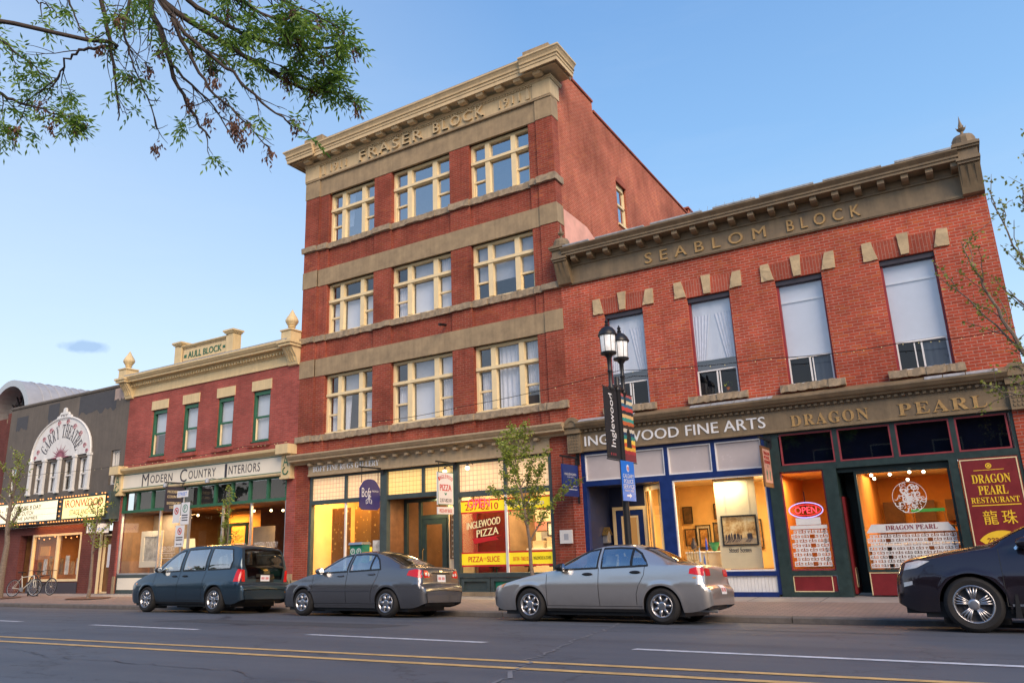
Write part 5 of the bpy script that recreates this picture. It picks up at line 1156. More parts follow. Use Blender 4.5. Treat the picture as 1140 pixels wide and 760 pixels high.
for k, (x0, x1, z0, z1, y, mt) in enumerate(((-7.5,-7.2,1.75,2.25,4.12,'art_dark'),(-7.15,-6.7,1.0,1.7,4.13,'art_photo'),(-6.55,-6.2,1.85,2.3,4.14,'art_warm'),(-6.1,-5.6,1.65,2.2,4.15,'art_dark'),(-5.5,-5.2,1.0,1.8,4.12,'art_warm'),(-6.5,-6.05,.6,.98,4.0,'art_photo'))):
    picture(('small dark picture high on the back wall behind the angled gallery window','pale print on the back wall behind the angled gallery window','small warm picture high at the left of the gallery back wall','dark picture hung high in the middle of the gallery back wall','warm upright picture partly behind the cream screen','pale print standing on the floor of the gallery')[k], x0, x1, z0, z1, y, M[mt])
t = thing('display_table', 'cream covered display table behind the candlesticks in the gallery window', 'table', (-5.9,1.0,.45))
MB().box(-6.4,-5.45,.8,1.3,.45,.98).build('table_cover', M['cream_wall'], t); MB().box(-6.42,-5.43,.78,1.32,.98,1.01).build('table_top', M['white_wood'], t)
for k, (x, y, h, rr_) in enumerate(((-6.25,1.0,.34,.08),(-5.75,1.1,.22,.10))):
    t = thing('vase', ('taller dark vase on the gallery display table','wide green bowl on the gallery display table')[k], 'vase', (x,y,1.01))
    MB().lathe((x,y,1.01), [(.03,0),(rr_,h*.35),(rr_*.9,h*.6),(rr_*.35,h*.85),(rr_*.5,h)] if k == 0 else [(.03,0),(.06,.02),(rr_*1.3,h*.8),(rr_*1.35,h)], 14).build('vessel', M['charcoal' if k == 0 else 'sign_green'], t, smooth=True); MB().lathe((x,y,1.005), [(.001,0),(.05,0),(.05,.008),(.001,.008)], 12).build('foot', M['brass'], t)
# ------------------------------------------------------------------ two storey block with cream cornice (left of the tall block)
AX0, AX1 = -29.64, FL-.001
ab = thing('brick_building', 'two storey red brick block with yellow cream cornice and green windows', 'building', (-24.6, 0, 0))
awin = [(-28.0,-27.05),(-26.02,-25.12),(-23.98,-23.07),(-22.02,-21.1)]
mb = MB(); wall(mb, AX0, AX1, 4.6, 7.9, [(a,b,5.22,7.10) for a,b in awin], 0, .2); mb.build('front_wall', M['brick_aull'], ab)
MB().quad((AX0,.1,8.2),(AX1,.1,8.2),(AX1,14,8.2),(AX0,14,8.2)).build('flat_roof', M['dark_wall'], ab)
MB().box(AX0+.1,AX1-.1,1.4,1.5,4.8,7.8).build('interior_wall', M['dark_wall'], ab)
for k, (a, b) in enumerate(awin):
    f = frame(MB(), a, b, 5.22, 7.10, .085, .06, .16); f.box(a+.085,b-.085,.09,.15,6.10,6.17); f.box(a-.03,b+.03,.0,.14,5.19,5.25)
    f.box(a+.085,a+.125,.1,.15,5.3,6.1); f.box(a+.085,b-.085,.05,.10,6.95,7.02)
    win = f.build('window', M['green_trim'], ab)
    MB().box(a+.126,a+.15,.08,.15,5.3,6.1).build('sash_stop', M['cream_paint'], win)
    pane(win, a+.08, b-.08, 5.28, 7.04, .13, 'pane')
    if k: 
        MB().quad((a,.24,5.35 if k > 1 else 5.4),(b,.24,5.35 if k > 1 else 5.4),(b,.24,7.05),(a,.24,7.05)).build('blind', M['blind'], win)
    else: MB().quad((a,.24,6.1),(b,.24,6.1),(b,.24,7.05),(a,.24,7.05)).build('blind', M['blind'], win)
    roughen(MB().box(a-.06,b+.06,-.03,.1,7.115,7.48).build('lintel', M['aull_cream'], win), .004, 0, k)
    roughen(MB().box(a-.1,b+.1,-.08,.1,5.05,5.185).build('stone_sill', M['brick_aull'], win), .01, 2, k+9)
MB().prof([(.1,7.84),(-.05,7.84),(-.05,7.90),(-.03,7.92),(-.03,8.18),(-.08,8.22),(-.10,8.24),(-.10,8.34),(-.16,8.34),(-.16,8.42),(-.38,8.42),(-.38,8.48),(-.42,8.5),(-.50,8.60),(-.50,8.66),(.1,8.72)], AX0+.25, AX1-.3).build('cornice', M['aull_cream'], ab)
mb = MB().box(AX0+.3,AX1-.35,-.11,-.102,8.25,8.334); x = AX0+.3
while x < AX1-.4: mb.box(x, x+.075, -.20, -.101, 8.25, 8.335); x += .16
mb.build('dentil_course', M['aull_cream'], ab)
MB().box(AX0+.2,AX1-.2,-.49,-.3,8.665,8.70).build('cornice_flashing', M['lead'], ab)
for cx in (AX0+.02, AX1-.26):
    m_ = MB(); w_ = .24
    m_.prismx([(-.02,7.78),(-.10,7.8),(-.18,8.05),(-.40,8.35),(-.42,8.42),(.1,8.42),(.1,7.78)], cx-w_, cx+w_)
    for q in (-.12,.0,.12): m_.prismx([(-.09,7.9),(-.16,7.92),(-.24,8.1),(-.44,8.36),(-.2,8.36)], cx+q-.03, cx+q+.03)
    m_.box(cx-w_-.06,cx+w_+.06,-.55,.1,8.42,8.52); m_.box(cx-w_-.1,cx+w_+.1,-.60,.1,8.52,8.60); m_.box(cx-w_,cx+w_,-.48,.1,8.60,8.98); m_.box(cx-w_-.04,cx+w_+.04,-.52,.1,8.98,9.03)
    m_.lathe((cx,-.22,9.03), [(.2,0),(.13,.04),(.10,.1),(.15,.13),(.12,.16),(.17,.22),(.23,.32),(.235,.38),(.19,.48),(.10,.62),(.04,.74),(.002,.80)], 14)
    m_.build('end_pier', M['aull_cream'], ab)
mb = MB(); mb.box(-26.35,-23.45,-.10,.15,8.7,9.42); mb.prof([(.15,9.42),(-.14,9.42),(-.18,9.47),(-.18,9.5),(.15,9.52)], -26.4, -23.4)
for a in (-26.62,-23.52): mb.box(a-.0,a+.40,-.18,.2,8.68,9.55); mb.box(a-.05,a+.45,-.24,.22,9.55,9.61); mb.box(a-.1,a+.5,-.28,.25,9.61,9.68)
mb.build('name_parapet', M['aull_cream'], ab)
frame(MB(), -26.2, -23.56, 8.84, 9.38, .03, -.115, -.101).build('panel_border', M['stone'], ab)
mb = MB(); letters(mb, 'AULL BLOCK', (-25.85,-.103,8.96), (2.0,0,0), (0,0,.26), (0,-1,0), .012, bold=.025)
mb.box(-26.1,-25.95,-.115,-.10,9.0,9.12).box(-23.78,-23.64,-.115,-.10,9.05,9.15); mb.build('raised_lettering', M['green_trim'], ab)
# signboard, transoms, show windows
mb = MB(); mb.box(AX0+.0,-29.55,.0,.3,0,4.6); mb.box(-20.08,AX1,.0,.3,0,4.6); mb.each('shop_pier', M['brick_aull'], ab)
mb = MB(); mb.box(AX0-.0,-29.5,-.05,.0-.001,0,.65); mb.box(-20.12,AX1+.0,-.05,-.001,0,.65); mb.each('pier_plinth', M['stone'], ab)
MB().box(-29.5,-20.15,-.10,.1,4.0,4.62).build('sign_board', M['sign_cream'], ab)
MB().prof([(.1,4.62),(-.12,4.62),(-.16,4.68),(-.34,4.74),(-.36,4.82),(.0,4.90),(.1,4.90)], AX0+.12, AX1-.12).prof([(.1,3.92),(-.12,3.92),(-.14,3.96),(-.14,4.0),(.1,4.0)], -29.5, -20.15).build('shop_cornice', M['aull_cream'], ab)
for cx in (AX0+.0, -19.96):
    mb = MB(); mb.box(cx-.22,cx+.22,-.2,.05,3.85,4.62); mb.box(cx-.3,cx+.3,-.42,.05,4.62,4.95); mb.box(cx-.24,cx+.24,-.24,.05,3.78,3.85)
    o = mb.build('console_block', M['aull_cream'], ab)
    text(o, 'monogram', 'A', cx-.14, cx+.14, 4.2, 4.58, -.202, M['green_trim'], bold=.0)
    MB().tube([(cx+.12*math.cos(a), -.205, 4.05+.12*math.sin(a)) for a in [R(100+i*26) for i in range(11)]], .025, 5).build('monogram', M['green_trim'], o)
frame(MB(), -29.47, -20.18, 4.02, 4.60, .025, -.115, -.101).build('board_border', M['green_trim'], ab)
for s, x0, x1, big in (('M',-28.15,-27.72,1),('ODERN',-27.62,-26.25,0),('C',-25.78,-25.38,1),('OUNTRY',-25.28,-23.72,0),('I',-23.22,-23.10,1),('NTERIORS',-23.0,-21.35,0)):
    text(ab, 'sign_lettering', s, x0, x1, 4.06 if big else 4.15, 4.55 if big else 4.46, -.102, M['charcoal'], bold=.006, space=1.12)
f = MB()
xs = [-29.5+9.35*i/10 for i in range(11)]
for x in xs: f.box(x-.045,x+.045,.04,.16,3.18,3.9)
f.box(-29.55,-20.1,.03,.16,3.08,3.18); f.box(-29.55,-20.1,.03,.16,3.86,3.92)
f.build('transom_frame', M['green_trim'], ab)
for a, b in zip(xs, xs[1:]): MB().quad((a+.045,.1,3.18),(b-.045,.1,3.18),(b-.045,.1,3.86),(a+.045,.1,3.86)).build('transom_light', M['shop_glass_refl'], ab)
MB().box(-29.5,-20.1,.5,.55,3.1,3.9).build('transom_backing', M['dark_wall'], ab)
f = MB()
for x in (-29.52,-27.05,-25.3,-23.4,-21.9,-20.14): f.box(x-.03,x+.03,.05,.14,.72,3.08)
f.box(-29.55,-25.3,.05,.16,.70,.76); f.box(-23.4,-20.1,.05,.16,.70,.76)
f.build('show_window_frame', M['alu'], ab)
for a, b in ((-29.5,-27.05),(-27.05,-25.3),(-23.4,-21.9),(-21.9,-20.14)): MB().quad((a+.03,.09,.76),(b-.03,.09,.76),(b-.03,.09,3.08),(a+.03,.09,3.08)).build('show_window', M['shop_glass_refl'], ab)
for a, b in ((-29.55,-25.3),(-23.4,-20.1)):
    mb = MB().box(a,b,.06,.2,0,.70); o = mb.build('stall_riser', M['slate_trim'], ab); n = 2
    for i in range(n): MB().box(a+.12+(b-a-.12)*i/n, a+(b-a-.12)*(i+1)/n, .045,.059,.14,.58).build('riser_panel', M['sign_cream'], o)
MB().quad((-25.3,.1,0),(-25.0,1.6,0),(-25.0,1.6,3.08),(-25.3,.1,3.08)).quad((-23.4,.1,0),(-23.7,1.6,0),(-23.7,1.6,3.08),(-23.4,.1,3.08)).build('side_window', M['shop_glass_refl'], ab)
d_ = frame(MB(), -24.9, -23.8, .02, 2.5, .13, 1.55, 1.62).build('shop_door', M['green_trim'], ab); pane(d_, -24.8,-23.9,.1,2.4,1.6,'shop_glass'); MB().tube([(-24.72,1.5,.95),(-24.72,1.46,1.0),(-24.72,1.46,1.25)], .015).build('handle', M['brass'], d_)
room(ab, -29.5, -20.12, .2, 5.2, .05, 3.1, 'brown_wall', 'wood_floor', 'brown_wall')
MB().quad((-29.4,1.4,.1),(-27.15,1.4,.1),(-27.15,1.4,3.0),(-29.4,1.4,3.0)).build('window_screen', mat('taupe_screen', (.30,.24,.19), .9), ab)
MB().quad((-26.2,2.6,.1),(-24.3,2.6,.1),(-24.3,2.6,3.0),(-26.2,2.6,3.0)).build('window_screen', M['orange_wall'], ab)
MB().quad((-23.2,1.3,.1),(-22.0,1.3,.1),(-22.0,1.3,2.3),(-23.2,1.3,2.3)).build('window_screen', mat('stone_screen', (.34,.29,.23), .9), ab)
lamp('furniture_shop_light', (-25.6,1.7,2.9), 300, (1,.50,.12), 1.4, size_y=.8)
lamp('furniture_shop_lamp_left', (-28.2,.7,3.0), 75, (1,.72,.42), .8)
lamp('furniture_shop_lamp_right', (-21.4,.8,3.0), 70, (1,.55,.2), .8)
for x, y, z in ((-26.9,.9,2.85),(-25.9,.9,2.85),(-21.7,.8,2.82),(-21.2,.9,2.8),(-20.6,.8,2.84),(-22.6,.8,2.85)): downlight(ab, x, y, z, 'bulb', .045)
picture('cream framed print in the show window of the furniture shop', -29.05, -27.65, .95, 2.35, .7, M['art_photo'], .22, fm='sign_cream')
for a, b in ((-27.0+.05,-26.0),(-23.2,-22.1),(-21.65,-20.5)):
    text(ab, 'window_lettering', 'MODERN COUNTRY', a, b, 1.52, 1.72, .086, M['white_vinyl'], bold=-.01, space=1.15); text(ab, 'window_lettering', 'INTERIORS', a+.1, b-.1, 1.34, 1.42, .086, M['white_vinyl'], space=2.2)
    MB().box(a,b,.082,.086,1.46,1.475).box(a,b,.082,.086,1.27,1.285).build('window_rule', M['white_vinyl'], ab)
t = thing('table_lamp', 'lit table lamp with square cream shade in the furniture shop', 'table lamp', (-26.3,.9,.9))
MB().prism([(-26.48,1.62),(-26.12,1.62),(-26.18,1.98),(-26.42,1.98)], .75, 1.05).build('lamp_shade', emit('lit_lamp_shade', (1.,.72,.34), 1.6), t); MB().lathe((-26.3,.9,.9), [(.1,0),(.03,.04),(.02,.3),(.05,.45),(.02,.72)], 10).build('lamp_base', M['brass'], t)
t = thing('side_table', 'small dark side table under the lit lamp', 'table', (-26.3,.9,.05)); MB().box(-26.7,-25.9,.6,1.2,.84,.9).build('table_top', M['wood'], t)
for x in (-26.66,-25.98):
    for y in (.64,1.12): MB().box(x,x+.05,y,y+.05,.05,.84).build('leg', M['wood'], t)
t = thing('tub_chair', 'white tub chair in front of the cream framed print', 'chair', (-27.6,.7,.05))
MB().lathe((-27.7,.8,.05), [(.30,.35),(.36,.38),(.38,.85),(.33,.87),(.30,.5)], 14, a0=R(-20), a1=R(200)).build('backrest', M['white_vinyl'], t, smooth=True); MB().lathe((-27.7,.8,.05), [(.001,.48),(.31,.48),(.33,.42),(.30,.34),(.001,.34)], 14).build('seat', M['white_vinyl'], t, smooth=True)
for a in range(4): MB().tube([(-27.7+.2*math.cos(a*PI/2+.7),.8+.2*math.sin(a*PI/2+.7),.4),(-27.7+.24*math.cos(a*PI/2+.7),.8+.24*math.sin(a*PI/2+.7),.05)], .015, 5).build('leg', M['wood'], t)
hx = -25.45
t = hang_sign('dark brown hanging sign with cream lettering over the furniture shop', hx, -.90, -.12, 2.95, 3.85, 'charcoal', 3.98)
for z, s, a, b in ((3.62,'MODERN',-.82,-.3),(3.44,'COUNTRY',-.82,-.22),(3.20,'INTERIORS',-.82,-.25),(3.06,'DESIGN',-.7,-.4)): textx(t, 'sign_lettering', s, a, b, z, z+.1, hx+.023, M['cream_line'], bold=.01)
for k, x in enumerate((-25.7,-23.3)):
    t = thing('flood_lamp', ('small grey flood lamp left of the hanging sign on the cream board','small grey flood lamp near the middle of the cream board')[k], 'lamp', (x,-.15,3.95))
    MB().tube([(x,-.12,3.98),(x-.05,-.55,4.02),(x-.05,-.7,3.95)], .015, 5).build('arm', M['steel'], t); MB().lathe((x-.05,-.72,3.9), [(.001,.12),(.06,.1),(.09,-.04),(.08,-.05)], 10).build('shade', M['steel'], t)
# ------------------------------------------------------------------ grey theatre with arched sign and lit marquee
GX0, GX1 = -39.2, AX0-.001
gb = thing('theatre_building', 'dark grey stucco theatre with white arched sign over four sash windows', 'building', (-34.4, 0, 0))
gw = [(-38.66,-38.05,4.29,5.63),(-30.62,-29.98,4.29,5.72),(-36.52,-35.74,4.26,5.62),(-35.36,-34.56,4.26,5.62),(-34.16,-33.36,4.26,5.62),(-32.98,-32.2,4.26,5.62)]
mb = MB(); wall(mb, GX0, GX1, 2.8, 8.42, gw, 0, .25); mb.build('front_wall', M['stucco'], gb)
MB().prof([(.3,8.42),(-.04,8.42),(-.06,8.48),(-.03,8.54),(.3,8.54)], GX0, GX1).build('parapet_coping', M['stucco'], gb)
mb = MB().box(GX0-.25,GX0-.001,-.02,.3,0,8.3); mb.build('brick_strip', M['brick_garry'], gb)
MB().quad((GX0,.2,8.1),(GX1,.2,8.1),(GX1,18,8.1),(GX0,18,8.1)).build('flat_roof', M['dark_wall'], gb)
MB().box(GX0+.1,GX1-.1,1.2,1.3,4.0,7.9).build('interior_wall', M['dark_wall'], gb)
mb = MB()
def blot(x0, x1, z0, z1, seed, y=-.004):
    r = random.Random(seed); n = 14; b = [(x0+(x1-x0)*i/n, z0+r.uniform(-.16,.16)*(z1-z0)) for i in range(n+1)]
    for p, q in zip(b, b[1:]): mb.quad((p[0],y,p[1]),(q[0],y,q[1]),(q[0],y,z1),(p[0],y,z1))
for q in ((-33.4,-30.6,7.55,8.36,1),(-35.9,-35.0,7.5,8.3,2),(-38.6,-37.6,7.4,8.0,4)): mb = MB(); blot(*q); mb.build('repaired_patch', M['patch'], gb)
mb = MB(); blot(-30.75,-29.75,7.9,8.38,3,-.008); mb.build('repaired_patch', M['patch_pale'], gb)
for k, (a, b, c, d) in enumerate(gw):
    f = frame(MB(), a, b, c, d, .06, .1, .18); f.box(a+.06,b-.06,.11,.17,(c+d)/2-.03,(c+d)/2+.03)
    if k == 1:
        for x in (a+.2,a+.33,a+.46): f.box(x,x+.025,.11,.17,(c+d)/2,d-.06)
    win = f.build('window', M['white_wood'], gb); pane(win, a+.05,b-.05,c+.05,d-.05,.15,'pane')
    if k in (0,3,5): curtain(MB(), a+.06, b-.06, c+.1, d-.06, .24, 4, .015).build('curtain', M['curtain'], win)
    elif k == 2: curtain(MB(), a+.06, a+.4, c+.1, d-.06, .24, 3, .015).build('curtain', M['curtain'], win)
for x in (-36.72,-35.6,-34.4,-33.2,-32.08): MB().box(x-.09,x+.09,-.1,.05,4.3,5.66).box(x-.13,x+.13,-.13,.05,5.66,5.76).box(x-.12,x+.12,-.12,.05,4.2,4.3).build('window_pilaster', M['white_wood'], gb)
AC, AZ, AR, AH = -34.4, 5.76, 2.36, 1.78
arc = [(AC+AR*math.cos(PI*i/28), AZ+AH*math.sin(PI*i/28)**.92) for i in range(29)]
o = MB().prism(arc, -.06, .0).build('arched_sign', M['white_wood'], gb)
MB().tube([(x,-.07,z) for x, z in arc], .05, 6).build('arch_moulding', M['white_wood'], o)
mb = MB(); mb.prism([(AC-.62,7.45),(AC+.62,7.45),(AC+.55,7.62),(AC+.38,7.66),(AC+.30,7.78),(AC+.12,7.80),(AC+.1,7.95),(AC,8.0),(AC-.1,7.95),(AC-.12,7.80),(AC-.3,7.78),(AC-.38,7.66),(AC-.55,7.62)], -.08, -.0); mb.build('crest', M['white_wood'], o)
text(o, 'painted_lettering', 'THE', AC-.28, AC+.28, 7.52, 7.68, -.082, M['charcoal'], serif=True)
mb = MB()
def arcword(s, a0, a1, rin, h, fl=1.):
    n = len(s)
    for i, ch in enumerate(s):
        a = R(a0+(a1-a0)*i/(n-1)); sc = 1.22
        c0 = Vector((AC+rin*sc*math.cos(a), -.064, AZ-.05+rin*.95*math.sin(a))); vd = Vector((math.cos(a)*.85, 0, math.sin(a)+.15)).normalized(); ud = Vector((vd.z,0,-vd.x)); w_ = .25
        letters(mb, ch, c0-ud*w_/2, ud*w_, vd*h, (0,-1,0), 0, serif=True)
arcword('GARRY', 160, 106, .96, .60); arcword('THEATRE', 87, 20, .96, .60)
mb.build('painted_lettering', M['charcoal'], o)
M['mauve'] = mat('mauve_scroll_paint', (.36,.13,.17), .6)
mb = MB()
for i in range(13):
    a = R(180*i/12); r1 = .62 if i % 2 == 0 else .45
    p = (AC+.22*math.cos(a), AZ+.22*math.sin(a)); q = (AC+r1*1.25*math.cos(a), AZ+r1*math.sin(a)); d = .05
    mb.quad((p[0]-d*math.sin(a),-.064,p[1]+d*math.cos(a)),(p[0]+d*math.sin(a),-.064,p[1]-d*math.cos(a)),(q[0],-.064,q[1]),(q[0],-.064,q[1]))
for s_ in (-1,1):
    for (cx, cz, r0) in ((.35,7.38,.13),(.95,7.1,.14),(1.45,6.75,.13),(1.85,6.2,.12),(2.05,5.95,.1)):
        mb.tube([(AC+s_*cx+r0*(1-i/22)*math.cos(i*.6), -.066, cz-.08+r0*(1-i/22)*math.sin(i*.6)) for i in range(18)], .018, 4)
mb.build('painted_scroll', M['mauve'], o)
mb = MB(); ring(mb, AC, AZ, .0, .3, -.063, 12, 0, PI); mb.build('painted_sunrise', M['mauve'], o)
# brick shop level
mb = MB(); wall(mb, GX0, GX1, 0, 2.8, [(-36.98,-36.02,0,2.45),(-35.9,-32.15,.48,2.45),(-30.72,-30.02,0,2.75)], .02, .3); mb.build('shop_wall', M['brick_garry'], gb)
f = frame(MB(), -35.9, -32.15, .48, 2.45, .09, .0, .12); f.box(-33.98,-33.88,.0,.12,.57,2.36)
win = f.build('display_window', M['cream_paint'], gb); pane(win, -35.82,-32.2,.55,2.38,.08,'shop_glass')
MB().box(-35.95,-32.1,-.03,.0,.0,.44).build('stall_riser', M['charcoal'], gb)
MB().quad((-36.98,.3,0),(-36.98,1.2,0),(-36.98,1.2,2.5),(-36.98,.3,2.5)).quad((-36.98,1.2,0),(-36.02,1.2,0),(-36.02,1.2,2.5),(-36.98,1.2,2.5)).build('entrance_recess', M['wood'], gb)
d_ = frame(MB(), -36.3,-36.02, .02, 2.3, .07, .4, .46).build('shop_door', M['red_panel'], gb)
d_ = MB().box(-30.7,-30.05,.22,.27,.02,2.2).build('side_door', M['wood'], gb); frame(MB(), -30.72,-30.02,0,2.3,.06,.12,.2).build('door_frame', M['cream_paint'], d_); MB().box(-30.5,-30.25,.2,.215,1.0,1.9).build('paper_notice', M['curtain'], d_)
MB().box(-30.76,-30.68,-.03,.05,0,2.75).build('door_post', M['cream_paint'], gb)
room(gb, -35.95, -32.0, .32, 3.0, .4, 2.5, 'brown_wall', 'wood_floor', 'brown_wall')
lamp('bar_light', (-34.2,1.3,2.4), 81.6, (1,.45,.12), 1.2, size_y=.6)
lamp('bar_window_glow', (-32.5,.6,2.3), 16.8, (1,.45,.1), .3)
for k in range(8): MB().box(-35.6+k*.42,-35.32+k*.42,.2,.22,.75,1.28+.12*(k%3)).build('window_poster', M[('art_dark','art_photo','art_warm','art_photo')[k%4]], gb)
MB().box(-35.55,-34.8,.2,.22,1.55,1.95).build('window_poster', M['orange_wall'], gb)
for k in range(9): MB().ball((-35.7+k*.42,.16,2.3-.06*math.sin(k*1.3)), .03).build('light_bulb', M['bulb_small'], gb)
# marquee
mq = thing('marquee', 'lit theatre marquee with two letter boards framed by glowing orange bulbs', 'marquee', (-34,0,2.9))
MB().box(-39.4,-29.66,-.42,-.0,2.88,3.98).build('marquee_box', M['slate_trim'], mq)
for a, b, k in ((-39.3,-33.4,'lit_sign_pale'),(-33.0,-29.95,'lit_sign')): 
    o = MB().box(a,b,-.44,-.421,3.02,3.84).build('letter_board', M[k], mq); frame(MB(), a-.06,b+.06,2.96,3.90,.06,-.46,-.421).build('board_frame', M['black_metal'], o)
text(mq, 'board_lettering', 'IRONWOOD', -32.85, -30.1, 3.46, 3.78, -.442, M['sign_red'], bold=.02); text(mq, 'board_lettering', 'STAGE AND GRILL', -32.45, -30.35, 3.14, 3.36, -.442, M['brown_paint'], bold=.015)
for s, a, b, z in (('BOB DYLANS B DAY',-37.6,-34.7,3.55),('NOW LAST DUTCH',-37.6,-35.3,3.31),('SAT THE JAMIES',-37.5,-34.9,3.07)): text(mq, 'board_lettering', s, a, b, z, z+.17, -.442, M['black_vinyl'], bold=.005)
for z in (3.52,3.28): MB().box(-39.3,-33.4,-.443,-.4405,z,z+.012).build('letter_rail', M['alu'], mq)
n = 46
for i in range(n):
    x = -39.2+9.4*i/(n-1)
    for z in (2.93,3.93):
        if rnd.random() < .8: MB().ball((x,-.45,z), .028, 6, 4).build('light_bulb', M['bulb_small'], mq)
for z in (3.15,3.35,3.55,3.75):
    for x in (-33.2,-29.78): MB().ball((x,-.46,z), .030, 6, 4).build('light_bulb', M['bulb_small'], mq)
lamp('marquee_glow', (-33.8,-.2,2.84), 26.4, (1,.45,.15), 3.5, size_y=.3)
t = hang_sign('small white hanging sign with slanted blue lettering under the marquee', -30.1, -1.0, -.1, 2.35, 2.72, 'sign_white', 2.8)
textx(t, 'sign_lettering', 'Phoenix', -.9, -.2, 2.44, 2.6, -30.075, M['road_blue'], bold=-.005)
# ------------------------------------------------------------------ vaulted hall at the far left
vb = thing('vaulted_hall', 'red brick hall with a curved metal barrel roof and glazed arch gable beside the theatre', 'building', (-44, 2, 0))
VX, VY, VZ, VR = -43.1, 2.0, 8.62, 2.12
mb = MB(); wall(mb, -48, -39.5, 0, 7.2, [(-42.5,-41.2,1.,2.4),(-46,-44,.8,2.6)], .3, .3); mb.build('front_wall', M['brick_garry'], vb)
MB().box(-48,-40.3,1.9,16,7.2,8.75).build('upper_wall', M['brick_garry'], vb)
ring_ = [(VX+VR*math.cos(PI*i/20), VZ+VR*math.sin(PI*i/20)) for i in range(21)]
mb = MB()
for (x, z), (x2, z2) in zip(ring_, ring_[1:]): mb.quad((x,VY-.4,z),(x2,VY-.4,z2),(x2,12.5,z2),(x,12.5,z))
for y in [VY+.4+.45*i for i in range(22)]: mb.tube([(VX+(VR+.015)*math.cos(PI*i/16), y, VZ+(VR+.015)*math.sin(PI*i/16)) for i in range(17)], .03, 4)
mb.build('barrel_roof', mat('corrugated_roof', (.37,.38,.40), .65, metal=.0, var=.12, vs=2), vb)
mb = MB()
for (x, z), (x2, z2) in zip(ring_, ring_[1:]):
    i0 = lambda X, Z: (VX+(X-VX)*.84, VZ+(Z-VZ)*.84)
    a, b = i0(x,z), i0(x2,z2); mb.quad((x,VY-.4,z),(x2,VY-.4,z2),(b[0],VY-.4,b[1]),(a[0],VY-.4,a[1])); mb.quad((a[0],VY-.4,a[1]),(b[0],VY-.4,b[1]),(b[0],VY+.6,b[1]),(a[0],VY+.6,a[1]))
mb.build('arch_fascia', M['alu'], vb)
mb = MB(); mb.prism([(VX+(x-VX)*.84, VZ+(z-VZ)*.84) for x, z in ring_], VY+.6, VY+.7); mb.build('gable_glazing', M['pane_blue'], vb)
mb = MB()
for i in range(1, 10):
    a = PI*i/10; mb.tube([(VX,VY+.5,VZ),(VX+VR*.84*math.cos(a),VY+.5,VZ+VR*.84*math.sin(a))], .045, 5)
for q in (.4,.62): mb.tube([(VX+VR*q*math.cos(PI*i/16),VY+.5,VZ+VR*q*math.sin(PI*i/16)) for i in range(17)], .04, 5)
mb.build('gable_truss', M['black_metal'], vb)
MB().box(-41.6,-39.6,1.2,2.2,7.2,8.2).build('parapet_stub', M['brick_garry'], vb); MB().box(-41.7,-39.5,1.0,2.3,8.2,8.4).build('parapet_coping', M['stone'], vb)
# ------------------------------------------------------------------ street lamp with two lanterns, banners, police sign
LX, LYN, LYF, LYP = -6.28, -3.62, -2.92, -3.27
pz = lambda y: KZ*y/KY*1.0
sl_ = thing('street_lamp', 'black street lamp with two glass lanterns on one post', 'street lamp', (LX, LYP, pz(LYP)))
mb = MB().lathe((LX,LYP,pz(LYP)), [(.001,0),(.17,0),(.17,.06),(.13,.10),(.12,.5),(.14,.55),(.085,.65),(.075,.9),(.065,4.55),(.09,4.6),(.06,4.66),(.05,4.9),(.001,4.92)], 14)
mb.build('post', M['black_metal'], sl_, smooth=True)
mb = MB().tube([(LX,LYN,4.62),(LX,LYP,4.68),(LX,LYF,4.62)], .045, 8)
for y in (LYN, LYF): mb.lathe((LX,y,4.3), [(.001,0),(.03,.02),(.045,.1),(.03,.18),(.06,.24),(.075,.30),(.045,.36),(.045,.62),(.06,.66),(.04,.7),(.05,.95),(.10,1.02)], 12)
mb.build('cross_arm', M['black_metal'], sl_, smooth=True)
M['lantern_glass'] = mat('ribbed_lantern_glass', (.86,.85,.83), .25, var=.35, vs=7, spec=.8, em=(1,.95,.9), es=.22)
for y, dz in ((LYN,0),(LYF,0)):
    l = MB().lathe((LX,y,5.32+dz), [(.10,0),(.17,.02),(.18,.06),(.15,.08)], 16); l.build('lantern_base', M['black_metal'], sl_, smooth=True)
    g = MB().lathe((LX,y,5.38+dz), [(.155,0),(.165,.02),(.18,.38),(.175,.40)], 24).build('lantern_globe', M['lantern_glass'], sl_, smooth=True)
    c = MB()
    for a in range(8): t = a*PI/4; c.tube([(LX+.168*math.cos(t),y+.168*math.sin(t),5.38),(LX+.188*math.cos(t),y+.188*math.sin(t),5.78)], .006, 4)
    c.lathe((LX,y,5.77+dz), [(.20,-.02),(.215,0),(.21,.03),(.18,.10),(.12,.17),(.06,.205),(.04,.22),(.05,.25),(.03,.28),(.045,.32),(.02,.36),(.004,.40)], 18).build('lantern_cap', M['black_metal'], g, smooth=True)
t = thing('street_banner', 'black vertical banner with white neighbourhood lettering on the lamp post', 'banner', (LX, LYN, 3.3))
MB().box(LX-.006,LX+.006,LYP-.80,LYP-.10,3.05,4.55).build('banner_cloth', mat('black_banner_cloth', (.016,.016,.02), .8), t)
MB().tube([(LX,LYP-.82,4.57),(LX,LYP,4.57)], .014, 6).tube([(LX,LYP-.82,3.03),(LX,LYP,3.03)], .014, 6).build('banner_rod', M['black_metal'], t)
textx(t, 'banner_lettering', 'Inglewood', LYP-.56, LYP-.26, 3.3, 4.45, LX+.009, M['white_letter'], vertical=True, bold=.005)
mb = MB()
for k, y in enumerate((-.62,-.5,-.4)): mb.box(LX+.007,LX+.009,LYP+y,LYP+y+.06,3.12,3.17)
mb.build('banner_emblem', M['red_trim'], t)
t = thing('street_banner', 'multicoloured striped vertical banner on the building side of the lamp post', 'banner', (LX, LYF, 3.3))
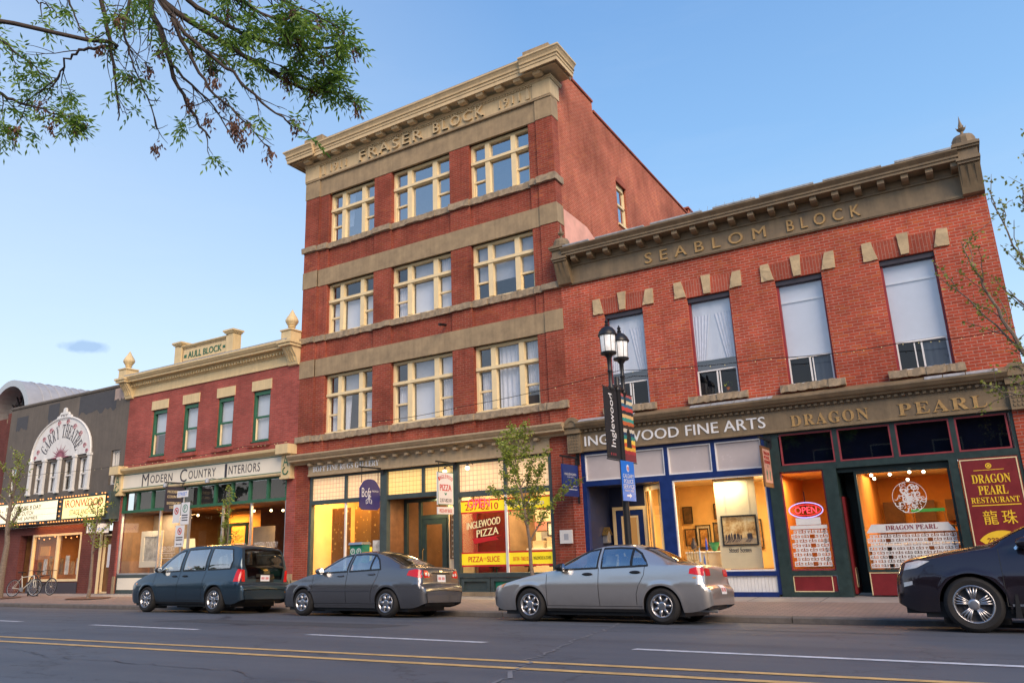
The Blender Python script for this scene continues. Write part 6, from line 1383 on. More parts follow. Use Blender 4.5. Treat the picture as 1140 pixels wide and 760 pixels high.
bands = [(.20,.03,.04),(.35,.03,.04),(.75,.42,.05),(.6,.10,.03),(.85,.6,.1),(.03,.22,.20),(.02,.05,.12),(.6,.55,.45),(.05,.03,.02),(.5,.12,.04),(.04,.3,.25),(.7,.45,.2),(.02,.02,.03),(.55,.06,.05),(.04,.14,.24),(.7,.6,.4),(.03,.1,.16),(.4,.1,.1)]
m, nt, out = _nt('striped_banner_cloth'); p = nt.nodes.new('ShaderNodeBsdfPrincipled'); tc = nt.nodes.new('ShaderNodeTexCoord').outputs['Object']
mp_ = N(nt, 'ShaderNodeMapping'); mp_.inputs['Scale'].default_value = (1,.9,1); nt.links.new(tc, mp_.inputs['Vector'])
wv_ = N(nt, 'ShaderNodeTexNoise', Scale=9., Detail=1.); nt.links.new(tc, wv_.inputs['Vector'])
sx_ = nt.nodes.new('ShaderNodeSeparateXYZ'); nt.links.new(tc, sx_.inputs[0])
mm_ = N(nt, 'ShaderNodeMath', operation='MULTIPLY_ADD'); mm_.inputs[1].default_value = .06; nt.links.new(wv_.outputs['Fac'], mm_.inputs[0]); nt.links.new(sx_.outputs[2], mm_.inputs[2])
mr_ = N(nt, 'ShaderNodeMapRange'); mr_.inputs['From Min'].default_value = -.15; mr_.inputs['From Max'].default_value = 1.3; nt.links.new(mm_.outputs[0], mr_.inputs['Value'])
rp = nt.nodes.new('ShaderNodeValToRGB'); rp.color_ramp.interpolation = 'CONSTANT'; e_ = rp.color_ramp.elements
while len(e_) < len(bands): e_.new(.5)
for i, c in enumerate(bands): e_[i].position = i/len(bands); e_[i].color = c4(c)
nt.links.new(mr_.outputs[0], rp.inputs[0]); nt.links.new(rp.outputs[0], p.inputs['Base Color']); p.inputs['Roughness'].default_value = .8; nt.links.new(p.outputs[0], out.inputs[0])
MB().box(LX-.006,LX+.006,LYP+.10,LYP+.80,3.05,4.55).build('banner_cloth', m, t)
MB().tube([(LX,LYP+.82,4.57),(LX,LYP,4.57)], .014, 6).tube([(LX,LYP+.82,3.03),(LX,LYP,3.03)], .014, 6).build('banner_rod', M['black_metal'], t)
mb = MB(); mb.prismx([(LYP+.3,3.35),(LYP+.58,3.35),(LYP+.56,3.6),(LYP+.5,3.75),(LYP+.42,3.8),(LYP+.34,3.7)], LX+.007, LX+.009); mb.build('banner_figure', M['black_vinyl'], t)
t = thing('road_sign', 'bright blue police direction sign with white arrow fixed to the lamp post', 'sign', (LX+.1, LYP, 2.5))
SX_ = LX+.10; y0, y1, z0, z1 = LYP-.36, LYP+.36, 2.24, 2.98
MB().box(SX_-.004,SX_+.004,y0,y1,z0-.06,z1+.04).build('sign_plate', M['road_blue'], t); MB().box(SX_-.04,SX_-.004,LYP-.08,LYP+.08,2.4,2.45).box(SX_-.04,SX_-.004,LYP-.08,LYP+.08,2.8,2.85).build('clamp', M['steel'], t)
for s, z, d in (('CALGARY',2.66,.30),('POLICE',2.55,.26),('SERVICE',2.44,.30),('DISTRICT 1 OFFICE',2.375,.24)): textx(t, 'sign_lettering', s, LYP-d, LYP+d, z, z+(.085 if z > 2.4 else .035), SX_+.007, M['white_letter'], bold=.006)
MB().prismx([(LYP-.14,2.27),(LYP+.02,2.27),(LYP+.02,2.24),(LYP+.13,2.29),(LYP+.02,2.34),(LYP+.02,2.31),(LYP-.14,2.31)], SX_+.004, SX_+.008).prismx([(LYP-.06,2.82),(LYP,2.78),(LYP+.06,2.82),(LYP+.06,2.92),(LYP,2.95),(LYP-.06,2.92)], SX_+.004, SX_+.008).build('sign_symbol', M['white_letter'], t)
MB().prismx([(LYP-.03,2.83),(LYP,2.81),(LYP+.03,2.83),(LYP+.03,2.90),(LYP-.03,2.90)], SX_+.009, SX_+.011).build('sign_crest', M['sign_red'], t)
# ------------------------------------------------------------------ parking sign post
GXP, GYP = -20.95, -3.35
t = thing('parking_sign', 'steel post with parking and no stopping plates behind the minivan', 'sign', (GXP, GYP, 0))
MB().tube([(GXP,GYP,pz(GYP)-.0),(GXP,GYP,3.3)], .03, 8).build('post', M['steel'], t)
def plate(x0, x1, z0, z1, y, name, m='sign_white'): return MB().box(x0,x1,y-.004,y+.004,z0,z1).build(name, M[m], t)
plate(GXP-.28,GXP+.25,3.13,3.33,GYP-.05,'name_plate'); text(t, 'plate_lettering', 'STREET', GXP-.22, GXP+.2, 3.18, 3.28, GYP-.054, M['road_blue'])
plate(GXP-.40,GXP-.06,2.36,2.92,GYP-.06,'no_stopping_plate'); plate(GXP-.02,GXP+.38,2.30,2.96,GYP-.06,'parking_plate'); plate(GXP-.22,GXP+.20,1.64,2.28,GYP-.06,'no_stopping_plate')
mb = MB()
for cx, cz in ((GXP-.23,2.72),(GXP-.01,2.10)):
    ring(mb, cx, cz, .075, .105, GYP-.066, 20)
    mb.quad((cx-.07,GYP-.0665,cz+.05),(cx-.05,GYP-.0665,cz+.07),(cx+.07,GYP-.0665,cz-.05),(cx+.05,GYP-.0665,cz-.07))
mb.build('prohibition_ring', M['sign_red'], t)
mb = MB(); ring(mb, GXP+.18, 2.78, .10, .125, GYP-.066, 20); letters(mb, 'P', (GXP+.135,GYP-.0665,2.71), (.09,0,0), (0,0,.14), (0,-1,0), 0, bold=.02); mb.build('parking_ring', M['sign_green'], t)
mb = MB()
for cx, cz in ((GXP-.23,2.72),(GXP-.01,2.10)): mb.box(cx-.04,cx+.04,GYP-.0655,GYP-.0645,cz-.03,cz+.03)
for k in range(3): mb.box(GXP+.04,GXP+.32,GYP-.0655,GYP-.0645,2.56-.075*k,2.595-.075*k)
for k in range(2): mb.box(GXP-.17,GXP+.15,GYP-.0655,GYP-.0645,1.90-.07*k,1.935-.07*k)
mb.prism([(GXP-.15,1.72),(GXP-.1,1.69),(GXP-.1,1.71),(GXP+.08,1.71),(GXP+.08,1.69),(GXP+.13,1.72),(GXP+.08,1.75),(GXP+.08,1.73),(GXP-.1,1.73),(GXP-.1,1.75)], GYP-.0655, GYP-.0645)
mb.build('plate_print', M['charcoal'], t)
# pay station
PXX, PYY = -14.0, -3.0
t = thing('pay_station', 'green parking pay station with two white ring symbols behind the grey sedan', 'pay station', (PXX, PYY, pz(PYY)))
MB().box(PXX-.13,PXX+.13,PYY-.10,PYY+.10,pz(PYY),1.1).build('pedestal', M['dark_green'], t)
MB().box(PXX-.21,PXX+.21,PYY-.15,PYY+.15,1.0,1.50).build('cabinet', M['sign_green'], t); MB().prismx([(PYY-.2,1.50),(PYY+.2,1.50),(PYY+.12,1.56),(PYY-.16,1.56)], PXX-.23, PXX+.23).build('cap', M['steel'], t)
mb = MB()
for dx in (-.105,.105): ring(mb, PXX+dx, 1.33, .06, .08, PYY-.153, 18); letters(mb, 'P', (PXX+dx-.025,PYY-.153,1.285), (.05,0,0), (0,0,.09), (0,-1,0), 0, bold=.02)
mb.build('ring_symbol', M['sign_white'], t)
# ------------------------------------------------------------------ bicycles at the left kerb
def bicycle(label, loc, rz, colm, lean=0.):
    b = thing('bicycle', label, 'bicycle', (0,0,0), 'bicycles locked by the tree')
    wr = .34
    for x, nm in ((-.52,'wheel'),(.52,'wheel')):
        w_ = MB().lathe((x,0,wr), [(wr-.035,-.012),(wr-.015,-.018),(wr,0),(wr-.015,.018),(wr-.035,.012)], 24, 'y').build('wheel', M['tyre'], b, smooth=True)
        sp_ = MB().lathe((x,0,wr), [(wr-.05,-.008),(wr-.036,-.010),(wr-.036,.010),(wr-.05,.008)], 24, 'y')
        for k in range(14): a = k*PI/7; sp_.tube([(x,.012*(-1)**k,wr),(x+(wr-.045)*math.cos(a),0,wr+(wr-.045)*math.sin(a))], .0025, 3)
        sp_.lathe((x,0,wr), [(.001,-.04),(.025,-.04),(.025,.04),(.001,.04)], 8, 'y'); sp_.build('rim', M['alu'], w_)
    bb, st, ht, hb = (-.08,0,.28), (-.22,0,.80), (.36,0,.80), (.40,0,.66)
    f = MB().tube([bb,st], .017, 6).tube([(-.20,0,.74),ht], .016, 6).tube([bb,hb], .019, 6).tube([ht,hb], .02, 6)
    for s in (-1,1): f.tube([bb,(-.52,s*.05,wr)], .010, 5).tube([(-.205,0,.75),(-.52,s*.05,wr)], .008, 5).tube([hb,(.44,s*.05,.55),(.52,s*.05,wr)], .012, 5)
    f.build('frame', colm, b)
    MB().tube([ht,(.34,0,.95)], .014, 6).tube([(.34,-.28,.97),(.40,-.2,.98),(.36,0,.96),(.40,.2,.98),(.34,.28,.97)], .012, 6).build('handlebar', M['black_metal'], b)
    MB().tube([st,(-.24,0,.92)], .012, 6).prism([(-.40,.92),(-.38,.96),(-.2,.95),(-.1,.95),(-.12,.92)], -.06, .06).build('saddle', M['black_vinyl'], b)
    MB().lathe((-.08,0,.28), [(.001,-.05),(.09,-.05),(.09,-.04),(.001,-.04)], 14, 'y').tube([(-.08,-.06,.28),(.06,-.08,.18),(.06,-.16,.18)], .01, 5).tube([(-.08,.06,.28),(-.22,.08,.38),(-.22,.16,.38)], .01, 5).build('crank', M['steel'], b)
    b.location = loc; b.rotation_euler = (lean, 0, rz); return b
# bicycle.location / rotation are set once, after the parts are made about the origin
bicycle('pale framed bicycle leaning by the tree with the bare trunk', (-33.15,-1.55,-.01), R(18), mat('pale_frame_paint', (.55,.56,.50), .4), R(-6))
bicycle('dark framed bicycle parked behind the pale one by the theatre', (-33.0,-.95,-.01), R(10), M['black_metal'], R(-5))
t = thing('bicycle_rack', 'low steel hoop rack between the two parked bicycles', 'bicycle rack', (-33.0,-1.25,-.01))
MB().tube([(-33.0+.35*math.cos(a),-1.25,.45+.35*math.sin(a)) if 0 < a < PI else (-33.0+(.35 if a <= 0 else -.35),-1.25,-.01) for a in [-.1]+[PI*i/10 for i in range(1,10)]+[PI+.1]], .025, 8).build('hoop', M['black_metal'], t)
# string lights swagged across the fronts
def string_lights(label, pts, sag, y, n):
    t = thing('string_lights', label, 'string lights', pts[0])
    P = []
    for (a, b) in zip(pts, pts[1:]):
        for i in range(n):
            s = i/n; P.append((a[0]+(b[0]-a[0])*s, y, a[2]+(b[2]-a[2])*s-sag*4*s*(1-s)))
    P.append((pts[-1][0], y, pts[-1][2]))
    MB().tube(P, .009, 4).build('cable', M['black_metal'], t)
    mb = MB()
    for p in P[::2]: mb.ball((p[0]+rnd.uniform(-.15,.15), p[1], p[2]-.03+rnd.uniform(-.01,.01)), .013, 5, 4)
    o = mb.build('bulb_row', M['string_bulb'], t); return t
string_lights('string of small bulbs swagged across the orange brick front', [(-16.2,-.3,5.3),(-12.6,-.3,5.36),(-7.4,-.3,5.72),(-3.5,-.3,5.45),(-.78,-.3,5.36),(1.4,-.3,5.34)], .06, -.3, 16)
string_lights('string of small bulbs along the cream shop cornice and theatre windows', [(-39.2,-.25,5.2),(-34.4,-.25,5.06),(-29.6,-.25,5.0),(-26,-.25,4.95),(-22,-.25,5.08),(-19.8,-.25,5.06)], .04, -.25, 16)
# aerial on the right block roof
t = thing('roof_antenna', 'thin television aerial on the roof of the right block', 'antenna', (-5.7,6,8.95))
mb = MB().tube([(-5.7,6,8.95),(-5.7,6,12.35)], .02, 6).tube([(-7.0,6,12.2),(-4.4,6,12.2)], .014, 5)
for i in range(9): x = -6.9+.3*i; h = .5-.035*i; mb.tube([(x,6-h,12.2),(x,6+h,12.2)], .009, 4).tube([(x,6,12.0),(x+.1,6,12.55)], .008, 4)
mb.build('aerial_rods', M['steel'], t)
# ------------------------------------------------------------------ trees
def frac(p, d, l, n, wob, r, up=0.):
    out = [Vector(p)]; d = Vector(d).normalized()
    for i in range(n):
        d = (d+Vector((r.gauss(0,wob), r.gauss(0,wob), r.gauss(0,wob)+up))).normalized(); out.append(out[-1]+d*(l/n))
    return out
def leafblade(mb, p, d, l, w, r):
    d = d.normalized(); s = d.cross(Vector((r.gauss(0,1), r.gauss(0,1), r.gauss(0,1))))
    if s.length < .01: return
    s = s.normalized()*w; m = p+d*l*.45
    mb.add([p, m+s, p+d*l, m-s], [(0,1,2,3)])
def street_tree(label, base, h, seed, trunk=.05, first=.35, limbs=9, rise=.8, spread=.5, leafn=1400, ls=.05, lm='leaf', twig=3, bark='bark', group='young street trees', lean=(0,0), bare=.3, extra=()):
    r = random.Random(seed); t = thing('street_tree', label, 'tree', base, group)
    tb = MB(); lf = MB(); ends = []
    n = 8; main = [Vector(base)+Vector((lean[0]*(i/n)**1.3*h+r.gauss(0,.012)*(i > 0)*h*.4, lean[1]*(i/n)**1.3*h+r.gauss(0,.012)*(i > 0)*h*.4, h*i/n)) for i in range(n+1)]
    tb.tube(main, [trunk*(1-.85*i/n) for i in range(n+1)], 8)
    for k in range(limbs):
        u = first+(1-first)*k/limbs; i = min(n-1, int(u*n)); p = main[i].lerp(main[i+1], u*n-i)
        a = k*2.4+r.uniform(-.5,.5); l = h*spread*(1.05-u*.65)*r.uniform(.75,1.2)
        b = frac(p, (math.cos(a),math.sin(a),rise*r.uniform(.7,1.5)), l, 6, .12, r, .09); r0 = trunk*(1-.8*u)*.6
        tb.tube(b, [r0*(1-.8*j/6) for j in range(7)], 6); ends.append((b, .25))
        for q in range(twig):
            j = r.randint(1, 5); c = frac(b[j], (b[j+1]-b[j]).normalized()+Vector((r.gauss(0,.6),r.gauss(0,.6),r.gauss(.2,.4))), l*r.uniform(.3,.6), 4, .18, r, .05)
            tb.tube(c, [r0*.4*(1-.75*j2/4) for j2 in range(5)], 4); ends.append((c, .0))
    ends.append((main[5:], 0.))
    for pts in extra:
        P = [Vector(q) for q in pts]; b = []
        for a_, b_ in zip(P, P[1:]): b += [a_.lerp(b_, i/5)+Vector((r.gauss(0,.015),r.gauss(0,.015),r.gauss(0,.015))) for i in range(5)]
        b.append(P[-1]); m_ = len(b)-1; tb.tube(b, [trunk*.34*(1-.85*j/m_) for j in range(m_+1)], 6); ends.append((b, .3))
        for q in range(9):
            j = r.randint(2, m_-1); c = frac(b[j], (b[j+1]-b[j]).normalized()+Vector((r.gauss(0,.5),r.gauss(0,.4),r.gauss(.2,.4))), r.uniform(.3,.8), 4, .18, r, .04)
            tb.tube(c, [.010, .008, .007, .006, .004], 4); ends.append((c, .2))
    tot = sum((b[-1]-b[0]).length for b, _ in ends)
    for b, s0 in ends:
        k = int(leafn*(b[-1]-b[0]).length/tot)
        for _ in range(max(2, k//3)):
            u = max(bare, s0)+(1-max(bare, s0))*r.random(); x = u*(len(b)-1); j = min(len(b)-2, int(x)); p = b[j].lerp(b[j+1], x-j)+Vector((r.gauss(0,.03),r.gauss(0,.03),r.gauss(0,.03)))
            for _ in range(3): leafblade(lf, p+Vector((r.gauss(0,.035),r.gauss(0,.035),r.gauss(0,.03))), Vector((r.gauss(0,1),r.gauss(0,1),r.gauss(-.1,.8))), ls*r.uniform(.7,1.3), ls*.33, r)
    tb.build('trunk', M[bark], t, smooth=True); lf.build('crown', M[lm], t); return t
street_tree('small leafy tree on the pavement in front of the pizza window', (-8.72,-3.0,-.015), 3.75, 5, .055, .38, 15, 1.15, .44, 4200, .066, 'leaf', 3, lean=(-.12,0))
street_tree('thin young tree on its earth pit in front of the grey theatre', (-27.75,-2.05,-.01), 3.45, 8, .07, .45, 10, 1.0, .34, 850, .075, 'leaf', 3)
street_tree('tree with bare lower trunk beside the two bicycles', (-33.4,-2.3,-.012), 5.6, 12, .14, .42, 11, .85, .30, 950, .085, 'leaf', 3)
street_tree('slender sapling in front of the furniture shop behind the minivan', (-19.25,-3.0,-.015), 3.35, 3, .035, .28, 10, 1.1, .22, 900, .06, 'leaf', 2)
street_tree('sparse young tree whose yellow green twigs cross the orange brick corner', (2.25,-3.4,-.016), 8.0, 21, .10, .34, 13, .8, .24, 2000, .07, 'leaf_right', 3, bare=.2, extra=[[(2.22,-3.4,3.2),(1.75,-3.45,3.7),(1.2,-3.5,4.2),(.66,-3.5,5.1),(.17,-3.5,6.05)],[(1.2,-3.5,4.2),(.95,-3.6,5.0),(.75,-3.7,5.7),(.62,-3.7,6.3)],[(2.2,-3.4,4.3),(1.7,-3.5,5.1),(1.38,-3.5,6.1),(1.2,-3.5,7.25)],[(2.2,-3.4,2.6),(1.6,-3.5,3.15),(1.1,-3.5,3.5),(.6,-3.5,3.62)],[(2.2,-3.4,5.4),(1.9,-3.5,6.2),(1.62,-3.5,6.9)]])
t = tag(MB().add([(-27.75+1.05*math.cos(a)*rnd.uniform(.9,1.1),-2.05+.6*math.sin(a)*rnd.uniform(.9,1.1),.012) for a in [2*PI*i/22 for i in range(22)]], [tuple(range(22))]).build('soil_ground', M['soil']), kind='structure')
t = tag(MB().add([(-33.3+1.0*math.cos(a)*rnd.uniform(.9,1.1),-2.3+.6*math.sin(a)*rnd.uniform(.9,1.1),.012) for a in [2*PI*i/22 for i in range(22)]], [tuple(range(22))]).build('soil_ground', M['soil']), kind='structure')
# big ash tree on the near pavement whose boughs hang over the street
r = random.Random(41)
ash = thing('ash_tree', 'large ash tree whose leafy boughs and brown seed clusters hang against the sky', 'tree', (-9.6,-18.4,.7))
tb = MB(); lf = MB(); sd_ = MB()
trunk = [Vector((-9.6,-18.4,.6)),Vector((-9.5,-18.35,2.4)),Vector((-9.2,-18.2,4.2)),Vector((-8.4,-17.8,5.8))]
tb.tube(trunk, [.34,.28,.25,.2], 12)
limbA = [trunk[-1],Vector((-7.4,-17.2,6.6)),Vector((-6.2,-16.4,6.75)),Vector((-5.0,-15.5,6.75)),Vector((-3.9,-14.6,6.5))]
tb.tube(limbA, [.15,.10,.08,.055,.03], 8)
limbB = [trunk[-2],Vector((-8.0,-17.6,5.3)),Vector((-7.0,-16.9,5.7)),Vector((-6.2,-16.4,5.6))]
tb.tube(limbB, [.13,.09,.06,.04], 8)
def pinnate(p, d, r, size=1.):
    """one ash leaf: a drooping stalk with paired leaflets"""
    d = Vector(d).normalized(); l = r.uniform(.10,.16)*size; n = 3
    for i in range(n+1):
        q = p+d*l*(i+.6)/(n+.6)+Vector((0,0,-.03*(i/n)**2))
        if i == n: leafblade(lf, q, d+Vector((0,0,-.3)), .062*size, .009*size, r)
        else:
            s = d.cross(Vector((r.gauss(0,.3),r.gauss(0,.3),1))).normalized()
            for k in (-1,1): leafblade(lf, q, s*k+d*.7+Vector((0,0,-.35)), .058*size, .0085*size, r)
def seedclump(p, r):
    for _ in range(46):
        q = p+Vector((r.gauss(0,.022),r.gauss(0,.022),r.gauss(-.05,.035))); leafblade(sd_, q, Vector((r.gauss(0,.5),r.gauss(0,.5),-1)), .045, .008, r)
ASH = []
def bough(pts, r0, twigs, leafy, r, tip=.25):
    P = [Vector(p) for p in pts]; Q = []
    for i in range(len(P)-1):
        for k in range(5):
            u = k/5; a = P[max(i-1,0)]; b = P[i]; c = P[i+1]; d = P[min(i+2,len(P)-1)]
            Q.append(.5*((2*b)+(c-a)*u+(2*a-5*b+4*c-d)*u*u+(3*b-a-3*c+d)*u**3)+Vector((r.gauss(0,.008),r.gauss(0,.008),r.gauss(0,.008))))
    Q.append(P[-1]); n = len(Q); tb.tube(Q, [max(.005, r0*1.35*(1-.82*i/(n-1))) for i in range(n)], 6)
    L_ = sum((b-a).length for a, b in zip(Q, Q[1:]))
    for k in range(twigs):
        u = r.uniform(.18,1.); i = min(n-2, int(u*(n-1))); dd = (Q[i+1]-Q[i]).normalized()
        ln_ = r.uniform(.25,.62)*(1.1-u*.72)*min(1.1, L_*.5)
        c = frac(Q[i], dd+Vector((r.gauss(0,.38),r.gauss(0,.38),r.gauss(-.25,.36))), ln_, 7, .14, r, -.02)
        rr = max(.006, r0*.30*(1-u*.5)); tb.tube(c, [rr*(1-.7*j/7) for j in range(8)], 5)
        subs = [c]
        for q in range(r.randint(1,3)):
            j = r.randint(2,6); e = frac(c[j], (c[j+1]-c[j]).normalized()+Vector((r.gauss(0,.6),r.gauss(0,.6),r.gauss(-.1,.5))), ln_*r.uniform(.25,.5), 4, .2, r, -.01)
            tb.tube(e, [rr*.6, rr*.5, rr*.45, rr*.4, rr*.3], 4); subs.append(e)
        for e in subs:
            if r.random() < leafy*.62:
                for _ in range(r.randint(4,8)):
                    d_ = (e[-1]-e[-2]).normalized()*.7+Vector((r.gauss(0,.7),r.gauss(0,.7),r.gauss(-.1,.6))); pinnate(e[-1], d_, r)
                if r.random() < .15:
                    for _ in range(3): pinnate(e[len(e)//2+1], Vector((r.gauss(0,1),r.gauss(0,1),r.gauss(-.2,.5))), r, .8)
            if r.random() < .11: seedclump(e[-1], r)
ASHB = ASH_BOUGHS
for pts, r0, tw, lv in ASHB:
    if pts[0][2] > 5.55 or pts[0][0] < -6: 
        near = min(limbA[1:]+limbB[1:], key=lambda q: (q-Vector(pts[0])).length); pts = [tuple(near)]+list(pts)
    bough(pts, r0, tw, lv, r)
tb.build('trunk', M['bark_dark'], ash, smooth='all'); lf.build('crown', M['leaf_dark'], ash); sd_.build('seed_clusters', M['seed'], ash)
# full crowned trees on the far pavement, mirrored in the shop glass
for k, (x, h, sd2) in enumerate(((-58,9.5,61),(-47,8.6,62),(-39,9.8,63),(-27,8.2,64),(-15,9.0,65),(7,8.8,66),(16,9.4,67))):
    street_tree(('dense street tree across the road, farthest along the dark shops','dense street tree across the road before the taller shop row','tallest dense street tree across the road opposite the furniture shop','shorter dense street tree across the road opposite the tall block','dense street tree across the road opposite the silver sedan','dense street tree across the road opposite the restaurant','dense street tree across the road beyond the sport utility vehicle')[k], (x,-27.5,road_z(-20)), h, sd2, .18, .28, 16, .7, .36, 2600, .34, 'leaf_far', 3, group='trees across the street')
# ------------------------------------------------------------------ cars: a body lofted through cross-sections
def pchip(pts):
    xs = [p[0] for p in pts]; ys = [p[1] for p in pts]; n = len(xs)
    h = [xs[i+1]-xs[i] for i in range(n-1)]; d = [(ys[i+1]-ys[i])/h[i] for i in range(n-1)]; mm = [0.]*n
    mm[0], mm[-1] = d[0], d[-1]
    for i in range(1, n-1):
        if d[i-1]*d[i] > 0: w1, w2 = 2*h[i]+h[i-1], h[i]+2*h[i-1]; mm[i] = (w1+w2)/(w1/d[i-1]+w2/d[i])
    def f(x):
        if x <= xs[0]: return ys[0]
        if x >= xs[-1]: return ys[-1]
        i = max(j for j in range(n-1) if xs[j] <= x); t = (x-xs[i])/h[i]
        return (ys[i]*(2*t**3-3*t*t+1)+h[i]*mm[i]*(t**3-2*t*t+t)+ys[i+1]*(3*t*t-2*t**3)+h[i]*mm[i+1]*(t**3-t*t))
    return f
class Car:
    """x runs from the nose (0) to the tail (L), y<0 is the street side, z up from the road"""
    N1, N2, N3 = 12, 12, 10
    def __init__(s, d):
        s.d = d; s.L = d['L']; s.top = pchip(d['top']); s.belt = pchip(d['belt']); s.yt_ = pchip(d['roofw']); s.pl = pchip(d['plan'])
        s.W = d['W']/2; s.xr = {}; s.xfz = {}
        for q in range(0, 220):
            z = q*.01; a = [x*.01 for x in range(int(s.L*100)+1) if s.top(x*.01) >= z]
            s.xfz[q], s.xr[q] = (a[0], a[-1]) if a else (s.L*.5, s.L*.5)
        s.ax = d['axles']; s.ar = d['arch']; s.wr = d['wheel']; s.cache = {}
    def zbot(s, x):
        z = s.d['sill']+max(0, .35-x)**2*1.0+max(0, x-(s.L-.45))**2*.6
        for a in s.ax:
            if abs(x-a) < s.ar: z = max(z, s.wr*.98+math.sqrt(max(0, s.ar**2-(x-a)**2))-.0)
        return z
    def side(s, x):
        W = s.W*s.pl(x); zt = s.top(x); zb = s.zbot(x); zs = min(s.belt(x), zt-.035)
        zb = min(zb, zs-.05)
        def pf(z):
            q = 1.
            zw = s.d.get('waist', .62)
            if z < zw: q -= .105*((zw-z)/.40)**1.7
            if z > zw: q -= .085*((z-zw)/.42)**1.8
            c = s.d.get('crease')
            if c and abs(z-c) < .06: q += .010*(1-abs(z-c)/.06)
            return q
        bl = s.belt(x)
        def cut(z):
            k = 1. if z <= bl+.02 else max(.12, 1-(z-bl-.02)*6)
            q = min(218., max(0., z*100)); i = int(q); t = q-i; o = 0
            for tab, sg, rx, ry in ((s.xr, 1, .15, .12), (s.xfz, -1, .34, .20)):
                e = tab[i]+(tab[i+1]-tab[i])*t; dd = (e-x)*sg
                if dd < rx: u = 1-max(0, dd)/rx; o += ry*(1-math.sqrt(max(0, 1-u*u)))
            return o*k
        P = []
        for i in range(s.N1+1):
            z = zb+(zs-zb)*i/s.N1; y = W*pf(z)-cut(z)
            fl = min([abs(math.hypot(x-a, z-s.wr)-s.ar-.02) for a in s.ax]); y += .012*max(0, 1-fl/.05)
            P.append((y, z))
        ys = P[-1][0]; yt = min(s.yt_(x)*s.W*(.35+.65*s.pl(x))-cut(zt), ys-.01); c = min(.055, (zt-zs)*.5)
        for i in range(1, s.N2+1):
            t = i/s.N2; bulge = .02*math.sin(PI*t)*min(1, (zt-zs)/.3); P.append((ys+(yt-ys)*t**1.15+bulge, zs+(zt-c-zs)*t))
        for i in range(1, s.N3+1):
            t = i/s.N3; y = yt*(1-t**1.15); P.append((y, zt-c*(y/yt)**2.2))
        return P
    def sec(s, x):
        k = round(x, 4)
        if k not in s.cache: s.cache[k] = s.side(x)
        return s.cache[k]
    def y(s, x, z):
        P = s.sec(x); P = P[:s.N1+s.N2+1]
        if z <= P[0][1]: return P[0][0]
        for a, b in zip(P, P[1:]):
            if a[1] <= z <= b[1]: return a[0]+(b[0]-a[0])*(z-a[1])/max(1e-6, b[1]-a[1])
        return P[-1][0]
    def topz(s, x, y):
        P = s.sec(x)[s.N1+s.N2:]; y = abs(y)
        for a, b in zip(P, P[1:]):
            if b[0] <= y <= a[0]: return b[1]+(a[1]-b[1])*(y-b[0])/max(1e-6, a[0]-b[0])
        return P[0][1]
    def rear(s, y, z, x0, sign=1):
        """x of the tail (sign 1) or nose (sign -1) surface at y, z"""
        lo, hi = (x0, s.L-.001) if sign > 0 else (.001, x0)
        for _ in range(26):
            m_ = (lo+hi)/2; up_ = s.topz(m_, y) >= z
            if sign > 0: lo, hi = (m_, hi) if up_ else (lo, m_)
            else: lo, hi = (lo, m_) if up_ else (m_, hi)
        return (lo+hi)/2
def inside(poly, x, z):
    c = False; n = len(poly)
    for i in range(n):
        (a, b), (e, f) = poly[i], poly[i-1]
        if (b > z) != (f > z) and x < (e-a)*(z-b)/(f-b)+a: c = not c
    return c
def grow(poly, g):
    cx = sum(p[0] for p in poly)/len(poly); cz = sum(p[1] for p in poly)/len(poly); n = len(poly); out = []
    for i in range(n):
        p0, p1, p2 = Vector(poly[i-1]), Vector(poly[i]), Vector(poly[(i+1) % n])
        a = (p1-p0).normalized(); b = (p2-p1).normalized(); na, nb = Vector((a.y,-a.x)), Vector((b.y,-b.x))
        m_ = (na+nb); m_ = m_/max(.4, m_.length_squared)*2 if m_.length > 1e-6 else na
        if (p1-Vector((cx,cz))).dot(m_) < 0: m_ = -m_
        out.append(tuple(p1+m_*g))
    return out
def side_patch(car, mb, poly, off, both=True, n=14, m=5):
    xs = [p[0] for p in poly]; x0, x1 = min(xs)+1e-4, max(xs)-1e-4
    st = sorted({x0, x1, *[x0+(x1-x0)*i/n for i in range(n+1)], *[x for x in xs if x0 < x < x1]})
    cols = []
    for x in st:
        zz = []
        for i in range(len(poly)):
            (a, b), (c, d) = poly[i], poly[(i+1) % len(poly)]
            if min(a,c) <= x <= max(a,c) and abs(c-a) > 1e-9: zz.append(b+(d-b)*(x-a)/(c-a))
        cols.append((x, min(zz), max(zz)))
    for sg in ((-1, 1) if both else (-1,)):
        for (xa, la, ha), (xb, lb, hb) in zip(cols, cols[1:]):
            for j in range(m):
                q = []
                for x, l, h, t in ((xa,la,ha,j/m),(xb,lb,hb,j/m),(xb,lb,hb,(j+1)/m),(xa,la,ha,(j+1)/m)):
                    z = l+(h-l)*t; q.append((x, sg*(car.y(x,z)+off), z))
                mb.quad(*q)
    return mb
